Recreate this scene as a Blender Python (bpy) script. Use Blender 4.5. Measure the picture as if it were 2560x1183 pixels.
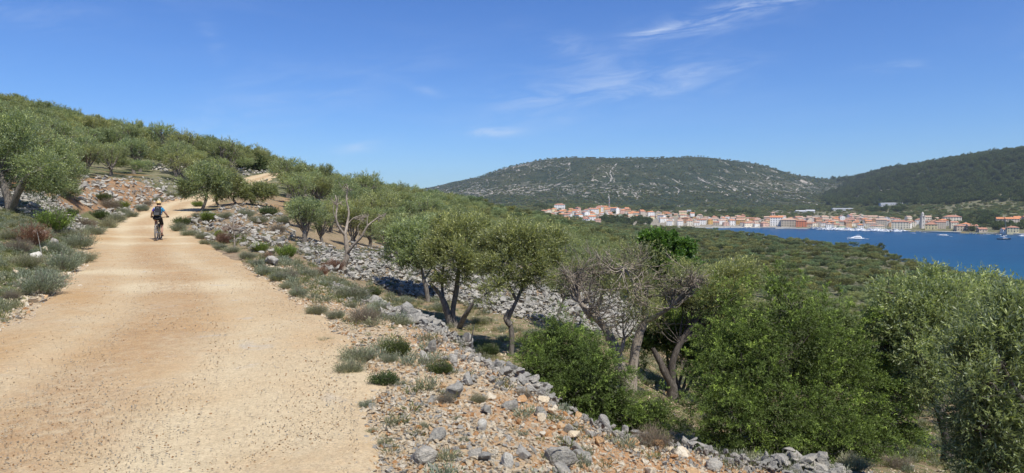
import bpy, bmesh, math, random, time
import numpy as np
from mathutils import Vector, Matrix
T0 = time.time()
sc = bpy.context.scene
for o in list(bpy.data.objects): bpy.data.objects.remove(o)
COL = sc.collection
R = math.radians

# ------------------------------------------------------------------ camera
EYE = 33.0                                   # metres above the sea; the road is 1.6 m below the eye
F, CX, CY, HOR = 1707.0, 1280.0, 591.5, 520.0
PITCH = math.atan((CY - HOR) / F)
cd = bpy.data.cameras.new('camera'); cam = bpy.data.objects.new('camera', cd); COL.objects.link(cam)
cam.location = (0, 0, EYE); cam.rotation_euler = (math.pi / 2 - PITCH, 0, 0)
cd.sensor_width = 36; cd.lens = 36 * F / 2560; cd.clip_start = 0.05; cd.clip_end = 30000
sc.camera = cam

# ------------------------------------------------------------------ sky
SUN_EL, SUN_AZ = R(58), R(146)               # azimuth clockwise from +Y (the view direction)
W = bpy.data.worlds.new('World'); sc.world = W; W.use_nodes = True
wn, wl = W.node_tree.nodes, W.node_tree.links
for n in list(wn): wn.remove(n)
def N(nt, typ, ins=None, **kw):
    n = nt.nodes.new(typ)
    for k, v in kw.items(): setattr(n, k, v)
    for k, v in (ins or {}).items():
        s = n.inputs[k]
        if isinstance(v, bpy.types.NodeSocket): nt.links.new(v, s)
        elif isinstance(v, bpy.types.Node): nt.links.new(v.outputs[0], s)
        else: s.default_value = v
    return n
def MA(nt, op, a, b=None, c=None, clamp=False):
    d = {0: a}
    if b is not None: d[1] = b
    if c is not None: d[2] = c
    n = N(nt, 'ShaderNodeMath', d, operation=op); n.use_clamp = clamp
    return n.outputs[0]
def NOISE(nt, vec, scale, detail=4, rough=.55, dist=0, out=0):
    d = {'Scale': scale, 'Detail': detail, 'Roughness': rough, 'Distortion': dist}
    if vec is not None: d['Vector'] = vec
    return N(nt, 'ShaderNodeTexNoise', d).outputs[out]
def MIX(nt, fac, a, b, typ='MIX'):
    n = N(nt, 'ShaderNodeMix', data_type='RGBA', blend_type=typ)
    for i, v in ((0, fac), (6, a), (7, b)):
        if isinstance(v, bpy.types.NodeSocket): nt.links.new(v, n.inputs[i])
        elif i == 0: n.inputs[0].default_value = v
        else: n.inputs[i].default_value = (*v, 1) if len(v) == 3 else v
    return n.outputs[2]
def RAMP(nt, fac, stops, interp='LINEAR'):
    n = N(nt, 'ShaderNodeValToRGB', {0: fac}); cr = n.color_ramp; cr.interpolation = interp
    while len(cr.elements) < len(stops): cr.elements.new(.5)
    for e, (p, c) in zip(cr.elements, stops):
        e.position = p; e.color = (c, c, c, 1) if isinstance(c, (int, float)) else (*c, 1)
    return n.outputs[0]
def STEP(nt, v, a, b):                       # smooth 0..1 between a and b
    n = N(nt, 'ShaderNodeMapRange', {0: v, 1: a, 2: b}, interpolation_type='SMOOTHSTEP'); return n.outputs[0]

wt = W.node_tree
sky = N(wt, 'ShaderNodeTexSky', sky_type='NISHITA', sun_disc=False, sun_elevation=SUN_EL, sun_rotation=SUN_AZ,
        altitude=0, air_density=1.0, dust_density=0.3, ozone_density=2.0)
graded = N(wt, 'ShaderNodeHueSaturation', {'Hue': 0.505, 'Saturation': 1.12, 'Value': 1.0, 'Color': sky.outputs[0]}).outputs[0]
tc = N(wt, 'ShaderNodeTexCoord')
sep = N(wt, 'ShaderNodeSeparateXYZ', {0: tc.outputs['Generated']})
yy = MA(wt, 'MAXIMUM', sep.outputs[1], 0.02)
sx = MA(wt, 'DIVIDE', sep.outputs[0], yy); sz = MA(wt, 'DIVIDE', sep.outputs[2], yy)
front = STEP(wt, sep.outputs[1], 0.05, 0.3)
_c, _s = math.cos(R(8)), math.sin(R(8))
pp = MA(wt, 'ADD', MA(wt, 'MULTIPLY', sx, _c), MA(wt, 'MULTIPLY', sz, _s)); qq = MA(wt, 'SUBTRACT', MA(wt, 'MULTIPLY', sz, _c), MA(wt, 'MULTIPLY', sx, _s))
wisp = NOISE(wt, N(wt, 'ShaderNodeCombineXYZ', {0: MA(wt, 'MULTIPLY', pp, 3.0), 1: MA(wt, 'MULTIPLY', qq, 15.0), 2: .3}).outputs[0], 3.0, 7, .64, .7)
wisp = STEP(wt, wisp, .34, .74)
bend = MA(wt, 'SUBTRACT', NOISE(wt, N(wt, 'ShaderNodeCombineXYZ', {0: MA(wt, 'MULTIPLY', pp, 4.0), 1: MA(wt, 'MULTIPLY', qq, 7.0), 2: .1}).outputs[0], 1.6, 3), .5)
def streak(u, v, L, Wd, ang, amp):
    """a thin cirrus streak around one direction of the sky"""
    a0, b0 = (u - CX) / F, (HOR - v) / F; c, s = math.cos(R(ang)), math.sin(R(ang)); L /= F; Wd /= F
    dx = MA(wt, 'SUBTRACT', sx, a0); dz = MA(wt, 'SUBTRACT', sz, b0)
    p = MA(wt, 'ADD', MA(wt, 'MULTIPLY', dx, c / L), MA(wt, 'MULTIPLY', dz, s / L))
    q = MA(wt, 'ADD', MA(wt, 'SUBTRACT', MA(wt, 'MULTIPLY', dz, c / Wd), MA(wt, 'MULTIPLY', dx, s / Wd)), MA(wt, 'MULTIPLY', bend, 2.6))
    e = MA(wt, 'ADD', MA(wt, 'MULTIPLY', p, p), MA(wt, 'MULTIPLY', q, q))
    return MA(wt, 'MULTIPLY', MA(wt, 'EXPONENT', MA(wt, 'MULTIPLY', e, -1.0)), amp)
clouds = None
for a in ((1800, 50, 170, 18, 13, .7), (1740, 72, 210, 46, 11, .2), (1540, 195, 260, 40, 8, .14), (1640, 88, 55, 8, 3, .6), (1900, 12, 130, 16, 9, .75), (1480, 236, 250, 18, 3, .30), (1750, 180, 130, 15, 9, .30),
          (1230, 330, 75, 13, 2, .5), (905, 372, 60, 11, 6, .45), (1380, 275, 170, 28, 4, .24), (535, 92, 22, 70, 28, .15), (1410, 118, 110, 26, -20, .2),
          (2235, 172, 90, 11, 2, .38), (1060, 228, 55, 10, -22, .26), (90, 40, 180, 30, -5, .14), (700, 250, 210, 60, 8, .12), (2540, 145, 60, 9, -3, .26),
          (430, 330, 230, 45, 3, .12), (950, 175, 220, 60, 10, .09), (1560, 205, 240, 60, 4, .14), (1680, 215, 90, 10, 6, .26)):
    s_ = streak(*a); clouds = s_ if clouds is None else MA(wt, 'ADD', clouds, s_)
clouds = MA(wt, 'MULTIPLY', MA(wt, 'MULTIPLY', clouds, wisp), front)
mp = N(wt, 'ShaderNodeMapping', {'Vector': tc.outputs['Generated'], 'Scale': (1.0, 2.2, 6.0)})
thin = MA(wt, 'MULTIPLY', STEP(wt, NOISE(wt, mp.outputs[0], 1.7, 5, .6, .8), .5, .85), .06)
clouds = MA(wt, 'ADD', clouds, thin, clamp=True)
graded = MIX(wt, 1, graded, (.315, .465, .695), 'MULTIPLY')
skycol = MIX(wt, clouds, graded, (3.6, 4.1, 4.9))
bg = N(wt, 'ShaderNodeBackground', {'Color': skycol, 'Strength': 0.15})
wo = N(wt, 'ShaderNodeOutputWorld', {'Surface': bg.outputs[0]})

# ------------------------------------------------------------------ sun and exposure
sd = bpy.data.lights.new('sun', 'SUN'); sd.energy = 4.6; sd.angle = R(.53); sd.color = (1, .95, .85)
sun = bpy.data.objects.new('sun', sd); COL.objects.link(sun)
sdir = Vector((math.sin(SUN_AZ) * math.cos(SUN_EL), math.cos(SUN_AZ) * math.cos(SUN_EL), math.sin(SUN_EL)))
sun.rotation_euler = sdir.to_track_quat('Z', 'Y').to_euler(); sun.location = (40, -90, 200)
vs = sc.view_settings
sc.display_settings.display_device = 'sRGB'
vs.view_transform = 'Standard'; vs.look = 'None'; vs.exposure = 0.42; vs.gamma = 1; vs.use_curve_mapping = False
sc.cycles.max_bounces = 6; W.cycles.sampling_method = 'MANUAL'; W.cycles.sample_map_resolution = 256
sc.cycles.diffuse_bounces = 3; sc.cycles.transmission_bounces = 3; sc.cycles.volume_bounces = 0
sc.cycles.transparent_max_bounces = 4

# ------------------------------------------------------------------ helpers
def rng(seed): return np.random.default_rng(seed)
def mesh_obj(name, V, Fc, mats, parent=None, smooth=False, mi=None, fcol=None):
    """one mesh object from numpy vertices and equal-length faces (array) or a list of faces"""
    me = bpy.data.meshes.new(name)
    V = np.asarray(V, dtype=np.float32)
    if isinstance(Fc, np.ndarray):
        k = Fc.shape[1]; me.vertices.add(len(V)); me.vertices.foreach_set('co', V.ravel())
        me.loops.add(Fc.size); me.loops.foreach_set('vertex_index', Fc.astype(np.int32).ravel())
        me.polygons.add(len(Fc)); me.polygons.foreach_set('loop_start', np.arange(0, Fc.size, k, dtype=np.int32))
        me.update(calc_edges=True)
    else:
        me.from_pydata([tuple(map(float, v)) for v in V], [], [tuple(int(i) for i in f) for f in Fc])
    if not isinstance(mats, (list, tuple)): mats = [mats]
    for m in mats: me.materials.append(m)
    if mi is not None: me.polygons.foreach_set('material_index', np.asarray(mi, dtype=np.int32))
    if smooth: me.polygons.foreach_set('use_smooth', np.ones(len(me.polygons), dtype=bool))
    if fcol is not None:
        at = me.attributes.new('tint', 'FLOAT', 'POINT'); at.data.foreach_set('value', np.asarray(fcol, dtype=np.float32))
    me.update()
    return link(name, me, parent)
def link(name, me, parent=None):
    o = bpy.data.objects.new(name, me); COL.objects.link(o)
    if parent is not None: o.parent = parent
    return o
def tag(o, label=None, cat=None, group=None, kind=None):
    if label: o['label'] = label
    if cat: o['category'] = cat
    if group: o['group'] = group
    if kind: o['kind'] = kind
    return o
def thing(name, loc, label, cat, group=None, rz=0, s=1.0):
    o = bpy.data.objects.new(name, None); COL.objects.link(o); o.location = loc; o.rotation_euler = (0, 0, rz)
    o.scale = (s, s, s) if not hasattr(s, '__len__') else s; o.empty_display_size = .2
    return tag(o, label, cat, group)
def rot_from(d):
    """orthonormal frames for unit directions d (n,3): returns side, up"""
    d = np.asarray(d, float); ref = np.where(np.abs(d[:, 2:3]) > .95, np.array([[1., 0, 0]]), np.array([[0, 0, 1.]]))
    a = np.cross(d, ref); a /= np.linalg.norm(a, axis=1, keepdims=True) + 1e-9
    return a, np.cross(a, d)
def unit(v): return v / (np.linalg.norm(v, axis=-1, keepdims=True) + 1e-9)
def rand_dirs(r, n):
    return unit(r.normal(size=(n, 3)))

def hash3(ix, iy, iz, seed):
    h = (ix.astype(np.int64) * 374761393 + iy.astype(np.int64) * 668265263 + iz.astype(np.int64) * 2147483647 + seed * 1274126177) & 0xffffffff
    h = ((h ^ (h >> 13)) * 1274126177) & 0xffffffff
    return ((h ^ (h >> 16)) & 0xffff) / 65535.0
def vnoise(x, y, seed=0):
    x, y = np.asarray(x, float), np.asarray(y, float)
    ix, iy = np.floor(x), np.floor(y); fx, fy = x - ix, y - iy; fx = fx * fx * (3 - 2 * fx); fy = fy * fy * (3 - 2 * fy)
    z = np.zeros_like(ix)
    a = hash3(ix, iy, z, seed); b = hash3(ix + 1, iy, z, seed); c = hash3(ix, iy + 1, z, seed); d = hash3(ix + 1, iy + 1, z, seed)
    return (a * (1 - fx) + b * fx) * (1 - fy) + (c * (1 - fx) + d * fx) * fy
def fbm(x, y, seed=0, oct=4, g=.5):
    s = 0; a = 1; t = 0
    for k in range(oct):
        s = s + a * vnoise(x * 2 ** k + 17.3 * k, y * 2 ** k - 9.1 * k, seed + k); t += a; a *= g
    return s / t - .5
def sstep(v, a, b):
    t = np.clip((v - a) / (b - a), 0, 1); return t * t * (3 - 2 * t)

# ------------------------------------------------------------------ the lie of the land
# profiles of the natural ground along sight lines: (distance ahead, height relative to the eye), for X/Y = (u-1280)/1707
ZZ = lambda v, Y: -(v - 520.0) * Y / 1707.0
PROF = {
 -1500: [(2,-1.6),(8,-1.0),(20,2.),(40,8),(80,17),(150,26),(400,40),(8000,60)],
 -500: [(3,-1.6),(8,-1.4),(14,-.7),(22,.4),(32,1.8),(60,5.2),(90,12),(130,19),(200,25),(500,34),(8000,60)],
 0: [(4,-1.6),(8,-1.6),(12,-1.3),(20,-.95),(27,-.3),(31.5,.35),(34,.75),(45,1.5),(60,3.0),(90,9),(125,17.5),(200,23),(500,30),(8000,40)],
 130: [(4,-1.6),(12,-1.5),(22,-1.1),(29,-.35),(33,.4),(36,.9),(45,1.5),(60,3.0),(90,7.5),(130,17.0),(200,21),(500,26),(8000,35)],
 250: [(8,-1.6),(16,-1.6),(25,-1.4),(33,-.9),(38,-.3),(43,.8),(50,2.0),(60,2.7),(80,4.5),(110,10),(140,15.5),(200,19),(500,22),(8000,30)],
 400: [(8,-1.6),(30,-1.5),(45,-.9),(55,0),(60,.6),(65,2.0),(72,3.1),(90,4.8),(110,8.2),(140,12.8),(200,15),(500,18),(8000,25)],
 520: [(8,-1.6),(22,-1.6),(35,-.8),(45,-.26),(58,.7),(68,1.4),(76,3.2),(90,4.8),(110,7),(140,10.6),(200,12),(500,12),(8000,20)],
 650: [(8,-1.65),(22,-1.55),(30,-1.35),(45,-.75),(62,.7),(85,3.0),(100,4.4),(116,5.9),(124,7.6),(150,8.6),(200,9),(500,5),(8000,20)],
 740: [(8,-1.65),(12,-1.7),(16,-1.9),(20,-1.85),(24,-1.95),(27,-2.0),(30,-1.9),(38,-1.6),(62,0),(100,3.2),(140,5.5),(200,5),(500,0),(1200,-10),(8000,60)],
 860: [(7,-1.75),(13.5,-1.8),(16,-1.95),(20,-2.1),(25,-2.25),(28.5,-1.95),(31,-1.95),(38,-2.5),(60,-1.9),(100,.1),(150,2.8),(200,3.2),(500,0),(1200,-10),(4500,60),(8000,20)],
 960: [(5,-1.7),(11,-1.8),(13.5,-1.95),(15.5,-2.5),(19,-2.9),(23,-2.95),(26.5,-2.5),(30.5,-1.95),(32,-2.05),(39,-3.0),(65,-2.9),(110,-.8),(165,1.6),(220,2.5),(500,0),(1200,-10),(4500,90),(8000,20)],
 1060: [(4.4,-1.7),(8.8,-1.8),(11.3,-1.9),(13.3,-2.75),(18,-3.25),(23,-3.3),(27,-2.85),(31,-2.3),(33,-2.35),(40,-3.4),(70,-3.6),(120,-2.1),(180,0),(240,2.1),(300,1),(1000,-10),(3000,10),(4500,125),(5500,60),(8000,20)],
 1150: [(4.4,-1.72),(8,-1.8),(10.2,-1.95),(12,-2.85),(16,-3.4),(22.5,-3.5),(27,-2.95),(31.5,-2.4),(33.5,-2.5),(41,-3.8),(75,-4.3),(130,-3.5),(200,-1.2),(280,.6),(360,-1),(1000,-15),(2600,10),(4500,186),(5500,100),(8000,20)],
 1280: [(4.6,-1.8),(6.8,-1.9),(8.2,-1.97),(9.9,-3.0),(14,-3.5),(21,-3.6),(24,-3.45),(29,-3.0),(32,-2.65),(34,-2.8),(41,-4.4),(80,-5.4),(150,-5.6),(300,-4.0),(430,-3.2),(600,-9),(1000,-20),(1400,-14),(2000,0),(2700,60),(3900,262),(5000,150),(8000,20)],
 1360: [(4.8,-1.85),(6.6,-1.97),(7.7,-2.05),(9.3,-3.1),(15,-3.7),(22,-3.8),(25,-3.65),(30,-3.1),(32.5,-2.85),(34,-3),(41,-4.7),(80,-6.2),(150,-7),(300,-7.0),(480,-7),(700,-14),(1000,-20),(1150,-18),(1400,-1),(1700,4),(2300,22),(3000,110),(3800,285),(5000,150),(8000,20)],
 1450: [(5,-1.95),(6.3,-2.1),(7.1,-2.2),(8.7,-3.2),(16,-3.9),(22,-4.0),(26,-3.8),(31,-3.3),(34,-3.3),(41,-5.1),(80,-7.5),(150,-9),(300,-11),(500,-16),(800,-25),(1000,-27),(1150,-23),(1250,-15),(1400,-3),(1700,5),(2200,20),(2800,90),(3600,276),(4800,150),(8000,20)],
 1600: [(5.4,-2.2),(6.4,-2.3),(7.0,-2.4),(8.4,-3.15),(10,-3.6),(16,-4.2),(25,-4.7),(32,-4.6),(36,-4.9),(44,-7),(80,-10.5),(150,-14),(300,-20.5),(600,-28.5),(1000,-31),(1150,-31),(1220,-28),(1400,-13),(1600,-7),(2200,8),(2800,90),(3500,266),(4600,150),(8000,20)],
 1750: [(6,-2.4),(7.0,-2.5),(8.3,-3.2),(10,-3.7),(20,-5.5),(40,-9),(80,-15),(150,-20),(300,-26),(600,-31),(900,-32),(1140,-31.7),(1300,-26),(1500,-15),(1700,-9),(2200,5),(2900,100),(3600,306),(4700,150),(8000,20)],
 1900: [(6.4,-2.6),(7.3,-2.75),(9,-3.4),(12,-4),(20,-6),(40,-10.5),(80,-17),(150,-23),(300,-29),(600,-31.5),(1120,-31.8),(1300,-27),(1500,-19),(1800,-8),(2300,5),(3000,105),(3600,247),(4600,130),(8000,20)],
 2080: [(6.8,-2.75),(7.6,-2.9),(9.4,-3.6),(12,-4),(20,-6.3),(40,-11),(80,-18),(150,-24.5),(300,-30),(600,-32),(1060,-31.7),(1300,-27),(1500,-19),(1800,-6),(2300,15),(3000,58),(3500,128),(4500,100),(8000,20)],
 2200: [(6.8,-2.85),(7.6,-3.0),(9.6,-3.7),(13,-4.2),(20,-6.5),(40,-11.2),(80,-18.5),(150,-25),(300,-30.5),(600,-32),(985,-31.7),(1300,-24),(1500,-13),(2000,20),(2600,122),(3500,200),(5000,100),(8000,20)],
 2330: [(6.8,-3.1),(8,-3.5),(10,-3.85),(14,-4.6),(20,-6.6),(40,-11.5),(80,-19),(150,-26),(300,-31),(930,-31.7),(1200,-22),(1500,-2),(1900,58),(2250,143),(3000,190),(5000,100),(8000,20)],
 2560: [(6,-3.5),(8,-3.9),(11,-4.5),(20,-7),(40,-12),(80,-19.5),(150,-26.5),(250,-31),(830,-31.7),(1000,-23),(1300,-1),(1600,62),(1950,173),(2600,230),(5000,100),(8000,20)],
 3100: [(4,-3.2),(8,-4.2),(20,-7.5),(40,-12.5),(80,-20),(150,-27),(250,-31),(740,-31.7),(1000,-8),(1300,60),(1700,150),(2500,200),(8000,20)],
 4200: [(2,-3.0),(8,-5),(20,-8.5),(40,-13),(80,-21),(150,-28),(250,-31),(740,-31.7),(1000,0),(2000,120),(8000,20)],
}
TH, TAB_R = [], np.exp(np.linspace(math.log(.3), math.log(9000), 620))
cols = []
for u, pr in sorted(PROF.items()):
    th = math.atan((u - CX) / F); rr = np.array([p[0] for p in pr]) / math.cos(th)
    TH.append(th); cols.append(np.interp(np.log(TAB_R), np.log(rr), [p[1] for p in pr]))
right = [(.5,-2.2),(3,-3.2),(10,-5),(30,-11),(80,-20),(200,-30),(8000,-31)]
back = [(.5,-1.65),(6,-1.7),(20,-2),(60,0),(200,10),(8000,20)]
left = [(.5,-1.6),(5,-1.5),(10,-.6),(25,4),(60,14),(150,28),(8000,60)]
for deg, pr in ((-180, back), (-135, left), (-95, left), (95, right), (135, right), (180, back)):
    TH.append(R(deg)); cols.append(np.interp(np.log(TAB_R), np.log([p[0] for p in pr]), [p[1] for p in pr]))
o_ = np.argsort(TH); TH = np.array(TH)[o_]; cols = np.array(cols)[o_]
TF = np.linspace(-math.pi, math.pi, 1441)
TAB = np.array([np.interp(TF, TH, cols[:, j]) for j in range(cols.shape[1])]).T
def gsm(A, s, axis):
    k = np.exp(-.5 * (np.arange(-3 * s, 3 * s + 1) / s) ** 2); k /= k.sum(); p = len(k) // 2
    P = np.pad(A, [(p, p) if i == axis else (0, 0) for i in range(2)], mode='edge')
    out = np.zeros_like(A)
    for i, w in enumerate(k):
        out += w * (P[i:i + A.shape[0]] if axis == 0 else P[:, i:i + A.shape[1]])
    return out
TAB = gsm(gsm(TAB, 5, 0), 2, 1)

# road centre line: (X, Y, height relative to the eye, half width)
ROAD = np.array([(-1.0,-60,-.5,1.9),(-1.6,-25,-1.4,1.9),(-2.2,-8,-1.6,1.95),(-2.5,0,-1.6,2.2),(-2.85,4,-1.6,2.2),(-4.0,8,-1.6,2.1),(-6.0,12,-1.61,1.95),(-8.05,16,-1.6,1.95),
 (-11.9,23,-1.58,2.05),(-16.2,30,-1.48,2.35),(-19.7,36,-1.17,2.2),(-22.6,43,-.72,1.7),(-25.6,52,0,1.9),(-28.6,62,.62,1.9),(-30.9,70,1.08,2),(-35,88,2.8,2),
 (-37.8,104,4.75,2.1),(-39.6,116,5.85,2.1),(-42.5,132,6.9,2),(-46,160,7.6,2),(-50,200,8,2)])
_t = np.concatenate([[0], np.cumsum(np.hypot(np.diff(ROAD[:, 0]), np.diff(ROAD[:, 1])))])
_tt = np.arange(0, _t[-1], .4)
RC = np.stack([np.interp(_tt, _t, ROAD[:, k]) for k in range(4)], 1)
_k = np.ones(15) / 15
for k in range(4):
    RC[:, k] = np.convolve(np.pad(RC[:, k], 7, mode='edge'), _k, 'valid')
_d = np.gradient(RC[:, :2], axis=0); RT = _d / np.linalg.norm(_d, axis=1, keepdims=True); RN = np.stack([RT[:, 1], -RT[:, 0]], 1)   # RN points right
def road_dist(X, Y):
    """signed distance beyond the road edge (negative on the road), side (+1 right) and road height"""
    X, Y = np.asarray(X, float), np.asarray(Y, float); sh = X.shape; X, Y = X.ravel(), Y.ravel()
    D = np.full(X.shape, 1e3); S = np.ones(X.shape); Z = np.zeros(X.shape)
    idx = np.where((np.abs(Y) < 215) & (np.abs(X) < 80))[0]
    for a in range(0, len(idx), 20000):
        i = idx[a:a + 20000]
        d2 = (X[i, None] - RC[None, ::2, 0]) ** 2 + (Y[i, None] - RC[None, ::2, 1]) ** 2
        j = d2.argmin(1) * 2; j = np.minimum(j, len(RC) - 1)
        px, py = X[i] - RC[j, 0], Y[i] - RC[j, 1]
        lat = px * RN[j, 0] + py * RN[j, 1]
        D[i] = np.sqrt(d2.min(1)) * 0 + np.maximum(np.abs(lat), np.sqrt(d2.min(1)) * .7) - RC[j, 3]; S[i] = np.sign(lat)
        Z[i] = RC[j, 2]
    return D.reshape(sh), S.reshape(sh), Z.reshape(sh)

WATER = np.array([(205,300),(236,427),(258,478),(276,498),(266,530),(262,600),(278,788),(262,960),(205,1085),(150,1150),(225,1148),(310,1134),(409,1128),(458,1086),(505,1000),(556,941),(590,885),(640,830),
                  (760,740),(1200,640),(2600,400),(2600,-600),(300,-600),(200,-200),(190,0),(190,150)], float)
def poly_sd(P, X, Y):
    """signed distance to a closed polygon, negative inside"""
    d = np.full(X.shape, 1e12); ins = np.zeros(X.shape, bool)
    n = len(P)
    for i in range(n):
        a, b = P[i], P[(i + 1) % n]; ex, ey = b - a; wx, wy = X - a[0], Y - a[1]
        t = np.clip((wx * ex + wy * ey) / (ex * ex + ey * ey), 0, 1)
        d = np.minimum(d, (wx - ex * t) ** 2 + (wy - ey * t) ** 2)
        c = ((a[1] <= Y) & (b[1] > Y)) | ((b[1] <= Y) & (a[1] > Y))
        with np.errstate(divide='ignore', invalid='ignore'): xi = a[0] + (Y - a[1]) / (b[1] - a[1]) * ex
        ins ^= c & (X < xi)
    return np.where(ins, -1, 1) * np.sqrt(d)
def height(X, Y, detail=True, road=True):
    """height of the ground above the sea"""
    X, Y = np.asarray(X, float), np.asarray(Y, float)
    r = np.hypot(X, Y); th = np.arctan2(X, Y)
    ft = (th + math.pi) / (2 * math.pi) * 1440; it = np.clip(ft.astype(int), 0, 1439); ft = ft - it
    fr = (np.log(np.clip(r, .31, 8900)) - math.log(.3)) / (math.log(9000) - math.log(.3)) * 619; ir = np.clip(fr.astype(int), 0, 618); fr = fr - ir
    z = (TAB[it, ir] * (1 - fr) + TAB[it, ir + 1] * fr) * (1 - ft) + (TAB[it + 1, ir] * (1 - fr) + TAB[it + 1, ir + 1] * fr) * ft
    if detail:
        for w, a, s in ((.45, .018, 1), (1.4, .05, 2), (5, .12, 3), (22, .5, 4), (90, 2.0, 5), (330, 16, 6)):
            f = sstep(r / w, 1.2, 6)
            if w == 330: f = f * sstep(r, 1500, 2300)
            if w == 90: f = f * (.35 + .65 * sstep(r, 1300, 2000))
            z = z + 2 * a * f * fbm(X / w, Y / w, 11 * s, 3)
    if road:
        D, S, Z = road_dist(X, Y)
        w = np.where(S > 0, 2.0, 1.7)
        k = 1 - sstep(D, 0.0, 1.0 * w + np.clip(r - 30, 0, 60) * .06)
        z = z * (1 - k) + (Z - .0) * k
        z = z - .06 * (1 - sstep(D, -.5, .25))
    z = z + EYE
    m = (r > 120)
    if m.any():
        sd_ = np.full(z.shape, 1e3); sd_[m] = poly_sd(WATER, X[m], Y[m])
        sd_ = sd_ + np.where(m & (Y < 1000) & (X < 300), 10 * fbm(X / 25, Y / 25, 91, 3), 0)
        z = np.where(m & (sd_ < 0), -.5 + np.maximum(sd_ * .12, -3), z)
        z = np.where(m & (sd_ >= 0), np.maximum(z, .35 + np.minimum(sd_ * .06, .9)), z)
    return z
def gz(x, y): return float(height(np.array([x]), np.array([y]))[0])
def px_ray(u, v):
    xc, yc = (u - CX) / F, (CY - v) / F; c, s = math.cos(PITCH), math.sin(PITCH)
    d = np.array([xc, c + yc * s, -s + yc * c]); return d / d[1]
def at(u, v, Y):                              # the point seen at photo pixel (u, v), Y metres ahead
    d = px_ray(u, v) * Y; return np.array([d[0], Y, EYE + d[2]])
def ground_at(u, v, lo=2.5, hi=6000):
    d = px_ray(u, v); Ys = np.exp(np.linspace(math.log(lo), math.log(hi), 1500))
    h = height(d[0] * Ys, Ys); z = EYE + d[2] * Ys; k = np.where(z <= h)[0]
    if len(k) == 0: return None
    Y = Ys[k[0]]; return np.array([d[0] * Y, Y, h[k[0]]])
def to_px(P):
    P = np.asarray(P, float); x, y, z = P[..., 0], P[..., 1], P[..., 2] - EYE; c, s = math.cos(PITCH), math.sin(PITCH)
    dep = y * c - z * s; up = y * s + z * c
    return CX + F * x / dep, CY - F * up / dep
# ------------------------------------------------------------------ materials
def MAT(name):
    m = bpy.data.materials.new(name); m.use_nodes = True; nt = m.node_tree
    b = nt.nodes['Principled BSDF']; b.inputs['Roughness'].default_value = .85
    b.inputs['Specular IOR Level'].default_value = .25
    return m, nt, b
def SETC(nt, b, col): 
    if isinstance(col, bpy.types.NodeSocket): nt.links.new(col, b.inputs['Base Color'])
    else: b.inputs['Base Color'].default_value = (*col, 1)
def BUMP(nt, b, h, strength=.5, dist=.02):
    n = N(nt, 'ShaderNodeBump', {'Height': h, 'Strength': strength, 'Distance': dist}); nt.links.new(n.outputs[0], b.inputs['Normal'])
def OBJ(nt): return N(nt, 'ShaderNodeNewGeometry').outputs['Position']
def simple(name, col, rough=.7, metal=0, var=.12, scale=8, spec=.3):
    m, nt, b = MAT(name); tcn = N(nt, 'ShaderNodeTexCoord').outputs['Object']
    n = NOISE(nt, tcn, scale, 4); f = RAMP(nt, n, [(.25, 1 - var), (.75, 1 + var)])
    SETC(nt, b, MIX(nt, 1, col, f, 'MULTIPLY')); b.inputs['Roughness'].default_value = rough; b.inputs['Metallic'].default_value = metal
    b.inputs['Specular IOR Level'].default_value = spec
    return m

def m_ground():
    m, nt, b = MAT('stony_ground'); P = OBJ(nt)
    at_ = N(nt, 'ShaderNodeVertexColor', layer_name='zone').outputs['Color']; s = N(nt, 'ShaderNodeSeparateColor', {0: at_})
    zg, zo, zh = s.outputs[0], s.outputs[1], s.outputs[2]        # gravel, orange soil, herbs
    fine = NOISE(nt, P, 60, 6, .7); mid = NOISE(nt, P, 9, 5, .65); big = NOISE(nt, P, 1.1, 4, .6)
    vor = N(nt, 'ShaderNodeTexVoronoi', {'Vector': P, 'Scale': 38.0, 'Randomness': 1.0}); vc = vor.outputs['Color']
    vs_ = N(nt, 'ShaderNodeSeparateColor', {0: vc}).outputs[0]
    chips = MIX(nt, vs_, (.58, .46, .30), (.42, .29, .165))
    chips = MIX(nt, STEP(nt, vs_, .82, .9), chips, (.40, .37, .32))
    orange = MIX(nt, STEP(nt, mid, .35, .7), (.36, .155, .055), (.50, .27, .12))
    soil = MIX(nt, STEP(nt, NOISE(nt, P, 3.2, 5, .7), .38, .62), (.20, .145, .09), (.29, .22, .145))
    soil = MIX(nt, STEP(nt, zg, .3, .8), soil, MIX(nt, STEP(nt, mid, .4, .65), (.50, .39, .25), (.43, .305, .175)))
    c = MIX(nt, MA(nt, 'MULTIPLY', zg, STEP(nt, fine, .3, .62)), soil, chips)
    of = STEP(nt, MA(nt, 'ADD', zo, MA(nt, 'MULTIPLY', MA(nt, 'SUBTRACT', big, .5), 1.3)), .45, .8)
    c = MIX(nt, MA(nt, 'MULTIPLY', of, STEP(nt, fine, .3, .62)), c, orange)
    herb = MIX(nt, STEP(nt, fine, .35, .65), (.075, .095, .03), (.19, .20, .085))
    hf = STEP(nt, MA(nt, 'ADD', zh, MA(nt, 'MULTIPLY', MA(nt, 'SUBTRACT', NOISE(nt, P, 4.5, 6, .7), .5), 1.7)), .5, .78)
    c = MIX(nt, MA(nt, 'MULTIPLY', hf, .92), c, herb)
    SETC(nt, b, c); b.inputs['Roughness'].default_value = .95; b.inputs['Specular IOR Level'].default_value = .1
    hgt = MA(nt, 'ADD', MA(nt, 'MULTIPLY', vor.outputs['Distance'], -.5), MA(nt, 'ADD', fine, mid))
    BUMP(nt, b, hgt, .8, .03); return m
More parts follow.
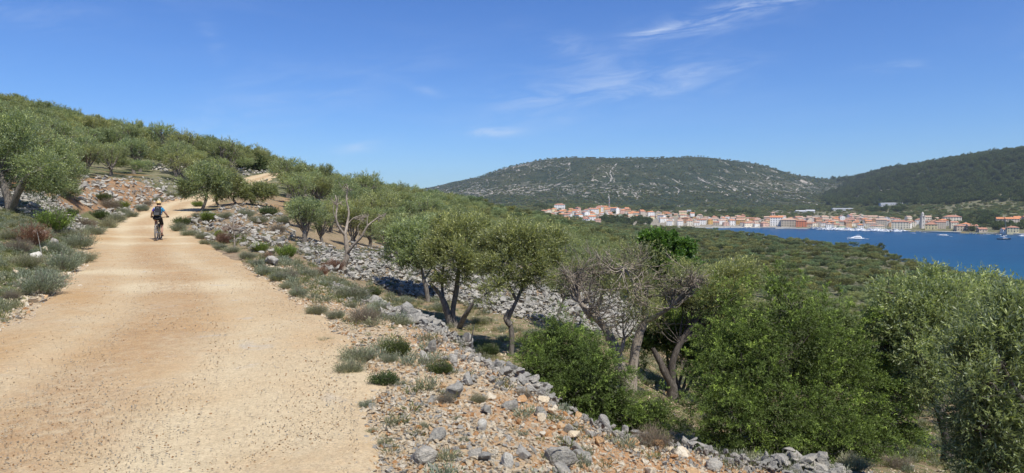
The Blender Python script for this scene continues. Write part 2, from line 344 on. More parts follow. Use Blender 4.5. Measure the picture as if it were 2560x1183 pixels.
def m_road():
    m, nt, b = MAT('gravel_track'); P = OBJ(nt)
    uv = N(nt, 'ShaderNodeVertexColor', layer_name='zone').outputs['Color']; s = N(nt, 'ShaderNodeSeparateColor', {0: uv})
    lat, pale, gritf = s.outputs[0], s.outputs[1], s.outputs[2]
    big = NOISE(nt, P, .55, 10, .78, .4); mid = NOISE(nt, P, 3.0, 9, .8); fine = NOISE(nt, P, 45, 6, .75); vf = NOISE(nt, P, 170, 3, .7)
    sand = MIX(nt, STEP(nt, big, .36, .62), (.405, .262, .128), (.44, .335, .205))
    sand = MIX(nt, MA(nt, 'MULTIPLY', STEP(nt, mid, .52, .72), .7), sand, (.38, .295, .195))
    sand = MIX(nt, MA(nt, 'MULTIPLY', STEP(nt, NOISE(nt, P, 1.3, 9, .78), .52, .68), .5), sand, (.41, .225, .10))
    sand = MIX(nt, MA(nt, 'MULTIPLY', pale, .8), sand, (.56, .47, .31))
    sand = MIX(nt, MA(nt, 'MULTIPLY', MA(nt, 'MULTIPLY', lat, .75), STEP(nt, NOISE(nt, P, 7, 7, .75), .38, .6)), sand, (.345, .215, .11))
    grey = MA(nt, 'MULTIPLY', STEP(nt, NOISE(nt, P, .9, 6, .7, 1.0), .60, .70), .55)
    sand = MIX(nt, grey, sand, (.40, .37, .32))
    f = RAMP(nt, fine, [(.28, .68), (.5, 1.0), (.74, 1.2)]); f = MIX(nt, 1, f, RAMP(nt, NOISE(nt, P, 13, 6, .8), [(.3, .82), (.7, 1.14)]), 'MULTIPLY')
    c = MIX(nt, 1, sand, f, 'MULTIPLY')
    vor = N(nt, 'ShaderNodeTexVoronoi', {'Vector': P, 'Scale': 44.0}); v1 = N(nt, 'ShaderNodeSeparateColor', {0: vor.outputs['Color']}).outputs[0]
    chip = MIX(nt, v1, (.56, .46, .32), (.345, .24, .15))
    cm = MA(nt, 'MULTIPLY', MA(nt, 'MULTIPLY', STEP(nt, vor.outputs['Distance'], .42, .3), STEP(nt, MA(nt, 'ADD', v1, gritf), .75, 1.05)), .55)
    c = MIX(nt, cm, c, chip)
    SETC(nt, b, c); b.inputs['Roughness'].default_value = .95; b.inputs['Specular IOR Level'].default_value = .1
    h = MA(nt, 'ADD', MA(nt, 'ADD', fine, MA(nt, 'MULTIPLY', vf, .4)), MA(nt, 'MULTIPLY', cm, .6)); BUMP(nt, b, h, .6, .013); return m
def m_grove():
    m, nt, b = MAT('grove_floor'); P = OBJ(nt)
    a = NOISE(nt, P, .35, 6, .7); c2 = NOISE(nt, P, .05, 5, .6); f = NOISE(nt, P, 2.2, 5, .7)
    c = MIX(nt, STEP(nt, a, .4, .62), (.08, .09, .036), (.20, .18, .11))
    c = MIX(nt, MA(nt, 'MULTIPLY', STEP(nt, f, .58, .68), .7), c, (.38, .36, .33))
    c = MIX(nt, MA(nt, 'MULTIPLY', STEP(nt, NOISE(nt, P, .12, 4), .6, .7), .5), c, (.33, .17, .07))
    far = N(nt, 'ShaderNodeVertexColor', layer_name='zone').outputs['Color']; s = N(nt, 'ShaderNodeSeparateColor', {0: far})
    c = MIX(nt, s.outputs[0], c, MIX(nt, STEP(nt, a, .4, .6), (.16, .14, .10), (.30, .27, .22)))     # town ground
    SETC(nt, b, c); b.inputs['Roughness'].default_value = 1; BUMP(nt, b, f, .6, .3); return m
def m_mountain():
    m, nt, b = MAT('maquis_mountain'); P = OBJ(nt)
    s = N(nt, 'ShaderNodeSeparateColor', {0: N(nt, 'ShaderNodeVertexColor', layer_name='zone').outputs['Color']})
    rock, pine = s.outputs[0], s.outputs[1]
    a = NOISE(nt, P, .0035, 8, .65); bb = NOISE(nt, P, .02, 6, .7); c_ = NOISE(nt, P, .09, 4, .75)
    green = MIX(nt, STEP(nt, bb, .38, .62), (.022, .035, .018), (.046, .059, .029))
    green = MIX(nt, MA(nt, 'MULTIPLY', STEP(nt, a, .5, .62), .55), green, (.075, .076, .036))
    green = MIX(nt, 1, green, RAMP(nt, c_, [(.3, .62), (.7, 1.3)]), 'MULTIPLY')
    # limestone showing through: broken streaks, mostly across the slope
    mpv = N(nt, 'ShaderNodeMapping', {'Vector': P, 'Scale': (1.0, 1.0, 2.6)}).outputs[0]
    r1 = NOISE(nt, mpv, .017, 9, .78, 1.8); r2 = NOISE(nt, P, .0022, 4, .6)
    thr = MA(nt, 'ADD', r1, MA(nt, 'MULTIPLY', MA(nt, 'SUBTRACT', r2, .5), .35))
    thr = MA(nt, 'ADD', thr, MA(nt, 'MULTIPLY', MA(nt, 'SUBTRACT', rock, .5), .26))
    rf = STEP(nt, thr, .662, .682)
    wv = NOISE(nt, N(nt, 'ShaderNodeMapping', {'Vector': P, 'Scale': (2.0, .5, .5)}).outputs[0], .0058, 3, .5, 1.2)
    tr = MA(nt, 'MULTIPLY', STEP(nt, MA(nt, 'ABSOLUTE', MA(nt, 'SUBTRACT', wv, .5)), .010, .004), STEP(nt, MA(nt, 'ADD', NOISE(nt, P, .006, 3), MA(nt, 'MULTIPLY', rock, .22)), .56, .66))
    rf = MA(nt, 'MAXIMUM', rf, MA(nt, 'MULTIPLY', tr, .9))
    rf = MA(nt, 'MULTIPLY', rf, MA(nt, 'SUBTRACT', 1.0, pine))
    c = MIX(nt, MA(nt, 'MULTIPLY', rf, .85), green, MIX(nt, bb, (.36, .32, .28), (.56, .50, .43)))
    SETC(nt, b, c); b.inputs['Roughness'].default_value = 1; b.inputs['Specular IOR Level'].default_value = .05
    BUMP(nt, b, MA(nt, 'ADD', MA(nt, 'MULTIPLY', bb, 2), c_), .9, 7.0); return m
def m_water():
    m, nt, b = MAT('sea_water'); P = OBJ(nt)
    a = NOISE(nt, N(nt, 'ShaderNodeMapping', {'Vector': P, 'Scale': (1, 2.2, 1)}).outputs[0], .35, 5, .65)
    a2 = NOISE(nt, N(nt, 'ShaderNodeMapping', {'Vector': P, 'Scale': (1, 4.5, 1)}).outputs[0], .012, 7, .7)
    sh = N(nt, 'ShaderNodeSeparateXYZ', {0: P})
    col = MIX(nt, STEP(nt, a2, .35, .7), (.002, .040, .098), (.004, .062, .140))
    col = MIX(nt, STEP(nt, sh.outputs[1], 520, 250), col, (.008, .075, .14))
    SETC(nt, b, col); b.inputs['Roughness'].default_value = .32; b.inputs['IOR'].default_value = 1.33
    b.inputs['Specular IOR Level'].default_value = .17
    BUMP(nt, b, a, .55, .35); return m

# ------------------------------------------------------------------ terrain meshes
def polar(name, th, rr, mat, zone):
    A, B = np.meshgrid(th, rr, indexing='ij'); X, Y = np.sin(A) * B, np.cos(A) * B
    Z = height(X, Y); n, k = len(th), len(rr)
    V = np.stack([X, Y, Z], -1).reshape(-1, 3)
    i, j = np.meshgrid(np.arange(n - 1), np.arange(k - 1), indexing='ij'); a = (i * k + j).ravel()
    Fc = np.stack([a, a + 1, a + k + 1, a + k], 1)
    o = mesh_obj(name, V, Fc, mat, smooth=True)
    c = zone(X.ravel(), Y.ravel(), Z.ravel()); ca = o.data.color_attributes.new('zone', 'FLOAT_COLOR', 'POINT')
    ca.data.foreach_set('color', np.concatenate([np.clip(c, 0, 1), np.ones((len(c), 1))], 1).astype(np.float32).ravel())
    return tag(o, kind='structure')
th = np.concatenate([np.arange(-180, -45, 4.5), np.arange(-46, 46, .22), np.arange(45, 180.1, 4.5)]) * math.pi / 180
th[-1] = math.pi
RUB = np.array([((u - CX) / F * Y, Y) for u, Y in ((860,16.2),(910,14.8),(960,13.4),(1010,12.3),(1060,11.3),(1105,10.7),(1150,10.2),(1215,9.2),(1280,8.3),(1360,7.75),(1450,7.15),(1600,7.05),(1750,7.05),(1900,7.35),(2080,7.6))])
def seg_dist(P, X, Y):
    X, Y = np.asarray(X, float), np.asarray(Y, float); d = np.full(X.shape, 1e9); tt = np.zeros(X.shape)
    for i in range(len(P) - 1):
        a, b = P[i], P[i + 1]; e = b - a; t = np.clip(((X - a[0]) * e[0] + (Y - a[1]) * e[1]) / (e @ e), 0, 1)
        q = np.hypot(X - a[0] - e[0] * t, Y - a[1] - e[1] * t); m = q < d; d = np.where(m, q, d); tt = np.where(m, i + t, tt)
    return d, tt
def zone_near(X, Y, Z):
    r = np.hypot(X, Y); D, S, _ = road_dist(X, Y); dr, _t2 = seg_dist(RUB, X, Y)
    g = np.where(S > 0, 1 - sstep(D, .8, 4.6) * .55, 1 - sstep(D, .1, .9))
    low = Z - EYE < -2.75
    g = np.where((S > 0) & (r > 17) | low, .15, g)
    inside = (S > 0) & (r < 17) & ~low
    org = np.where(inside, .46 + .5 * sstep(D, .5, 1.7), np.where(S > 0, .35, .25))
    bank = (S < 0) & (Y > 36) & (Z - EYE > -.3) & (Z - EYE < 3.0)
    org = np.where(bank, .62, org)
    org = np.where((S > 0) & (Y > 28) & (Y < 80) & (X < -5), np.where(CX + F * X / np.maximum(Y, 1) < 730, .5, .22), org)
    h = np.where(S < 0, .8 * sstep(D, -.1, .5), np.where(r > 9, .30 + .2 * sstep(r, 9, 13), .12) * sstep(D, -.1, .4))
    h = np.where(low & (r < 23), .62, h); h = np.where(bank, .34, h)
    h = np.where((S > 0) & (Y > 24) & (D < 1.2), .6 * sstep(D, -.1, .4), h)
    h = np.where((Z - EYE > 2.5) & (S < 0), .62, h)
    return np.stack([g, org, h], 1)
GROUND_M = m_ground()
polar('ground', th, np.exp(np.linspace(math.log(.32), math.log(75), 280)), GROUND_M, zone_near)
def zone_mid(X, Y, Z):
    t = sstep(Y, 1080, 1130) * ((X > -50) & (X < 700)); return np.stack([t * 1., t * 0, t * 0], 1)
polar('hillside', th, np.exp(np.linspace(math.log(75), math.log(1900), 130)), m_grove(), zone_mid)
def zone_far(X, Y, Z):
    u = CX + F * X / np.maximum(Y, 1); _, v = to_px(np.stack([X, Y, Z], -1))
    h = Z - EYE
    rock = .5 - .45 * sstep(h, 120, 210) + .35 * sstep(h, 25, 60) * (1 - sstep(h, 90, 150)) - .25 * (1 - sstep(h, 5, 25))
    rock = np.where((X < 330 * Y / 3900), np.maximum(rock, .5 + .42 * sstep(h, 170, 215) * (X < 0.14 * Y)), rock)
    side = X / np.maximum(Y, 1)
    rock = rock - .5 * sstep(side, .50, .62)
    pine = sstep(side, .56, .66) * .85
    return np.stack([rock, pine, pine * 0], 1)
polar('mountain', th, np.exp(np.linspace(math.log(1900), math.log(7200), 90)), m_mountain(), zone_far)
# road ribbon
def build_road():
    lat = np.linspace(-1, 1, 61); n = len(RC); V = []; C = []
    ext = RC[:, 3:4] + .35
    L = lat[None, :] * ext
    X = RC[:, 0:1] + RN[:, 0:1] * L; Y = RC[:, 1:2] + RN[:, 1:2] * L
    e = RC[:, 3:4] - np.abs(L)
    en = e + .55 * fbm(X / .9, Y / .9, 5, 4) + .2 * fbm(X / .22, Y / .22, 6, 2)
    rut = -.022 * (np.exp(-((L + .8) / .35) ** 2) + np.exp(-((L - .9) / .35) ** 2))
    Z = RC[:, 2:3] + EYE + .012 - .115 * (1 - sstep(en, -.30, .22)) + rut + .03 * fbm(X / 1.6, Y / 1.6, 8, 3) + .012 * fbm(X / .25, Y / .25, 9, 3)
    V = np.stack([X, Y, Z], -1).reshape(-1, 3)
    def blob(u, v, ru, rv):
        p = to_px(np.stack([X, Y, Z], -1)); return np.exp(-(((p[0] - u) / ru) ** 2 + ((p[1] - v) / rv) ** 2))
    # pale, washed-out patches of the track where fill was spread
    G = lambda cx, cy, sx_, sy_: np.exp(-(((X - cx) / sx_) ** 2 + ((Y - cy) / sy_) ** 2) ** 1.5)
    pale = G(-10.0, 17.0, 1.5, .8) + G(-6.6, 14.0, 1.5, 1.0) + .9 * G(-15.6, 28.6, 2.3, .8) + G(-20.5, 37.2, 1.2, 1.6) + .8 * G(-17.2, 32.2, 2.3, .5) + .45 * G(-2.6, 7, 1.3, 4.5) + .5 * G(-1.4, 4, .9, 4)
    wob = .25 * np.sin(Y * .35) + .5 * fbm(X / 5, Y / 5, 64, 2)
    trk = np.exp(-((L + .95 + wob) / .38) ** 2) + np.exp(-((L - 1.0 + wob) / .42) ** 2); mid_ = np.exp(-((L + wob) / .5) ** 2)
    pale = pale + .42 * trk
    pale = pale * (1 + 1.2 * fbm(X / .7, Y / .7, 61, 4)) + .45 * sstep(Y, 30, 45)
    grit = .25 + .55 * np.exp(-((L + .1) / .45) ** 2) + .5 * np.exp(-((np.abs(L) - RC[:, 3:4]) / .35) ** 2) + .5 * fbm(X / 1.5, Y / 1.5, 63, 3)
    C = np.stack([np.clip(mid_ * (1.1 + 1.4 * fbm(X / 1.2, Y / 1.2, 65, 3)), 0, 1), np.clip(pale, 0, 1), np.clip(grit, 0, 1)], -1).reshape(-1, 3)
    i, j = np.meshgrid(np.arange(n - 1), np.arange(60), indexing='ij'); a = (i * 61 + j).ravel()
    o = mesh_obj('gravel_road', V, np.stack([a, a + 1, a + 62, a + 61], 1), m_road(), smooth=True)
    ca = o.data.color_attributes.new('zone', 'FLOAT_COLOR', 'POINT')
    ca.data.foreach_set('color', np.concatenate([C, np.ones((len(C), 1))], 1).astype(np.float32).ravel())
    tag(o, kind='structure')
build_road()
mesh_obj('sea', [(-50, -700, 0), (2800, -700, 0), (2800, 1300, 0), (-50, 1300, 0)], [(0, 1, 2, 3)], m_water())['kind'] = 'structure'
print('terrain', round(time.time() - T0, 1))
# ------------------------------------------------------------------ scatter: one "stuff" object that instances small meshes on points
def proto(name, me):                          # mesh holder used only as instance source of a stuff object
    return bpy.data.objects.new(name, me)
def scatter(name, protos, P, rot, scl, label=None, cat=None, parent=None):
    me = bpy.data.meshes.new(name); me.from_pydata([], [], []); n = len(P)
    me.vertices.add(n); me.vertices.foreach_set('co', np.asarray(P, np.float32).ravel())
    a = me.attributes.new('rot', 'FLOAT_VECTOR', 'POINT'); a.data.foreach_set('vector', np.asarray(rot, np.float32).ravel())
    a = me.attributes.new('scl', 'FLOAT_VECTOR', 'POINT'); a.data.foreach_set('vector', np.asarray(scl, np.float32).ravel())
    a = me.attributes.new('vi', 'INT', 'POINT'); a.data.foreach_set('value', (np.arange(n) % len(protos)).astype(np.int32))
    o = link(name, me, parent)
    g = bpy.data.node_groups.new(name, 'GeometryNodeTree')
    g.interface.new_socket('Geometry', in_out='INPUT', socket_type='NodeSocketGeometry')
    g.interface.new_socket('Geometry', in_out='OUTPUT', socket_type='NodeSocketGeometry')
    gi = g.nodes.new('NodeGroupInput'); go = g.nodes.new('NodeGroupOutput')
    iop = g.nodes.new('GeometryNodeInstanceOnPoints'); g.links.new(gi.outputs[0], iop.inputs['Points'])
    jn = g.nodes.new('GeometryNodeJoinGeometry')
    for p in protos:
        oi = g.nodes.new('GeometryNodeObjectInfo'); oi.inputs['Object'].default_value = p; oi.inputs['As Instance'].default_value = True
        g.links.new(oi.outputs['Geometry'], jn.inputs[0])
    g.links.new(jn.outputs[0], iop.inputs['Instance']); iop.inputs['Pick Instance'].default_value = True
    for nm, ty, out, sock in (('vi', 'INT', 'Attribute', 'Instance Index'), ('scl', 'FLOAT_VECTOR', 'Attribute', 'Scale')):
        q = g.nodes.new('GeometryNodeInputNamedAttribute'); q.data_type = ty; q.inputs[0].default_value = nm
        g.links.new(q.outputs[0], iop.inputs[sock])
    q = g.nodes.new('GeometryNodeInputNamedAttribute'); q.data_type = 'FLOAT_VECTOR'; q.inputs[0].default_value = 'rot'
    e = g.nodes.new('FunctionNodeEulerToRotation'); g.links.new(q.outputs[0], e.inputs[0]); g.links.new(e.outputs[0], iop.inputs['Rotation'])
    g.links.new(iop.outputs[0], go.inputs[0])
    md = o.modifiers.new('scatter', 'NODES'); md.node_group = g
    return tag(o, label, cat, kind='stuff')

# ------------------------------------------------------------------ foliage and bark
def m_leaf(name, top, under, var=.3, trans=.35, young=None, rough=.5, ov=.30):
    m, nt, b = MAT(name)
    g = N(nt, 'ShaderNodeNewGeometry'); oi = N(nt, 'ShaderNodeObjectInfo')
    tn = N(nt, 'ShaderNodeAttribute', attribute_name='tint').outputs['Fac']
    c = MIX(nt, g.outputs['Backfacing'], top, under)
    if young: c = MIX(nt, STEP(nt, tn, .62, .95), c, young)
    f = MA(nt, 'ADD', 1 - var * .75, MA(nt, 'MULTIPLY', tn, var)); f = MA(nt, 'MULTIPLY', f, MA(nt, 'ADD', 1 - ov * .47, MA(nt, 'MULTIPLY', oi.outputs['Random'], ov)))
    hs = MA(nt, 'MULTIPLY', MA(nt, 'SUBTRACT', MA(nt, 'FRACT', MA(nt, 'MULTIPLY', oi.outputs['Random'], 17.3)), .5), ov * .6)
    cc = N(nt, 'ShaderNodeCombineColor', {0: MA(nt, 'MULTIPLY', f, MA(nt, 'ADD', 1.0, hs)), 1: f, 2: MA(nt, 'MULTIPLY', f, MA(nt, 'SUBTRACT', 1.0, hs))}).outputs[0]
    c = MIX(nt, 1, c, cc, 'MULTIPLY'); SETC(nt, b, c); b.inputs['Roughness'].default_value = rough; b.inputs['Specular IOR Level'].default_value = .35
    tr = N(nt, 'ShaderNodeBsdfTranslucent', {'Color': MIX(nt, 1, c, (1.25, 1.35, .6), 'MULTIPLY')})
    mx = N(nt, 'ShaderNodeMixShader', {0: trans, 1: b.outputs[0], 2: tr.outputs[0]})
    nt.links.new(mx.outputs[0], nt.nodes['Material Output'].inputs['Surface']); return m
LEAF_OLIVE = m_leaf('olive_leaf', (.165, .192, .066), (.40, .43, .27), .65, .3, (.38, .40, .15), .42)
LEAF_OLIVE_FAR = m_leaf('olive_leaf_mass', (.160, .182, .074), (.21, .235, .11), .8, .3, (.30, .32, .14), .7, .62)
LEAF_BUSH = m_leaf('dark_maquis_leaf', (.070, .098, .034), (.09, .12, .044), .8, .3, (.16, .19, .06), .7)
LEAF_JUN = m_leaf('juniper_needles', (.130, .180, .035), (.16, .215, .045), .9, .28, (.33, .41, .075), .6)
LEAF_SAGE = m_leaf('grey_green_herb', (.20, .215, .135), (.28, .295, .21), .7, .3, (.34, .35, .24), .8)
LEAF_DRY = m_leaf('dry_brown_twigs', (.20, .155, .115), (.24, .20, .155), .7, .1, (.18, .19, .11), .9)
LEAF_RED = m_leaf('rust_dead_needles', (.16, .075, .045), (.22, .12, .075), .7, .1, (.25, .17, .11), .9)
LEAF_BRIGHT = m_leaf('fresh_green_leaf', (.080, .15, .030), (.10, .17, .04), .65, .4, (.15, .24, .05), .5)
LEAF_GRASS = m_leaf('short_grass', (.13, .155, .05), (.15, .17, .06), .8, .35, (.27, .24, .11), .8)
def m_bark(name, a, bcol, sc_=9):
    m, nt, b = MAT(name); P = N(nt, 'ShaderNodeTexCoord').outputs['Object']
    st = N(nt, 'ShaderNodeMapping', {'Vector': P, 'Scale': (3, 3, .7)}).outputs[0]
    n1 = NOISE(nt, st, sc_, 6, .75, .8); n2 = NOISE(nt, P, 2.2, 4)
    c = MIX(nt, STEP(nt, n1, .35, .65), a, bcol); c = MIX(nt, 1, c, RAMP(nt, n2, [(.3, .7), (.7, 1.25)]), 'MULTIPLY')
    SETC(nt, b, c); b.inputs['Roughness'].default_value = .95; BUMP(nt, b, n1, 1, .03); return m
BARK = m_bark('olive_bark', (.10, .085, .07), (.24, .215, .185))
BARK_DEAD = m_bark('bleached_dead_wood', (.20, .165, .13), (.40, .345, .28))
BARK_DARK = m_bark('dark_bark', (.055, .045, .038), (.15, .13, .11))

def quads(P, D, L, Wd, r, roll_up=.35):
    """diamond leaves: base P, direction D, length L, width Wd"""
    n = len(P); D = unit(D); a, b_ = rot_from(D); t = r.normal(0, 1.0, n) * (1 if roll_up is None else 1) * 1.0
    ang = r.uniform(0, 2 * np.pi, n) if roll_up is None else r.normal(0, roll_up * 2.4, n)
    s = a * np.cos(ang)[:, None] + b_ * np.sin(ang)[:, None]
    L = np.broadcast_to(np.asarray(L, float), n)[:, None]; Wd = np.broadcast_to(np.asarray(Wd, float), n)[:, None]
    V = np.stack([P, P + D * L * .45 + s * Wd * .5, P + D * L, P + D * L * .45 - s * Wd * .5], 1).reshape(-1, 3)
    i = np.arange(n)[:, None] * 4; return V, np.concatenate([i, i + 1, i + 2, i + 3], 1)
def tube(pts, rad, sides=7, gn=0.0, r=None, sub=3):
    pts = np.asarray(pts, float); rad = np.asarray(rad, float)
    if len(rad) == 2 and len(pts) > 2: rad = np.linspace(rad[0], rad[1], len(pts))
    if sub > 1 and len(pts) > 2:                       # smooth through the points
        Q = []; RR = []; P = np.vstack([2 * pts[0] - pts[1], pts, 2 * pts[-1] - pts[-2]])
        for i in range(len(pts) - 1):
            p0, p1, p2, p3 = P[i:i + 4]
            for k in range(sub):
                t = k / sub; Q.append(.5 * ((2 * p1) + (-p0 + p2) * t + (2 * p0 - 5 * p1 + 4 * p2 - p3) * t * t + (-p0 + 3 * p1 - 3 * p2 + p3) * t ** 3)); RR.append(rad[i] * (1 - t) + rad[i + 1] * t)
        Q.append(pts[-1]); RR.append(rad[-1]); pts, rad = np.array(Q), np.array(RR)
    d = unit(np.gradient(pts, axis=0)); a, _ = rot_from(d[:1]); a = a[0]; V = []
    ph = np.arange(sides) / sides * 2 * np.pi
    for i in range(len(pts)):
        a = a - d[i] * (a @ d[i]); a = a / (np.linalg.norm(a) + 1e-9); b_ = np.cross(d[i], a)
        w = np.ones(sides)
        if gn and r is not None: w = 1 + gn * np.sin(ph * 2 + i * .5) * .5 + gn * r.normal(0, .5, sides)
        V.append(pts[i] + (np.cos(ph)[:, None] * a + np.sin(ph)[:, None] * b_) * (rad[i] * w)[:, None])
    V = np.concatenate(V); k = len(pts); i, j = np.meshgrid(np.arange(k - 1), np.arange(sides), indexing='ij')
    A = (i * sides + j).ravel(); B = (i * sides + (j + 1) % sides).ravel()
    return V, np.stack([A, B, B + sides, A + sides], 1)
class Acc:
    def __init__(s): s.V = []; s.F = []; s.T = []; s.n = 0
    def add(s, VF, t=None):
        V, Fc = VF; s.V.append(V); s.F.append(Fc + s.n); s.n += len(V)
        s.T.append(np.full(len(V), .5) if t is None else t)
    def get(s): return np.concatenate(s.V), np.concatenate(s.F), np.concatenate(s.T)
def blob_points(r, blobs, n, shell=.55, cl=16, cs=.17):
    """points spread through blobs (centre, radii), denser towards their skins; only outer ones kept"""
    B = np.array([b[0] for b in blobs]); S = np.array([b[1] for b in blobs]); vol = S.prod(1) ** (2 / 3.); k = r.choice(len(B), n, p=vol / vol.sum())
    d = rand_dirs(r, n); rad = (shell ** 3 + (1 - shell ** 3) * r.random(n)) ** (1 / 3.)
    rad = rad * (1 + .16 * np.sin(d[:, 0] * 7 + k) * np.cos(d[:, 1] * 6 + d[:, 2] * 5 + k))
    P = B[k] + d * S[k] * rad[:, None]
    if cl > 1 and n > 200:                             # leaves gather in tufts at the branch ends, with gaps between
        m = max(40, n // cl); j = r.integers(0, m, n); off = r.normal(0, cs, (n, 3)) * S[k][j] ; P = P[j] + off; d = unit(d[j] * .8 + unit(off) * .5); k = k[j]
    return P, d, k
def foliage(r, blobs, n_twigs, per, tl, L, Wd, up=.5, droop=0, jit=.5, shell=.55, spread=.9):
    """twigs with paired leaves filling the blobs"""
    P, d, k = blob_points(r, blobs, n_twigs, shell); c = np.mean([b[0] for b in blobs], 0)
    out = unit(P - c); D = unit(d * .55 + out * .45 + np.array([0, 0, up]) + r.normal(0, jit, (n_twigs, 3)))
    tl = tl * r.uniform(.6, 1.3, n_twigs)
    t = np.tile(np.linspace(.1, 1, per), n_twigs); Pi = np.repeat(P, per, 0) + np.repeat(D * tl[:, None], per, 0) * t[:, None]
    Pi[:, 2] -= droop * t ** 2 * np.repeat(tl, per)
    LD = unit(np.repeat(D, per, 0) + spread * rand_dirs(r, len(Pi)))
    clump = np.repeat(r.random(n_twigs), per) * .6 + r.random(len(Pi)) * .4
    clump = np.clip(clump + .18 * (np.repeat(d[:, 2], per)), 0, 1)
    Ls = L * r.uniform(.7, 1.2, len(Pi))
    V, Fc = quads(Pi, LD, Ls, Wd * Ls / L, r, .4); return V, Fc, np.repeat(clump, 4), P, D, tl
def leaf_mesh(name, mat, r, blobs, *a, **k):
    V, Fc, T, P, D, tl = foliage(r, blobs, *a, **k)
    me = mesh_obj(name, V, Fc, mat, fcol=T); d = me.data; bpy.data.objects.remove(me); return d
def wood_mesh(name, mat, parts, r, sides=7, gn=.12, sub=3):
    A = Acc()
    for pts, rad in parts: A.add(tube(pts, rad, sides if rad[0] > .025 else 4, gn if rad[0] > .03 else 0, r, sub if len(pts) > 2 else 1))
    V, Fc, T = A.get(); o = mesh_obj(name, V, Fc, mat, smooth=True); d = o.data; bpy.data.objects.remove(o); return d

def olive_blobs(r, Rc, hc, n=9, flat=.75):
    out = []
    for i in range(n):
        a = 2.4 * i + r.uniform(-.4, .4); q = Rc * .62 * math.sqrt((i + .4) / n)
        z = hc + r.uniform(-.22, .34) * Rc * (1.15 - q / Rc); s = Rc * r.uniform(.36, .5)
        out.append((np.array([q * math.cos(a), q * math.sin(a), z]), np.array([s, s, s * flat])))
    return out
def olive_trunk(r, blobs, hf, r0, multi=1):
    parts = []
    for m in range(multi):
        bx, by = (r.uniform(-.16, .16, 2) if multi > 1 else (0, 0)); lean = r.uniform(-.3, .3, 2)
        f = np.array([bx + lean[0], by + lean[1], hf * r.uniform(.85, 1.15)]); rr = r0 / math.sqrt(multi)
        mid = np.array([bx * 1.2 + lean[0] * .2 + r.uniform(-.08, .08), by + lean[1] * .3 + r.uniform(-.08, .08), hf * .5])
        parts.append(([np.array([bx, by, -.35]), np.array([bx, by, 0.02]), mid, f], [rr * 1.7, rr * 1.35, rr, rr * .85]))
        for j, (c, s) in enumerate(blobs):
            if j % multi == m:
                k = (f + c) / 2 + np.array([*r.uniform(-.15, .15, 2), -.12]); e = c + (c - f) * .15
                parts.append(([f - (f - mid) * .06, k, c, e], [rr * .58, rr * .36, rr * .2, rr * .08]))
                for _ in range(2):
                    q = c + rand_dirs(r, 1)[0] * s * .8; parts.append(([c * .6 + k * .4, (c + q) / 2 + r.uniform(-.05, .05, 3), q], [rr * .17, rr * .1, rr * .05]))
    return parts
OL = {}
for lod, (nv, nt_, per, tl, L, Wd, mt) in {0: (2, 4300, 11, .26, .062, .017, LEAF_OLIVE), 1: (4, 1100, 10, .34, .12, .040, LEAF_OLIVE), 2: (4, 420, 8, .4, .22, .095, LEAF_OLIVE_FAR)}.items():
    OL[lod] = []
    for v in range(nv):
        r = rng(100 * lod + v + 5); bl = olive_blobs(r, 1.75 + .2 * (v % 2), 2.35 + .15 * v, 9 + v)
        cm = leaf_mesh('crown', mt, r, bl, nt_, per, tl, L, Wd, up=.55, shell=.5)
        tm = wood_mesh('trunk', BARK, olive_trunk(r, bl, .95, .17, 1 + v % 3), r, 7 if lod < 2 else 5, sub=3 if lod < 2 else 2)
        OL[lod].append((cm, tm))
BU = []
for v in range(3):
    r = rng(300 + v); bl = [(np.array([r.uniform(-.8, .8), r.uniform(-.8, .8), r.uniform(.6, 1.7)]), np.array([.8, .8, .75])) for _ in range(7)]
    BU.append((leaf_mesh('crown', LEAF_BUSH, r, bl, 300, 8, .4, .26, .12, up=.35, shell=.5), wood_mesh('trunk', BARK_DARK, olive_trunk(r, bl, .4, .12, 2), r, 5, sub=2)))
def put_tree(x, y, lod, v, s, rz, label, group, name='olive_tree', src=None, sink=.05, cat='olive tree', sz=1.0):
    cm, tm = (src or OL[lod])[v % len(src or OL[lod])]
    t = thing(name, (x, y, gz(x, y) - sink), label, cat, group, rz, (s, s, s * sz))
    link('trunk', tm, t); link('crown', cm, t); return t

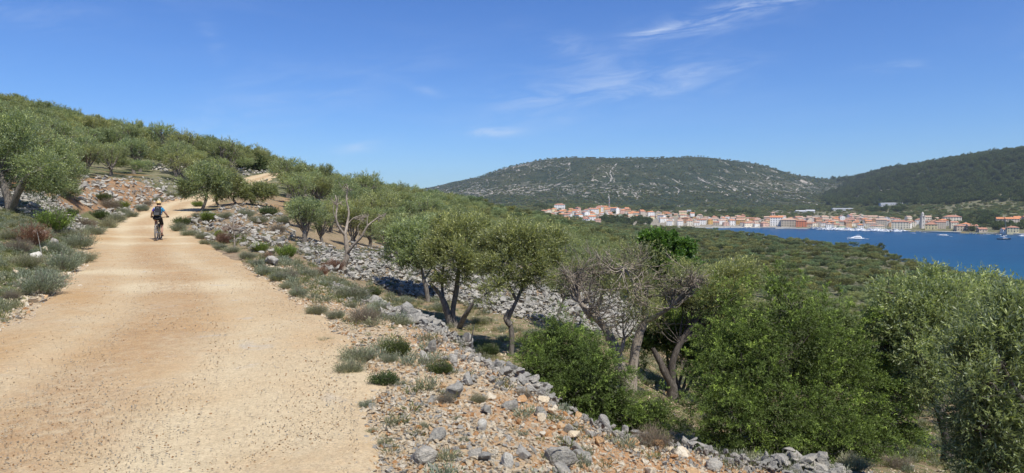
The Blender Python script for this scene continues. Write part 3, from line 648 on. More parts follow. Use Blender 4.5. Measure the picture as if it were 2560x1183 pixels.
# ------------------------------------------------------------------ individually shaped trees near the track
def traced(name, label, cat, base, Y, limbs, blobs, leaf, nt_, per, tl, L, Wd, bark=BARK, up=.5, seed=0, group=None, twigs=0, jit=.5, shell=.5, droop=0, spread=.9, twl=.5, sides=9, depth=.8, gn=.14, rs=.76, bs=.71):
    """limbs: [((u, v, dy), ...), r0, r1]; blobs: (u, v, radius px, dy). dy = metres behind the foot of the tree"""
    r = rng(seed + 900); b0 = at(base[0], base[1], Y); gzz = gz(b0[0], b0[1]); b0[2] = gzz
    o = thing(name, b0, label, cat, group)
    parts = []
    for pts, r0, r1 in limbs:
        parts.append(([at(p[0], p[1], Y + (p[2] if len(p) > 2 else 0)) - b0 for p in pts], list(np.linspace(r0 * rs, r1 * rs, len(pts)))))
    # the foot goes into the ground
    p0, rr0 = parts[0]; foot = np.array([p0[0][0], p0[0][1], -.25]); parts[0] = ([foot] + p0, [rr0[0] * 1.35] + rr0)
    B = []
    for bb in blobs:
        c = at(bb[0], bb[1], Y + (bb[3] if len(bb) > 3 else 0)) - b0; s = bb[2] / F * Y * bs; B.append((c, np.array([s, s * depth, s * .85])))
    if twigs:
        tips = [np.array(q) for p, _ in parts for q in p[max(1, len(p) // 2):]]
        T = np.array(tips); 
        for i in range(twigs):
            c, s = B[r.integers(len(B))]; q = c + rand_dirs(r, 1)[0] * s * r.uniform(.5, 1.15); j = np.argsort(np.linalg.norm(T - q, axis=1))[:3]; st = T[r.choice(j)]
            m1 = st * .62 + q * .38 + r.normal(0, .05, 3) + [0, 0, -.04]; parts.append(([st, m1, q], [.017, .011, .005]))
            for _ in range(5):
                st2 = m1 + (q - m1) * r.random(); e = st2 + unit(q - st + r.normal(0, .45, 3) * np.linalg.norm(q - st)) * twl * r.uniform(.4, 1) + [0, 0, .06]
                parts.append(([st2, (st2 + e) / 2 + r.normal(0, .02, 3), e], [.007, .0055, .003]))
    elif B:
        ends = [np.array(p[-1]) for p, _ in parts]
        for c, s in B:
            st = min(ends, key=lambda e: np.linalg.norm(e - c)); parts.append(([st, (st + c) / 2 + r.normal(0, .06, 3), c], [.04, .03, .015]))
            for _ in range(4):
                q = c + rand_dirs(r, 1)[0] * s * .85; parts.append(([c, (c + q) / 2 + r.normal(0, .05, 3), q], [.02, .012, .005]))
    link('trunk', wood_mesh('trunk', bark, parts, r, sides, gn, 3), o)
    if nt_: link('crown', leaf_mesh('crown', leaf, r, B, nt_, per, tl, L, Wd, up=up, jit=jit, shell=shell, droop=droop, spread=spread), o)
    return o
def hitY(u, v): return ground_at(u, v)[1]

OG = 'olive trees round the stony hollow'
traced('olive_tree', 'big dark olive tree standing at the left edge above the pale stone heap', 'olive tree', (22, 530), hitY(22, 530),
       [(((28, 535), (22, 505), (12, 470), (0, 430)), .26, .12), (((28, 525), (42, 490, -.3), (60, 450, -.5), (85, 430, -.6)), .22, .08), (((20, 500), (5, 460, .8), (-30, 420, 1)), .16, .07)],
       [(40,350,75,0),(105,425,72,-.4),(-10,330,75,0),(135,455,52,-.2),(-70,400,90,0),(60,315,45,.3),(60,440,60,.8),(0,420,70,.6),(150,400,50,.7),(170,430,45,1.2),(120,380,55,1),(100,475,40,.3),(-60,310,70,.5)],
       LEAF_OLIVE, 6200, 10, .32, .085, .026, seed=1, group=OG)
traced('olive_tree', 'olive tree whose crown hangs beside the large dark one, over the stone heap', 'olive tree', (120, 478), hitY(120, 478) ,
       [(((120, 478), (125, 455), (135, 430)), .14, .08)],
       [(150,440,42,0),(165,470,36,-.2),(120,470,38,-.2),(140,405,40,.3),(175,420,30,.2),(100,450,40,.2),(150,375,30,.3)], LEAF_OLIVE, 3200, 9, .3, .10, .032, seed=2, group=OG)
traced('olive_tree', 'round olive tree with a dark leaning trunk casting shade on the road ahead', 'olive tree', (505, 530), hitY(505, 528),
       [(((504, 528), (512, 510), (516, 494), (517, 470)), .15, .09), (((516, 494), (500, 465, -.3), (480, 455, -.4)), .08, .04), (((517, 480), (545, 455, .2)), .07, .04)],
       [(520,440,42,0),(482,458,34,-.2),(470,475,26,0),(550,445,34,.2),(510,468,32,-.6),(500,430,30,.6),(540,465,30,.5),(560,462,24,0),(495,482,22,-.5)], LEAF_OLIVE, 3300, 9, .36, .125, .040, seed=3, group='olive trees beside the bend of the road')
for i, (bu, bv, bl, lb) in enumerate((
    ((549, 517), None, [(560,440,30,0),(548,470,24,0),(580,455,26,.3),(545,487,18,0)], 'slim olive tree with one dark trunk just right of the round roadside olive'),
    ((592, 512), None, [(596,468,28,0),(575,478,22,0),(612,480,22,.2)], 'small olive tree with a short dark trunk left of the crooked one'),
    ((634, 514), None, [(650,476,26,0),(625,482,22,0),(672,480,22,.2),(645,490,20,-.3)], 'olive tree with a crooked forked trunk on the orange bank right of the road'))):
    Y = hitY(*bu)
    traced('olive_tree', lb, 'olive tree', bu, Y, [(((bu[0], bu[1]), (bu[0] - 8, bu[1] - 12), (bu[0] - 6, bu[1] - 30)), .14, .08), (((bu[0] - 6, bu[1] - 22), (bu[0] + 10, bu[1] - 38, .3)), .08, .04)],
           bl, LEAF_OLIVE, 1700, 9, .36, .13, .042, seed=10 + i, group='olive trees beside the bend of the road')
# the olive trees of the hollow
YF = 22.6
traced('olive_tree', 'thin single-trunked olive tree in front of the grey stone bank, left of the three-stemmed olive', 'olive tree', (1070, 755), hitY(1070, 755),
       [(((1071, 755), (1066, 725), (1060, 700), (1054, 672)), .12, .06), (((1060, 700), (1080, 668, .3)), .05, .03)],
       [(1045,605,62,0),(1000,600,46,.1),(1085,580,50,.4),(1030,640,42,-.3),(990,635,32,0),(1070,640,38,0),(1020,570,38,.5),(1100,620,36,0)], LEAF_OLIVE, 4200, 10, .28, .082, .024, seed=20, group=OG)
traced('olive_tree', 'olive tree with three grey stems, one a bare broken stub', 'olive tree', (1135, 820), hitY(1135, 820),
       [(((1128, 822), (1120, 790), (1108, 752), (1095, 730), (1072, 705, -.2)), .15, .05), (((1138, 822), (1132, 780, .1), (1140, 730, .15), (1146, 680, .1), (1150, 640)), .13, .06),
        (((1148, 822), (1160, 795, -.3), (1172, 775, -.5), (1188, 748, -.6)), .12, .05), (((1108, 752), (1105, 705, .3), (1110, 660, .3)), .06, .04)],
       [(1110,605,58,0),(1165,590,62,0),(1205,625,48,.2),(1140,640,48,-.5),(1180,655,40,-.4),(1125,570,45,.4),(1080,640,36,-.2),(1160,680,24,-.4),(1215,665,30,0),(1190,570,42,.5),(1110,690,22,-.3)], LEAF_OLIVE, 4800, 11, .26, .070, .020, seed=21, group=OG)
traced('olive_tree', 'olive tree with one slender trunk and a black hollow burl halfway up', 'olive tree', (1277, 890), hitY(1277, 890),
       [(((1277, 892), (1280, 850), (1276, 815), (1270, 800), (1290, 755), (1308, 715, .2), (1316, 690, .3)), .085, .05), (((1276, 812), (1264, 795), (1273, 775)), .11, .05), (((1292, 752), (1276, 722, -.1), (1268, 700, -.2)), .055, .035)],
       [(1290,610,62,0),(1345,610,52,.1),(1240,615,48,.2),(1260,660,46,-.3),(1330,660,50,-.2),(1370,645,36,.1),(1225,660,32,0),(1300,580,42,.5),(1360,690,26,-.3),(1215,735,26,-.6),(1240,715,24,-.5),(1385,600,34,.4),(1310,700,24,-.2)], LEAF_OLIVE, 5000, 11, .24, .064, .018, seed=22, group=OG)
traced('olive_tree', 'half-bare olive tree with yellowing leaves above a snaking thin stem', 'olive tree', (1425, 850), hitY(1425, 842),
       [(((1427, 845), (1418, 815), (1396, 792), (1405, 762), (1408, 745), (1400, 732), (1378, 728)), .055, .028), (((1405, 760), (1425, 720, .3), (1440, 680, .4), (1450, 640, .4)), .03, .015)],
       [(1430,680,60,.2),(1470,640,52,.4),(1400,700,36,0),(1500,690,46,.5),(1460,720,40,0),(1410,640,40,.4)], LEAF_OLIVE, 1500, 9, .26, .062, .018, seed=23, group=OG, twigs=70, twl=.32)
traced('tree_stump', 'pale split dead stump leaning between the snaking stem and the big twiggy tree', 'stump', (1440, 838), hitY(1440, 835) - .6,
       [(((1443, 862), (1430, 828), (1434, 802), (1449, 778)), .10, .04), (((1436, 840), (1458, 868), (1468, 885)), .05, .02)], [], None, 0, 0, 0, 0, 0, bark=BARK_DEAD, seed=24)
HY = 14.6
traced('dead_tree', 'large half-dead tree with a forked trunk and a wide grey crown of bare twigs', 'tree', (1577, 1030), HY,
       [(((1580, 1030), (1572, 975), (1556, 935), (1540, 880, .1), (1518, 830, .1), (1495, 800, .1), (1470, 782), (1452, 758)), .15, .05), (((1582, 1030), (1580, 950, .1), (1588, 880, .2), (1600, 830, .2), (1612, 800, .2), (1614, 740, .2), (1618, 690, .3), (1606, 660, .3)), .12, .03),
        (((1610, 806, .2), (1645, 788), (1676, 768, -.2), (1705, 735, -.3), (1740, 700, -.3)), .055, .015), (((1497, 802, .1), (1494, 770, .5), (1510, 720, .6), (1500, 680, .6)), .06, .02),
        (((1545, 885), (1555, 870, -.1), (1560, 845, -.1)), .06, .03), (((1453, 760), (1440, 720, .2), (1425, 690, .3)), .03, .012), (((1612, 760, .2), (1585, 710, -.2), (1560, 670, -.2)), .03, .012)],
       [(1480,700,70,.2),(1560,690,75,0),(1640,690,70,0),(1540,760,60,-.4),(1700,700,52,-.2),(1430,690,45,.2),(1590,640,48,.4),(1510,650,48,.5),(1600,770,40,-.5),(1740,700,30,-.3)],
       LEAF_OLIVE, 1700, 8, .24, .055, .014, bark=BARK_DEAD, seed=25, twigs=300, twl=.30, sides=10, rs=1.05, bs=.9)
traced('olive_tree', 'low olive tree with a V-shaped dark trunk right of the twiggy grey tree', 'olive tree', (1675, 962), 16.3,
       [(((1680, 965), (1662, 930), (1648, 900), (1632, 870)), .16, .06), (((1678, 960), (1682, 905), (1700, 860), (1730, 815), (1755, 780)), .14, .05)],
       [(1755,730,62,0),(1815,705,62,.4),(1860,690,56,.5),(1720,690,48,.3),(1800,760,52,0),(1690,740,40,.4),(1840,750,50,.2),(1640,800,30,.2)], LEAF_OLIVE, 4300, 10, .24, .062, .018, bark=BARK_DARK, seed=26, group=OG, twigs=60, twl=.3)
traced('broadleaf_tree', 'bright fresh-green leafy tree standing out behind the twiggy grey tree', 'tree', (1665, 720), 31.0,
       [(((1665, 720), (1666, 690), (1660, 650)), .14, .08), (((1662, 670), (1690, 640, .2)), .06, .03), (((1662, 665), (1630, 620, .2)), .06, .03)],
       [(1650,612,38,0),(1700,622,32,.2),(1622,606,26,0),(1690,655,36,-.3),(1722,650,26,.2),(1640,650,32,.2),(1665,596,22,.3),(1610,640,22,0),(1700,680,30,0),(1660,690,34,.3)], LEAF_BRIGHT, 2400, 9, .28, .15, .085, bark=BARK_DARK, seed=27, up=.25)
DEADL = [(((863, 683), (858, 665), (868, 640), (866, 610), (862, 583)), .15, .085), (((864, 590), (848, 570, -.2), (840, 545, -.3), (843, 512, -.3), (838, 488, -.3)), .07, .02),
         (((863, 585), (868, 560, .2), (872, 530, .3), (866, 500, .3), (869, 470, .3), (866, 460, .3)), .065, .014), (((866, 636), (885, 612, -.2), (905, 590, -.3), (918, 566, -.3), (940, 548, -.2), (965, 533, -.2)), .075, .016),
         (((868, 562, .2), (884, 545, .3), (906, 537, .4)), .03, .01), (((918, 566, -.3), (918, 548, -.3), (922, 535, -.3)), .03, .01), (((838, 545, -.3), (833, 525, -.4), (836, 505, -.4)), .03, .01),
         (((866, 610), (876, 600), (876, 592)), .04, .015), (((862, 586), (842, 572), (830, 570)), .03, .01), (((868, 500, .3), (876, 490, .3)), .02, .006), (((930, 555, -.3), (942, 545, 0), (950, 540, .1)), .02, .006),
         (((890, 606, -.2), (896, 585, 0), (894, 568, 0)), .025, .008), (((862, 480, .3), (850, 462, .3), (846, 455, .3)), .014, .005)]
traced('dead_tree', 'bleached leafless dead tree with bare antler-like limbs beside the stone bank', 'dead tree', (863, 683), hitY(863, 683), DEADL,
       [(843,505,14,-.3),(870,480,14,.3),(940,548,22,-.2),(905,545,14,.3),(835,560,12,0)], None, 0, 0, 0, 0, 0, bark=BARK_DEAD, seed=28, twigs=22, twl=.22)
traced('dead_sapling', 'thin leafless dead sapling with side twigs at the right road edge', 'sapling', (587, 625), hitY(587, 625),
       [(((587, 626), (586, 600), (585, 570), (583, 542)), .05, .02), (((586, 585), (572, 560), (560, 553)), .02, .006), (((586, 590), (610, 575), (640, 560)), .018, .005), (((586, 600), (600, 590), (612, 580)), .015, .005)],
       [(585,575,22,0),(610,580,20,0),(565,570,18,0)], None, 0, 0, 0, 0, 0, bark=BARK_DEAD, seed=29, twigs=20, twl=.35, sides=6)
# large olives on the right
traced('olive_tree', 'dark olive tree with a bare leaning trunk right of the large juniper', 'olive tree', (2365, 1112), 10.9,
       [(((2368, 1112), (2358, 1070), (2345, 1020), (2318, 965), (2290, 905), (2268, 850)), .14, .07), (((2345, 1020), (2385, 960, .4), (2410, 890, .5)), .07, .04), (((2290, 905), (2240, 880, .4), (2215, 850, .4)), .05, .02)],
       [(2275,800,82,.2),(2355,775,86,.2),(2245,735,48,.4),(2330,730,56,.3),(2425,770,74,.6),(2300,850,56,0),(2220,810,50,.5),(2400,830,70,.7),(2230,880,40,.3),(2250,935,52,.5),(2205,975,42,.6),(2290,990,40,.4),(2330,960,40,-.3),(2310,900,46,-.3),(2420,900,60,.8),(2450,980,60,.9),(2440,712,36,.9),(2370,860,50,.3)], LEAF_OLIVE, 7000, 11, .24, .060, .017, bark=BARK_DARK, seed=30, group=OG, rs=.52, bs=.92)
traced('olive_tree', 'nearest olive tree, its long silvery leaves filling the right edge', 'olive tree', (2640, 1330), 6.6,
       [(((2640, 1330), (2650, 1200), (2620, 1080), (2600, 1000)), .13, .06), (((2620, 1080), (2540, 980, -.2), (2500, 900, -.2)), .05, .02), (((2610, 1040), (2600, 880, .1), (2570, 800, .2)), .05, .02)],
       [(2490,860,105,0),(2565,815,90,.1),(2550,950,120,0),(2455,960,80,-.1),(2530,1070,105,0),(2470,1060,60,-.1),(2640,860,140,.3),(2650,1050,150,.2),(2590,1170,110,0),(2520,790,50,.2),(2430,880,50,.1),(2500,1150,60,.1),(2440,1120,55,.2),(2420,1030,46,.2),(2480,1190,70,0)], LEAF_OLIVE, 5400, 13, .22, .056, .0145, seed=31, group=OG, shell=.35, bs=.92)
# junipers
def juniper(label, base, Y, blobs, n, seed, leaf=LEAF_JUN, group='juniper bushes below the rubble edge', per=28, tl=.30, L=.034, Wd=.0098, cat='juniper bush', name='juniper_bush'):
    r = rng(seed); b0 = at(base[0], base[1], Y); b0[2] = gz(b0[0], b0[1]); o = thing(name, b0, label, cat, group)
    B = [(at(b[0], b[1], Y + (b[3] if len(b) > 3 else 0)) - b0, np.array([1, .9, .95]) * b[2] / F * Y) for b in blobs]
    m_ = n // 9; Pb, db, kb = blob_points(r, B, m_, .55, 1); c = np.mean([b[0] for b in B], 0); ax = unit(db * .7 + unit(Pb - c) * .5 + np.array([0, 0, .35]) + r.normal(0, .3, (m_, 3)))
    j = r.integers(0, m_, n); tq = r.random(n); ln = r.uniform(.25, .62, m_)[j]                      # feathery plumes, each a bough end
    P = Pb[j] + ax[j] * (tq * ln - .12)[:, None] + r.normal(0, 1, (n, 3)) * (.085 * (1.05 - tq))[:, None]; k = kb[j]
    D = unit(ax[j] + r.normal(0, .5, (n, 3))); T_ = tl * r.uniform(.45, 1.1, n) * (1.1 - .5 * tq)
    tnt = r.random(m_)[j] * .6 + r.random(n) * .15 + .25 * tq
    t = np.tile(np.linspace(.0, 1, per), n); tt = np.repeat(T_, per)
    Pi = np.repeat(P, per, 0) + np.repeat(D, per, 0) * (t * tt)[:, None]; Pi[:, 2] -= .28 * t ** 2 * tt      # tips nod
    side = rand_dirs(r, len(Pi)) * ((1 - t) * .24 * tt)[:, None]; Pi = Pi + side * .55
    LD = unit(np.repeat(D, per, 0) * .8 + unit(side + 1e-6) * .9 + rand_dirs(r, len(Pi)) * .5)
    V, Fc = quads(Pi, LD, L * r.uniform(.7, 1.4, len(Pi)), Wd, r, None)
    fc = np.repeat(np.clip(np.repeat(tnt, per) * .8 + .45 * (t - .4) + r.normal(0, .08, len(Pi)), 0, 1), 4)
    Pq, dq, kq = blob_points(r, [(b[0], b[1] * .84) for b in B], n * 5, .25, 1)      # filler needles, the shade inside the bush put into their dark tint
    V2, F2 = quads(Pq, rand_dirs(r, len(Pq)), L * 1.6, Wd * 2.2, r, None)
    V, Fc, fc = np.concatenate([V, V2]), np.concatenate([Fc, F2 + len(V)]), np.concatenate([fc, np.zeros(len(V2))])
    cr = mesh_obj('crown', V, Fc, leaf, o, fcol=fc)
    parts = []
    for c_, s in B:
        m_ = c_ * .5 + np.array([0, 0, -.1]); parts.append(([np.array([r.uniform(-.15, .15), r.uniform(-.1, .1), -.15]), m_ + r.normal(0, .08, 3), c_], [.05, .035, .018]))
        for _ in range(7):
            q = c_ + rand_dirs(r, 1)[0] * s * .9; parts.append(([c_, (c_ + q) / 2 + r.normal(0, .04, 3), q], [.016, .01, .004]))
    link('stem', wood_mesh('stem', BARK_DARK, parts, r, 6), o); return o
juniper('very large bushy juniper filling the lower right, dark inside', (1990, 1120), 10.6,
        [(1960,900,135,.2),(1860,930,110,.1),(2070,930,115,.3),(1985,790,80,.5),(1880,820,75,.5),(2090,830,70,.6),(2060,1060,95,-.5),(2170,1030,75,.1),(1930,1060,110,-.6),(1800,880,70,.6),(1830,1040,85,-.6),(2230,1060,55,.2),(1960,1130,60,-.9),(2100,1130,60,-.8),(1790,980,62,.3),(2150,900,70,.8),(1950,720,42,.9),(1820,760,48,1),(1780,1090,40,-.5),(2180,1110,50,-.4),(2270,1080,38,.2),(1860,1130,40,-.7)], 6400, 71)
juniper('lower sprawling juniper round the foot of the twiggy grey tree', (1480, 1010), 11.2,
        [(1470,930,72,0),(1400,930,58,.1),(1530,1010,50,-.2),(1610,1040,44,-.3),(1430,880,50,.4),(1355,880,38,.5),(1490,985,62,-.4),(1345,940,36,.2),(1385,840,34,.6),(1550,1050,42,-.5),(1640,1050,36,-.2),(1335,900,26,.3),(1440,1000,40,-.4),(1480,900,36,.4)], 3200, 72)
juniper('dark juniper behind the V-shaped olive trunk', (1700, 880), 17.5, [(1690,840,48,0),(1740,870,42,0),(1660,820,34,.3),(1730,810,40,.4),(1620,850,30,.2),(1780,850,36,.3)], 1300, 73, L=.055, Wd=.024, tl=.4, per=20)
print('named trees', round(time.time() - T0, 1))
# ------------------------------------------------------------------ stones
def m_stone(name, a, b2, c2, sc_=7, lich=.35):
    m, nt, b = MAT(name); P = N(nt, 'ShaderNodeTexCoord').outputs['Object']; oi = N(nt, 'ShaderNodeObjectInfo').outputs['Random']
    off = N(nt, 'ShaderNodeVectorMath', {0: P, 1: N(nt, 'ShaderNodeCombineXYZ', {0: MA(nt, 'MULTIPLY', oi, 40.0)}).outputs[0]}, operation='ADD').outputs[0]
    n1 = NOISE(nt, off, sc_ * .35, 6, .7); n2 = NOISE(nt, off, sc_, 5, .7)
    c = MIX(nt, STEP(nt, oi, .15, .85), a, b2); c = MIX(nt, MA(nt, 'MULTIPLY', STEP(nt, n1, .5, .68), .75), c, c2)
    c = MIX(nt, 1, c, RAMP(nt, n2, [(.28, 1 - lich), (.72, 1 + lich * .6)]), 'MULTIPLY')
    SETC(nt, b, c); b.inputs['Roughness'].default_value = .92; b.inputs['Specular IOR Level'].default_value = .15; BUMP(nt, b, n2, .8, .05); return m
ST_GREY = m_stone('grey_limestone', (.30, .285, .25), (.40, .375, .325), (.50, .45, .37))
ST_GREY_D = m_stone('grey_limestone_lichen', (.22, .215, .195), (.33, .315, .28), (.44, .40, .33))
ST_CREAM = m_stone('cream_limestone', (.64, .53, .37), (.70, .62, .48), (.56, .40, .24), lich=.2)
ST_RUST = m_stone('iron_stained_stone', (.46, .24, .10), (.58, .38, .20), (.50, .44, .35), lich=.25)
ST_WHITE = m_stone('white_stone', (.58, .55, .48), (.66, .62, .54), (.5, .45, .36), lich=.2)
def hull_mesh(name, r, n, mat, ax=(1, .8, .6), chip=.0, bev=0):
    bm = bmesh.new(); d = rand_dirs(r, n); d = np.sign(d) * np.abs(d) ** .8; d = unit(d) * r.uniform(.68, 1.0, (n, 1))
    for p in d * np.array(ax) * .5: bm.verts.new(p)
    res = bmesh.ops.convex_hull(bm, input=bm.verts)
    bmesh.ops.delete(bm, geom=list({g for g in res['geom_unused'] + res['geom_interior'] if isinstance(g, bmesh.types.BMVert)}), context='VERTS')
    bmesh.ops.dissolve_limit(bm, angle_limit=R(14), verts=bm.verts, edges=bm.edges)
    if bev:
        bmesh.ops.bevel(bm, geom=bm.edges, offset=bev, segments=1, affect='EDGES', profile=.5)
        bmesh.ops.triangulate(bm, faces=bm.faces)
    me = bpy.data.meshes.new(name); bm.to_mesh(me); bm.free(); me.materials.append(mat); return me
def boulder_mesh(name, r, mat, ax):
    bm = bmesh.new(); n = 15; d = rand_dirs(r, n)
    for p in d * np.array(ax) * .5: bm.verts.new(p)
    res = bmesh.ops.convex_hull(bm, input=bm.verts); bmesh.ops.delete(bm, geom=list({g for g in res['geom_unused'] + res['geom_interior'] if isinstance(g, bmesh.types.BMVert)}), context='VERTS')
    bmesh.ops.bevel(bm, geom=bm.edges, offset=.05, segments=1, affect='EDGES'); bmesh.ops.triangulate(bm, faces=bm.faces)
    bmesh.ops.subdivide_edges(bm, edges=bm.edges, cuts=2, use_grid_fill=True)
    bm.normal_update(); o = r.random() * 50
    for v in bm.verts:
        k = float(fbm(np.array([v.co.x * 5 + o]), np.array([v.co.y * 5 + v.co.z * 4]), 3, 3)[0]); v.co += v.normal * k * .09
    me = bpy.data.meshes.new(name); bm.to_mesh(me); bm.free(); me.materials.append(mat); return me
SR = rng(41)
STM = {k: [hull_mesh('stone', SR, int(SR.integers(9, 14)), m, ax, bev=.02) for ax in ((1, .8, .5), (1, .7, .62), (1, .9, .36), (.95, .8, .7), (1, .6, .42), (1, .85, .55))]
       for k, m in (('g', ST_GREY), ('d', ST_GREY_D), ('c', ST_CREAM), ('r', ST_RUST), ('w', ST_WHITE))}
PEB = {k: [proto('pebble', hull_mesh('pebble', SR, 9, m, ax)) for ax in ((1, .8, .55), (1, .7, .6), (1, .9, .4), (.9, .8, .7))] for k, m in (('g', ST_GREY), ('c', ST_CREAM), ('r', ST_RUST), ('d', ST_GREY_D))}
def stone_obj(parent, x, y, z, s, r, kinds, base=(0, 0, 0), flat=1.0):
    k = kinds[r.integers(len(kinds))]; me = STM[k][r.integers(6)]
    o = link('stone', me, parent); o.location = (x - base[0], y - base[1], z - base[2]); o.scale = (s, s * r.uniform(.8, 1.1), s * r.uniform(.8, 1.15) * flat)
    o.rotation_euler = (r.normal(0, .35), r.normal(0, .35), r.uniform(0, 6.28)); return o
VU = np.linspace(-200, 2760, 75)
def ground_many(us, vs, lo=3, hi=160, n=420):
    us, vs = np.asarray(us, float), np.asarray(vs, float); xc, yc = (us - CX) / F, (CY - vs) / F; c, s = math.cos(PITCH), math.sin(PITCH)
    dy = c + yc * s; dx, dz = xc / dy, (-s + yc * c) / dy; Ys = np.exp(np.linspace(math.log(lo), math.log(hi), n))
    X = dx[:, None] * Ys; Yy = np.broadcast_to(Ys, X.shape); H = height(X, Yy, detail=False, road=False); below = (EYE + dz[:, None] * Ys) <= H
    k = below.argmax(1); ok = below.any(1); Y = Ys[k]; return np.stack([dx * Y, Y, height(dx * Y, Y)], 1)[ok]
def stone_bank(name, label, poly, n, smin, smax, kinds, seed, cat='stone bank', lift=.5, thin=0, layers=True):
    """tumbled stones over the part of the ground seen inside a region of the photo; 300 largest are parts"""
    r = rng(seed); poly = np.array(poly, float); lo, hi = poly.min(0), poly.max(0); us, vs = r.uniform(lo[0], hi[0], n * 4), r.uniform(lo[1], hi[1], n * 4)
    m = poly_sd(poly, us, vs) < 0; us, vs = us[m][:n], vs[m][:n]; P = ground_many(us, vs)
    s = smin + (smax - smin) * r.random(len(P)) ** 2.2
    D, _, _ = road_dist(P[:, 0], P[:, 1]); k = D > .15; P, s = P[k], s[k]
    app = s / P[:, 1]; o_ = np.argsort(-app); P, s = P[o_], s[o_]; c0 = P.mean(0)
    t = thing(name, c0, label, cat)
    P[:, 2] += s * r.uniform(-.05, lift, len(P))
    for p, q in zip(P[:300], s[:300]): stone_obj(t, *p, q, r, kinds, c0)
    P, s = P[300:], s[300:]; n2 = len(P)
    if n2:
        for kk in sorted(set(kinds)):
            m = r.integers(0, len(set(kinds)), n2) == 0 if kk != sorted(set(kinds))[-1] else np.ones(n2, bool)
            Q, q = P[m], s[m]; P, s = P[~m], s[~m]; n2 = len(P)
            pr = [proto('rubble', me) for me in STM[kk]]
            if len(Q): scatter('rubble', pr, Q - c0, np.stack([r.normal(0, .4, len(Q)), r.normal(0, .4, len(Q)), r.uniform(0, 6.28, len(Q))], 1), np.stack([q, q * r.uniform(.75, 1.1, len(Q)), q * r.uniform(.7, 1.1, len(Q))], 1), parent=t)
            if not n2: break
    return t
stone_bank('stone_bank', 'long bank of tumbled grey field stones across the hollow behind the olive trees',
    [(745,598),(800,612),(860,632),(930,640),(1000,640),(1080,648),(1150,655),(1280,668),(1400,700),(1560,735),(1640,790),(1600,850),(1500,840),(1400,812),(1280,795),(1190,772),(1130,758),(1060,745),(1000,738),(940,712),(870,700),(800,675),(740,640)], 9500, .10, .42, 'ggggddg', 51)
stone_bank('stone_heap', 'pale heap of loose field stones under the olive trees at the left edge',
    [(-60,478),(60,482),(150,490),(172,497),(250,530),(320,560),(300,575),(225,562),(170,545),(100,545),(40,528),(-60,520)], 4200, .11, .40, 'ggggd', 52, 'stone heap')
stone_bank('stone_bank', 'orange earth bank strewn with grey rocks below the terrace of olives',
    [(175,455),(230,445),(300,448),(380,445),(430,440),(470,445),(455,480),(420,500),(380,520),(330,528),(290,520),(230,500),(180,492)], 900, .12, .8, 'ggdg', 53)
stone_bank('stone_bank', 'rocky patches of grey stone on the orange slope right of the bend of the road',
    [(430,560),(470,545),(500,535),(560,515),(640,505),(690,520),(720,560),(740,600),(700,640),(640,640),(600,610),(540,590),(480,600),(440,580)], 1100, .10, .6, 'ggdg', 54)
stone_bank('stone_patch', 'grey rock outcrop among olive trees just under the upper road', 
    [(540,415),(620,410),(700,440),(640,470),(560,440),(440,430),(380,432),(380,412),(460,405)], 1200, .2, .9, 'ggd', 55, 'rock outcrop')
# dry wall of the far edge of the hollow: courses of roughly fitted stones
def dry_wall():
    r = rng(56); A, B = at(868, 655, 29.5), at(1010, 668, 29.0); n = 26; t = thing('dry_stone_wall', (A[0], A[1], gz(A[0], A[1]) - .2), 'short standing piece of dry-stone wall on top of the grey stone bank', 'stone wall')
    b0 = np.array(t.location)
    for c in range(6):
        x = 0.0
        while x < 1:
            s = r.uniform(.16, .30); p = A[:2] * (1 - x) + B[:2] * x; z = gz(*p)
            top = 5 - int(1.3 * abs(math.sin(x * 5)))
            if c <= top: 
                o = stone_obj(t, p[0] + r.normal(0, .03), p[1] + .12 + r.normal(0, .03) + c * .025, z - .25 + c * .14, s * 1.08, r, 'ggdg', b0, .75); o.rotation_euler = (r.normal(0, .12), r.normal(0, .12), r.normal(0, .2))
            x += s * .88 / np.linalg.norm(B[:2] - A[:2])
dry_wall()
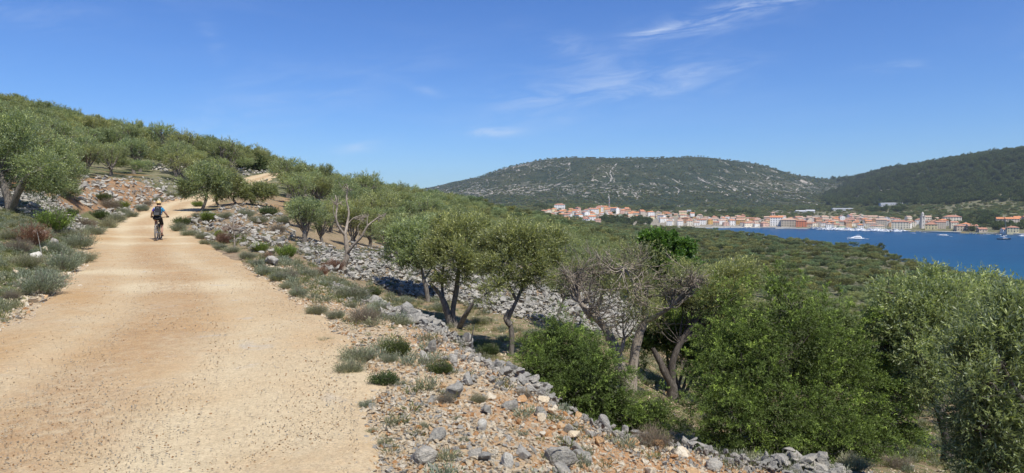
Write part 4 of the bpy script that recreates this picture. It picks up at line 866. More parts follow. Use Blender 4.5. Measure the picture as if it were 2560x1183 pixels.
# the tumbled edge between the track and the hollow
def rubble_edge():
    r = rng(57); Pp = RUB; seg = np.concatenate([[0], np.cumsum(np.hypot(*np.diff(Pp, axis=0).T))]); n = 4600
    q = r.random(n) ** 1.0 * seg[-1]; x = np.interp(q, seg, Pp[:, 0]); y = np.interp(q, seg, Pp[:, 1]); e = .02
    tx = np.interp(q + e, seg, Pp[:, 0]) - x; ty = np.interp(q + e, seg, Pp[:, 1]) - y; L = np.hypot(tx, ty) + 1e-9; nx, ny = -ty / L, tx / L
    off = -r.normal(.08, .36, n); off = off - np.where((x > .4) & (r.random(n) < .55), np.abs(r.normal(0, .55, n)), 0); off = np.where(r.random(n) < .3, -np.abs(off) - .1, off); off = np.where((off > 0) & (r.random(n) < .35), off * 2.2, off)
    X, Y = x + nx * off, y + ny * off
    s = .05 + .26 * r.random(n) ** 1.9; s = s * (1 - .45 * np.clip(np.abs(off) - .3, 0, 1)) * np.clip(.75 + 1.6 * fbm(X / .8, Y / .8, 77, 2), .35, 1.4); s = s * np.where(Y < 9, .85, 1)
    Z = height(X, Y) + s * r.uniform(.0, .42, n) + .10 * np.exp(-(off / .35) ** 2) * r.random(n)
    o_ = np.argsort(-s / Y); c0 = np.array([X.mean(), Y.mean(), Z.mean()]); t = thing('collapsed_stone_wall', c0, 'tumbled line of grey stones along the drop between the gravelly verge and the bushes', 'stone wall')
    P = np.stack([X, Y, Z], 1)[o_]; s = s[o_]
    for p, k in zip(P[:300], s[:300]): stone_obj(t, *p, k, r, 'ggdgdgg', c0)
    Q, s = P[300:], s[300:]; k = len(Q) // 4 * 3
    for a, b_, kk in ((0, k, 'g'), (k, len(Q), 'c')):
        scatter('rubble', [proto('rubble', me) for me in STM[kk]], Q[a:b_] - c0, r.uniform(0, 6.28, (b_ - a, 3)), np.repeat(s[a:b_, None], 3, 1) * r.uniform(.7, 1.1, (b_ - a, 3)), parent=t)
rubble_edge()
# single large rocks: u, v of the foot, width and height in px, colour, label
BIG = [(1165,872,58,62,'g','big pitted grey boulder on the rubble edge near the three-stemmed olive'),(1135,1000,66,50,'d','dark tilted grey boulder on the slope beside a grey-green shrub'),
 (1168,965,48,36,'g','rounded grey rock leaning on the dark tilted boulder'),(1080,888,26,50,'g','upright slab of grey rock standing in the gravel'),(1012,800,46,50,'b','reddish brown weathered boulder by the bleached stump roots'),
 (1092,1108,52,46,'g','grey pointed rock in the gravel below the middle of the slope'),(1206,1080,34,34,'w','small pale wedge-shaped rock halfway down the gravel slope'),(1052,1168,90,50,'g','flat grey slab sunk in the gravel at the bottom of the picture'),
 (1212,1158,52,26,'d','low dark grey rock left of the white forked stone'),(1268,1170,34,50,'w','white forked upright stone at the bottom of the slope'),(1402,1178,92,66,'g','large smooth grey boulder at the bottom edge of the slope'),
 (1442,1140,44,54,'g','tilted grey slab above the large smooth boulder'),(1516,1085,42,56,'d','tall grey pointed rock standing on the rubble edge'),(1352,985,66,44,'g','broad grey outcrop at the rubble edge beside the low juniper'),
 (1247,972,30,22,'d','small dark grey rock in the middle of orange gravel'),(1275,1030,50,32,'g','pale grey flat-topped rock above the rust-red stones'),(1352,1050,54,36,'g','squat grey rock beside the dry brown tuft'),
 (1060,912,36,44,'g','grey slab leaning against the edge above the round sage shrub'),(1130,912,44,28,'g','low grey rock right of the round sage shrub'),(1240,1060,32,22,'r','rust-orange rock lying in the gravel'),
 (1295,1062,24,18,'r','second smaller rust-orange rock, right of its bigger twin'),(1498,1118,30,40,'r','orange-stained slab on edge near the tall pointed rock'),(1790,1180,52,36,'g','sharp grey rock in the rubble at the foot of the large juniper'),
 (1235,905,58,26,'g','flat grey rock beyond the rubble edge, in front of the burled olive'),(945,768,50,30,'g','broad pale rock at the upper end of the rubble edge'),(1420,1085,34,30,'g','grey rock between the brown tuft and the tilted slab'),
 (80,652,48,24,'w','bright white rock between grey shrubs on the left verge'),(50,712,34,20,'c','cream rock on the left verge below the white one'),(150,718,26,14,'c','small cream rock right of the others on the left verge'),
 (195,723,22,13,'c','outermost small cream rock on the left edge of the track'),(75,758,36,16,'c','brownish cream rock on the grassy left verge'),(28,690,30,16,'c','cream rock at the far left of the verge'),
 (108,628,24,12,'c','small cream stone above the white rock'),(675,665,60,28,'g','grey rounded rock behind the sage shrubs on the right verge'),(128,612,26,18,'g','grey rock showing through the left-hand shrubs'),(90,600,52,30,'g','light grey outcrop behind the rusty dead shrub')]
for i, (u, v, w, h, k, lb) in enumerate(BIG):
    r = rng(655 + i); p = ground_at(u, v)
    if 900 < u < 2250:                              # rocks of the edge stand on its crest
        yc = np.interp(u, [CX + F * q[0] / q[1] for q in RUB], RUB[:, 1])
        if p[1] > yc + .25: p = np.array([(u - CX) / F * (yc + .05), yc + .05, gz((u - CX) / F * (yc + .05), yc + .05)])
    s = w / F * p[1]; hh = h / F * p[1]
    mt = {'g': ST_GREY, 'd': ST_GREY_D, 'c': ST_CREAM, 'r': ST_RUST, 'w': ST_WHITE, 'b': ST_GREY_D}[k]
    o = link('rock', boulder_mesh('rock', r, mt, (1, .8, 1)), None); o.scale = (s * 1.1, s * .9, hh * 1.15); o.location = (p[0], p[1] + s * .3, p[2] + hh * .33)
    o.rotation_euler = (r.normal(0, .12), r.normal(0, .18), r.uniform(0, 6.28)); tag(o, lb, 'rock', 'single large rocks')
# gravel
def slope_samples(r, n, ylo, yhi, pw=1.6):
    Y = ylo + (yhi - ylo) * r.random(n) ** pw; X = (r.uniform(-.80, .80, n)) * Y; return X, Y
def gravel():
    r = rng(58)
    X, Y = slope_samples(r, 300000, 3.2, 24, 1.7); D, S, _ = road_dist(X, Y); dr, _t2 = seg_dist(RUB, X, Y); H = height(X, Y)
    verge = (S > 0) & (D > -.25) & (H > EYE - 2.75) & (Y < 19)
    dens = np.where(verge, np.clip(.38 + .9 * fbm(X / .8, Y / .8, 71, 3) + .35 * np.exp(-(dr / .9) ** 2) + .3 * np.exp(-((D - .2) / .5) ** 2), .03, 1), 0)
    dens = np.where((S > 0) & ~verge & (Y < 22) & (D > 0), .14, dens)
    dens = np.where((S < 0) & (D > -.3), .26 * np.exp(-((D - .1) / .3) ** 2) + .035, dens)
    dens = np.where(D <= -.25, .24, dens); dens = np.where((D < -.2) & (D > -1.0) & (S > 0), .75 * (1 + (D + .2) / .8) + .24, dens); dens = np.where((D < -.3) & (np.abs(D + 1.95) < .6), .6, dens)
    k = r.random(len(X)) < dens; X, Y, H, D, S = X[k], Y[k], H[k], D[k], S[k]; n = len(X)
    s = .018 + .075 * r.random(n) ** 2.5; s = np.where((D < -.15), .006 + .022 * r.random(n) ** 3, s); s = s * (1 + .035 * (Y - 4)); s = np.where((S < 0) & (D > 0), s * 1.6, s)
    Zr = road_dist(X, Y)[2] + EYE + .012; Z = np.where(D < -.15, Zr, H) + s * .1
    rot = np.stack([r.normal(0, .4, n), r.normal(0, .4, n), r.uniform(0, 6.28, n)], 1); sc3 = np.stack([s, s * r.uniform(.7, 1, n), s * r.uniform(.6, 1, n)], 1)
    P = np.stack([X, Y, Z], 1); kind = r.random(n) + .3 * fbm(X / 1.1, Y / 1.1, 72, 2); kind = np.where(D < -.15, np.where(r.random(n) < .05, .9, np.where(r.random(n) < .2, .8, .1)), kind)
    for kk, m, nm in (('c', kind < .74, 'cream_gravel'), ('r', (kind >= .74) & (kind < .88), 'rust_gravel'), ('g', kind >= .88, 'grey_gravel')):
        scatter(nm, PEB[kk], P[m], rot[m], sc3[m])
    print('gravel', n)
gravel()
def loose_rocks():
    r = rng(59); X, Y = slope_samples(r, 9000, 4.5, 15, 1.3); D, S, _ = road_dist(X, Y); H = height(X, Y); dr, _t = seg_dist(RUB, X, Y)
    m = ((S > 0) & (D > .5) & (H > EYE - 2.6) & (r.random(len(X)) < .10 + .6 * np.exp(-(dr / .7) ** 2))) | ((S < 0) & (D > .1) & (D < 2.5) & (r.random(len(X)) < .10))
    us, vs = to_px(np.stack([X, Y, H], -1)); m &= (us > -10) & (us < 2560) & (vs < 1195)
    X, Y, H, S = X[m], Y[m], H[m], S[m]; s = .04 + .20 * r.random(len(X)) ** 3.0; o_ = np.argsort(-s / Y)[:300]
    for i in o_:
        k = 'ccrg' if S[i] < 0 else ('ggcr' if r.random() < .6 else 'crc'); kk = k[r.integers(len(k))]
        o = stone_obj(None, X[i], Y[i], H[i] + s[i] * .18, s[i], r, kk); o.name = 'loose_stone'; nm = {'c': 'cream', 'g': 'grey', 'r': 'rust-coloured'}[kk]
        tag(o, ('%s loose stone lying on the stony slope right of the track' if S[i] > 0 else '%s loose stone lying on the verge left of the track') % nm, 'stone', ('%s loose stones on the slope' if S[i] > 0 else '%s loose stones on the left verge') % nm)
loose_rocks()
def small_rubble():
    r = rng(62); X, Y = slope_samples(r, 22000, 4.2, 20, 1.4); D, S, _ = road_dist(X, Y); H = height(X, Y); dr, _t = seg_dist(RUB, X, Y)
    k = (S > 0) & (D > .35) & (H > EYE - 2.7) & (r.random(len(X)) < (.07 + .30 * np.exp(-(dr / .7) ** 2)) * np.clip(1 + 2.2 * fbm(X / .9, Y / .9, 78, 3), .2, 2)); X, Y, H = X[k], Y[k], H[k]
    n = len(X); s = .04 + .10 * r.random(n) ** 2.2; kind = r.random(n); P = np.stack([X, Y, H + s * .15], 1); rot = r.uniform(0, 6.28, (n, 3)) * np.array([.12, .12, 1]); s3 = s[:, None] * r.uniform(.75, 1.1, (n, 3))
    for kk, m in (('g', kind < .4), ('c', (kind >= .4) & (kind < .82)), ('r', kind >= .82)): scatter('small_rubble', [proto('rubble', me) for me in STM[kk]], P[m], rot[m], s3[m])
small_rubble()
print('stones', round(time.time() - T0, 1))

# ------------------------------------------------------------------ shrubs and herbs
def shrub_mesh(name, leaf, r, rad, h, nst, per, L, Wd, upb=1.0, bare=0):
    """dome of thin stems rising from a crown, each set with narrow leaves"""
    a = r.uniform(0, 6.28, nst); q = np.sqrt(r.random(nst)); dirs = unit(np.stack([np.cos(a) * q, np.sin(a) * q, np.full(nst, .42) + .5 * r.random(nst)], 1) * np.array([1, 1, upb]))
    lump = 1 + .25 * np.sin(a * 3 + r.random() * 6) * q
    ln = (.62 + .45 * r.random(nst)) * lump; tip = dirs * np.stack([np.full(nst, rad), np.full(nst, rad), np.full(nst, h)], 1) * ln[:, None] * 1.15
    base = np.stack([np.cos(a) * q * rad * .25, np.sin(a) * q * rad * .25, np.zeros(nst)], 1)
    t = np.tile(np.linspace(.42 if not bare else .15, 1, per), nst) ; B = np.repeat(base, per, 0); Tp = np.repeat(tip, per, 0)
    P = B + (Tp - B) * t[:, None] + r.normal(0, .018 * rad / .4, (nst * per, 3)); D = unit(np.repeat(unit(tip - base), per, 0) + rand_dirs(r, len(P)) * .55 + [0, 0, .25])
    V, Fc = quads(P, D, L * r.uniform(.6, 1.3, len(P)), Wd, r, None); T = np.clip(np.repeat(r.random(nst), per) * .55 + .35 * t + r.normal(0, .08, len(P)), 0, 1)
    o = mesh_obj(name, V, Fc, leaf, fcol=np.repeat(T, 4)); d = o.data; bpy.data.objects.remove(o); return d
def twig_mesh(name, mat, r, n, rad, h, r0=.006):
    parts = []
    for i in range(n):
        a = r.uniform(0, 6.28); q = r.random() ** .5; e = np.array([math.cos(a) * q * rad, math.sin(a) * q * rad, h * (.5 + .6 * r.random()) * (1.1 - .5 * q)])
        s = e * .12 * np.array([1, 1, 0]) + [0, 0, -.03]; m1 = s * .45 + e * .55 + r.normal(0, .03, 3) * rad * 2; parts.append(([s, m1, e], [r0, r0 * .7, r0 * .3]))
        for _ in range(2): st = m1 + (e - m1) * r.random(); parts.append(([st, st + unit(e - s + r.normal(0, .5, 3) * h) * h * .35], [r0 * .5, r0 * .25]))
    A = Acc(); [A.add(tube(p, rr, 4, sub=1)) for p, rr in parts]; V, Fc, _ = A.get(); o = mesh_obj(name, V, Fc, mat); d = o.data; bpy.data.objects.remove(o); return d
TW_GREY = simple('grey_twigs', (.17, .14, .115), .95); TW_RED = simple('rusty_twigs', (.16, .085, .06), .95)
SH = {}
for k, leaf, tw, L, Wd, nst, per, h, up in (('g', LEAF_SAGE, TW_GREY, .055, .010, 620, 9, .42, 1), ('b', LEAF_DRY, TW_GREY, .07, .006, 520, 8, .42, 1.1), ('j', LEAF_JUN, TW_GREY, .05, .018, 560, 12, .48, 1.2), ('r', LEAF_RED, TW_RED, .06, .012, 330, 9, .5, 1), ('d', LEAF_BUSH, TW_GREY, .055, .022, 600, 10, .45, 1)):
    SH[k] = []
    for v in range(3):
        r = rng(700 + v + ord(k)); SH[k].append((shrub_mesh('foliage', leaf, r, .5, h, nst, per, L, Wd, up), twig_mesh('stems', tw, r, 40 if k != 'r' else 90, .5, h * 1.15)))
SN = {'g': ('sage_shrub', 'grey-green aromatic shrub'), 'b': ('dry_shrub', 'brownish dry tufted shrub'), 'j': ('juniper_shrub', 'bright green juniper shrub'), 'r': ('dead_shrub', 'rusty dead shrub of tangled twigs'), 'd': ('dark_shrub', 'dark green low shrub')}
def put_shrub(u, v, w, k, lb, seed, grp=None, hs=1.0):
    r = rng(seed); p = ground_at(u, v)
    s = w / F * p[1] * .95; fm, tm = SH[k][seed % 3]; y = p[1] + s * .32; z = gz(p[0], y)
    o = thing(SN[k][0], (p[0], y, z - .02), lb, 'shrub', grp, r.uniform(0, 6.28), (s, s, s * hs * r.uniform(.85, 1.15))); link('stems', tm, o); link('foliage', fm, o)
SHL = [
 (872,752,112,'g','widest grey-green shrub at the upper end of the stony slope'),(925,742,62,'d','dark green tuft attached right of the widest grey-green shrub'),(785,792,72,'g','flat grey-green shrub at the gravel edge of the track, upper slope'),(876,772,40,'g','small silvery shrub just below the widest grey-green one'),
 (905,815,104,'b','large brownish shrub with dry twigs on the upper slope'),(1003,816,58,'g','green tuft among orange stones right of the large brownish shrub'),(808,865,54,'g','round grey-green shrub standing alone beside the track gravel'),(988,895,88,'d','dark round shrub between grey slabs on the middle slope'),
 (885,915,112,'g','tall grey-green shrub of the cluster beside the track'),(868,945,96,'g','front silvery shrub of the cluster beside the track'),(958,968,84,'d','darker right-hand shrub of the cluster beside the track'),(972,910,60,'g','pale sage tuft between the cluster and the dark round shrub'),
 (1100,938,76,'d','dark grey-green shrub in front of the rubble edge'),(915,1022,52,'g','small grey-green tuft below the cluster'),(930,1088,44,'g','sparse grey-green tuft near the bottom of the slope'),(1056,1076,42,'g','grey tuft next to the pointed grey rock'),
 (1195,1012,58,'g','grey-green shrub right of the dark tilted boulder'),(1112,1014,62,'b','wispy brown tuft left of the dark tilted boulder'),(1308,1000,66,'b','brown wispy shrub at the rubble edge above orange gravel'),(1142,1052,34,'g','small green tuft in orange earth'),
 (1640,1128,128,'b','wide grey-brown twiggy shrub at the foot of the low juniper'),(1222,892,66,'d','dark shrub beyond the edge left of the burled olive'),(1090,862,44,'b','wispy brown tuft above the upright slab'),(1160,1105,34,'g','tiny tuft low on the slope'),
 (1445,1150,52,'b','brown tuft between two grey slabs low on the slope'),(1010,1065,34,'g','sparse tuft in gravel left of the pointed rock'),(1400,1100,30,'g','tiny green tuft on orange gravel at right'),
 (1105,782,60,'g','grey herb cushion on the grassy floor left of the three-stemmed olive'),(1010,760,50,'g','small shrub below the dead wood at the bank foot'),(1200,812,54,'g','grey herb tuft right of the broken stub'),(1330,850,60,'g','grey herb tuft in front of the stone bank, right of the burled olive'),(1240,868,40,'g','green cushion beside the flat rock beyond the edge'),
 (690,706,66,'g','grey-green shrub on the right verge, lowest of the row'),(655,692,56,'g','grey-green shrub second in the right verge row'),(722,700,54,'b','pale dry shrub right of the verge row'),(638,668,44,'g','grey-green shrub third in the right verge row'),
 (610,650,48,'g','grey-green shrub fourth in the right verge row'),(575,634,46,'g','grey-green shrub below the dead sapling'),(545,626,44,'g','grey-green shrub left of the dead sapling'),(508,614,40,'g','small grey shrub on the right road edge'),(768,692,58,'g','silvery round shrub in front of the dark tangled bush'),
 (465,594,52,'g','grey-green shrub right behind the cyclist'),(440,582,50,'g','grey-green shrub left one behind the cyclist'),(450,566,52,'d','taller green shrub behind the cyclist'),(500,600,46,'g','low grey shrub right of the ones behind the cyclist'),(487,545,30,'g','low grey shrub under the roadside olive'),
 (710,648,66,'j','yellow-green juniper tuft on the right slope near the stone bank'),(514,560,52,'j','bright juniper shrub on the right road edge under the olive'),(548,600,44,'j','juniper shrub left of the reddish dead bush'),(590,606,42,'j','juniper shrub behind the dead sapling'),(490,520,34,'j','bright juniper shrub below the roadside olive crown'),(645,632,50,'j','straggling juniper shrub left of the yellow-green tuft'),
 (110,574,98,'j','bright green juniper shrub in front of the pale stone heap'),(294,522,48,'j','bright green juniper shrub on the left bank beyond the track'),(555,612,56,'r','reddish dead bush of drooping twigs on the right verge'),(830,680,66,'r','purple-brown tangle of dead twigs beside the dead tree'),(575,590,60,'r','rust-brown dry bush under the roadside olives'),(665,650,34,'r','small rust-brown dry tuft near the grey rounded rock'),(800,690,44,'r','small dead tangle left of the purple-brown one'),
 (75,742,136,'g','broad grey-green shrub in the left foreground verge'),(140,680,108,'g','grey-green shrub right of the white rock'),(48,668,92,'g','grey-green shrub left of the white rock'),(196,660,74,'g','outer grey-green shrub at the left track edge'),(182,622,88,'g','grey-green shrub uphill at the left track edge'),(120,628,66,'g','grey-green shrub above the white rock'),
 (28,632,84,'b','dark brownish shrub at the far left of the verge'),(58,606,104,'r','rusty dead shrub on the left verge'),(170,598,70,'g','grey-green shrub behind the row at the left edge'),(222,590,66,'g','low grey-green shrub where the track bends left'),(258,575,62,'g','low grey-green shrub on the left beside the pale patch'),(205,568,62,'b','brownish shrub below the bright juniper shrub'),
 (282,560,56,'g','grey-green shrub at the left track edge past the bend'),(240,545,56,'d','dark green shrub on the left bank foot'),(320,545,46,'g','grey-green shrub near the left track edge, further on'),(262,520,66,'b','brown-green shrub left of the left bank juniper'),(350,530,40,'g','small shrub beside the far left track edge'),(362,515,34,'b','brown tuft at the left track edge near the rise'),
 (15,752,60,'b','brown tuft at the far left in front of the broad shrub'),(165,540,46,'d','dark shrub right of the bright juniper'),(100,700,60,'g','sage tuft between the white rock and the broad shrub'),(10,600,70,'g','grey shrub cut off by the left edge'),(300,540,44,'g','small grey shrub between bank and track'),(390,505,34,'g','low shrub at the foot of the orange bank'),(425,495,34,'g','low shrub at the bank foot where the road rises'),(250,502,44,'d','dark shrub halfway up the orange bank'),
 (1700,1000,60,'b','dry shrub between the V-trunk olive and the large juniper'),(2400,1130,110,'g','grey-green shrub under the right-hand olives'),(2480,1165,90,'g','grey-green shrub at the bottom right corner'),(640,560,60,'g','sage shrub on the orange slope right of the bend'),(690,585,56,'b','brown shrub on the orange slope above the stone bank'),(610,545,50,'g','grey shrub below the crooked olive'),(665,540,54,'d','dark shrub on the orange slope under the grove'),(700,560,50,'g','grey-green shrub at the grove edge above the dead tree'),(560,550,44,'g','low grey shrub right of the roadside olive'),(740,745,60,'g','grey-green shrub at the right track edge, beside the stony upper slope'),(715,725,50,'g','small shrub at the right track edge below the verge row'),(835,800,60,'g','grey-green shrub between the flat one and the brownish one'),(2150,1182,100,'g','grey-green shrub right at the bottom edge below the large juniper'),(2260,1180,90,'b','dry shrub at the bottom edge right of the large juniper'),(2200,1000,60,'b','dry shrub behind the large juniper'),(1655,1010,50,'b','small dry shrub near the V-shaped trunk')]
for i, (u, v, w, k, lb) in enumerate(SHL): put_shrub(u, v, w, k, lb, 800 + i, 'shrubs along the track')
def herbs():
    r = rng(60); TUFT = [proto('tuft', shrub_mesh('tuft', LEAF_GRASS, r, .10, .07, 34, 2, .05, .006)) for _ in range(3)]
    TS = [proto('herb', shrub_mesh('herb', LEAF_SAGE, r, .13, .12, 60, 4, .04, .009)) for _ in range(3)]
    X, Y = slope_samples(r, 60000, 3.6, 34, 1.25); D, S, _ = road_dist(X, Y); H = height(X, Y); low = H < EYE - 2.75
    nz = fbm(X / .9, Y / .9, 81, 4); d = np.where(S < 0, 1.0 * sstep(D, .0, .5), np.where(low & (Y < 26), .45, .12 + .35 * np.exp(-((D - .7) / .8) ** 2) * sstep(Y, 8, 12) + .3 * sstep(Y, 9, 13)))
    d = d * np.where((S > 0) & ~low, np.where(Y < 12, .40, .7), 1) * sstep(nz, -.12, .16) * (D > .02); k = r.random(len(X)) < d; X, Y, H = X[k], Y[k], H[k]; n = len(X); s = r.uniform(.35, .95, n) * (1 + Y * .025)
    rot = np.stack([np.zeros(n), np.zeros(n), r.uniform(0, 6.28, n)], 1); m = r.random(n) < .72; P = np.stack([X, Y, H], 1); s3 = np.repeat(s[:, None], 3, 1)
    scatter('short_grass', TUFT, P[m], rot[m], s3[m]); scatter('small_herbs', TS, P[~m], rot[~m], s3[~m]); print('herbs', n)
herbs()
print('shrubs', round(time.time() - T0, 1))

# ------------------------------------------------------------------ the olive groves
def visible(X, Y, Z, n=26):
    """is the point in sight over the bare terrain?"""
    t = 1 - np.exp(np.linspace(math.log(.012), math.log(.95), n)); ok = np.ones(len(X), bool)
    for q in t:
        ok &= height(X * q, Y * q, detail=False, road=False) < EYE + (Z - EYE) * q + .3
    return ok
def groves():
    r = rng(90); out = []
    for lo, hi, c in ((18, 90, 3.3), (90, 170, 3.9), (170, 420, 5.0), (420, 1180, 6.6)):
        g = np.arange(-hi, hi, c); GX, GY = np.meshgrid(g, np.arange(0, hi, c)); X, Y = GX.ravel(), GY.ravel(); X = X + r.uniform(-.42, .42, len(X)) * c; Y = Y + r.uniform(-.42, .42, len(Y)) * c
        rr = np.hypot(X, Y); m = (rr > lo) & (rr < hi) & (X > -Y * .86 - 3) & (X < Y * 1.25 + 3); X, Y = X[m], Y[m]; H = height(X, Y, road=False)
        D, S, _ = road_dist(X, Y); u, v = to_px(np.stack([X, Y, H], -1)); sdw = poly_sd(WATER, X, Y); h = H - EYE
        k = (D > 1.6) & (sdw > 3)
        # open ground: the left verge and stone heap, the earth bank, the hollow and its stone bank, the slope by the bend
        k &= ~((S < 0) & (Y < 34)) & ~((S < 0) & (h < 2.55) & (Y < 80) & (u > 100))
        k &= ~((S < 0) & (Y < 75) & (D < 4.5))
        k &= ~((Y < 33.5) & (u > 640) & (u < 1660)) & ~((Y < 20) & (u >= 1600) & (u < 1800)) & ~((Y < 19) & (u >= 1800)) & ~((u > 2200) & (Y < 19))
        k &= ~((S > 0) & (u > 380) & (u < 705) & (Y < 64)) & ~((u > 700) & (u < 860) & (Y < 31))
        k &= ~((S > 0) & (D < 3.2) & (Y > 60) & (Y < 125)) 
        k &= ~((u > 1335) & (Y > 1130)) & (X < 290 + 0 * Y)
        vt = to_px(np.stack([X, Y, H + 4.1 * c / 3.6], -1))[1]
        k &= ~((u > 600) & (u < 712) & (Y < 106) & (vt < 452))
        k &= r.random(len(X)) < (.93 if lo < 150 else .72)
        X, Y, H = X[k], Y[k], H[k]; vis = visible(X, Y, H + 3.0); X, Y, H = X[vis], Y[vis], H[vis]
        s = c / 3.6 * r.uniform(.66, 1.28, len(X)) * np.where((X > -12) | (Y < 60) & (X > -22), .80, 1.0) * np.where((X > -15) & (Y < 50) & (X < 8), .88, 1); out.append(np.stack([X, Y, H, s], 1))
    A = np.concatenate(out); nz = fbm(A[:, 0] / 40, A[:, 1] / 40, 95, 3); dark = (r.random(len(A)) < .04 + .25 * sstep(nz, .05, .25) + .12 * sstep(A[:, 1], 300, 700)) & (A[:, 1] > 60) & ((A[:, 0] > -10) | (r.random(len(A)) < .25))
    app = A[:, 3] / np.hypot(A[:, 0], A[:, 1]); o_ = np.argsort(-app * np.where(dark, .5, 1)); A, dark = A[o_], dark[o_]
    u, v = to_px(A[:, :3]); nI = 0; cnt = {}
    protoO = [proto('grove_crown', OL[2][i][0]) for i in range(4)]; protoB = [proto('maquis_crown', BU[i][0]) for i in range(3)]
    rest = []
    for i in range(len(A)):
        x, y, h, s = A[i]
        if nI < 270 and not dark[i]:
            d = math.hypot(x, y); lod = 0 if d < 24 else (1 if d < 135 else 2)
            if u[i] < 360 and y < 75: lb, g = 'spreading olive tree on the terrace above the orange earth bank', 'olives on the terrace above the earth bank'
            elif x < -20 and h > EYE + 2: lb, g = 'olive tree in the dense grove climbing the left hillside', 'olives of the left hillside'
            elif u[i] < 1250 and y < 60: lb, g = 'olive tree in the grove behind the grey stone bank and dead tree', 'olives behind the stone bank'
            elif u[i] < 1250: lb, g = 'olive tree in the grove falling away below the skyline, centre left', 'olives below the central skyline'
            elif y < 34: lb, g = 'olive tree standing just behind the large juniper', 'olives behind the junipers'
            else: lb, g = 'olive tree in the grove that slopes down to the sea', 'olives sloping to the sea'
            put_tree(x, y, lod, i, s, r.uniform(0, 6.28), lb, g, sz=r.uniform(.85, 1.1)); nI += 1
        elif dark[i] and cnt.get('d', 0) < 60 and y < 400:
            put_tree(x, y, 2, i, s * 1.0, r.uniform(0, 6.28), 'dark green rounded bush tree growing among the grey-green olives', 'dark bushes among the olives', 'evergreen_bush', BU, cat='bush tree'); cnt['d'] = cnt.get('d', 0) + 1
        else: rest.append(i)
    rest = np.array(rest); B = A[rest]; dk = dark[rest]
    nearr = np.hypot(B[:, 0], B[:, 1]) < 210; protoN = [proto('grove_crown', OL[1][i][0]) for i in range(4)]
    for m, pr, nm in ((~dk & nearr, protoN, 'olive_grove'), (~dk & ~nearr, protoO, 'olive_grove'), (dk, protoB, 'maquis_thicket')):
        Q = B[m]; n = len(Q); s3 = np.stack([Q[:, 3] * r.uniform(.9, 1.25, n), Q[:, 3] * r.uniform(.9, 1.25, n), Q[:, 3] * r.uniform(.7, 1.0, n)], 1)
        P = Q[:, :3].copy(); P[:, 2] -= .25 * Q[:, 3]
        scatter(nm, pr, P, np.stack([np.zeros(n), np.zeros(n), r.uniform(0, 6.28, n)], 1), s3)
    print('grove', len(A), nI)
groves()
# low maquis bushes of the upper bends, beside the visible piece of the upper road
for i, (u, v, s, k, lb) in enumerate(((548,408,1.25,0,'bright yellow-green bush left of the grey outcrop by the upper road'),(612,425,1.0,1,'rounded bush right below the yellow-green one'),(642,428,1.2,1,'dark bush at the left end of the upper road'),(668,418,1.5,2,'dark spreading tree on the skyline above the upper road'),(735,450,.9,0,'small bush on the skyline right of the upper road'))):
    p = ground_at(u, v); 
    if p is None: continue
    if k == 0: t = thing('juniper_bush', (p[0], p[1], p[2] - .1), lb, 'bush', 'bushes by the upper road', i, s * 3.2); link('foliage', SH['j'][i % 3][0], t); link('stems', SH['j'][i % 3][1], t)
    else: put_tree(p[0], p[1], 2, i, s, i, lb, 'bushes by the upper road', 'evergreen_bush', BU, cat='bush')
print('groves', round(time.time() - T0, 1))
# ------------------------------------------------------------------ the town across the bay
def m_objcol(name, rough=.85, scale=.6, var=.12):
    m, nt, b = MAT(name); oi = N(nt, 'ShaderNodeObjectInfo'); n = NOISE(nt, OBJ(nt), scale, 4, .6)
    SETC(nt, b, MIX(nt, 1, oi.outputs['Color'], RAMP(nt, n, [(.3, 1 - var), (.7, 1 + var)]), 'MULTIPLY')); b.inputs['Roughness'].default_value = rough; return m
WALLM = m_objcol('plaster'); ROOFM = m_objcol('clay_tiles', .9, .8, .25); BOATM = m_objcol('boat_paint', .35, .2, .03)
GLASS = simple('dark_panes', (.09, .09, .095), .25, 0, .1, 1, .5); QUAYM = simple('pale_quay_stone', (.52, .49, .43), .9, 0, .12, .15); STONEW = simple('bell_tower_stone', (.42, .38, .32), .9, 0, .15, .5)
def box(x0, x1, y0, y1, z0, z1):
    V = [(x, y, z) for z in (z0, z1) for y in (y0, y1) for x in (x0, x1)]
    return V, [(0, 2, 3, 1), (4, 5, 7, 6), (0, 1, 5, 4), (2, 6, 7, 3), (0, 4, 6, 2), (1, 3, 7, 5)]
def boxes(name, L, mat, parent=None):
    V, Fc = [], []
    for b in L:
        v, f = box(*b); Fc += [tuple(i + len(V) for i in q) for q in f]; V += v
    return mesh_obj(name, V, Fc, mat, parent)
def grab(o): d = o.data; bpy.data.objects.remove(o); return d
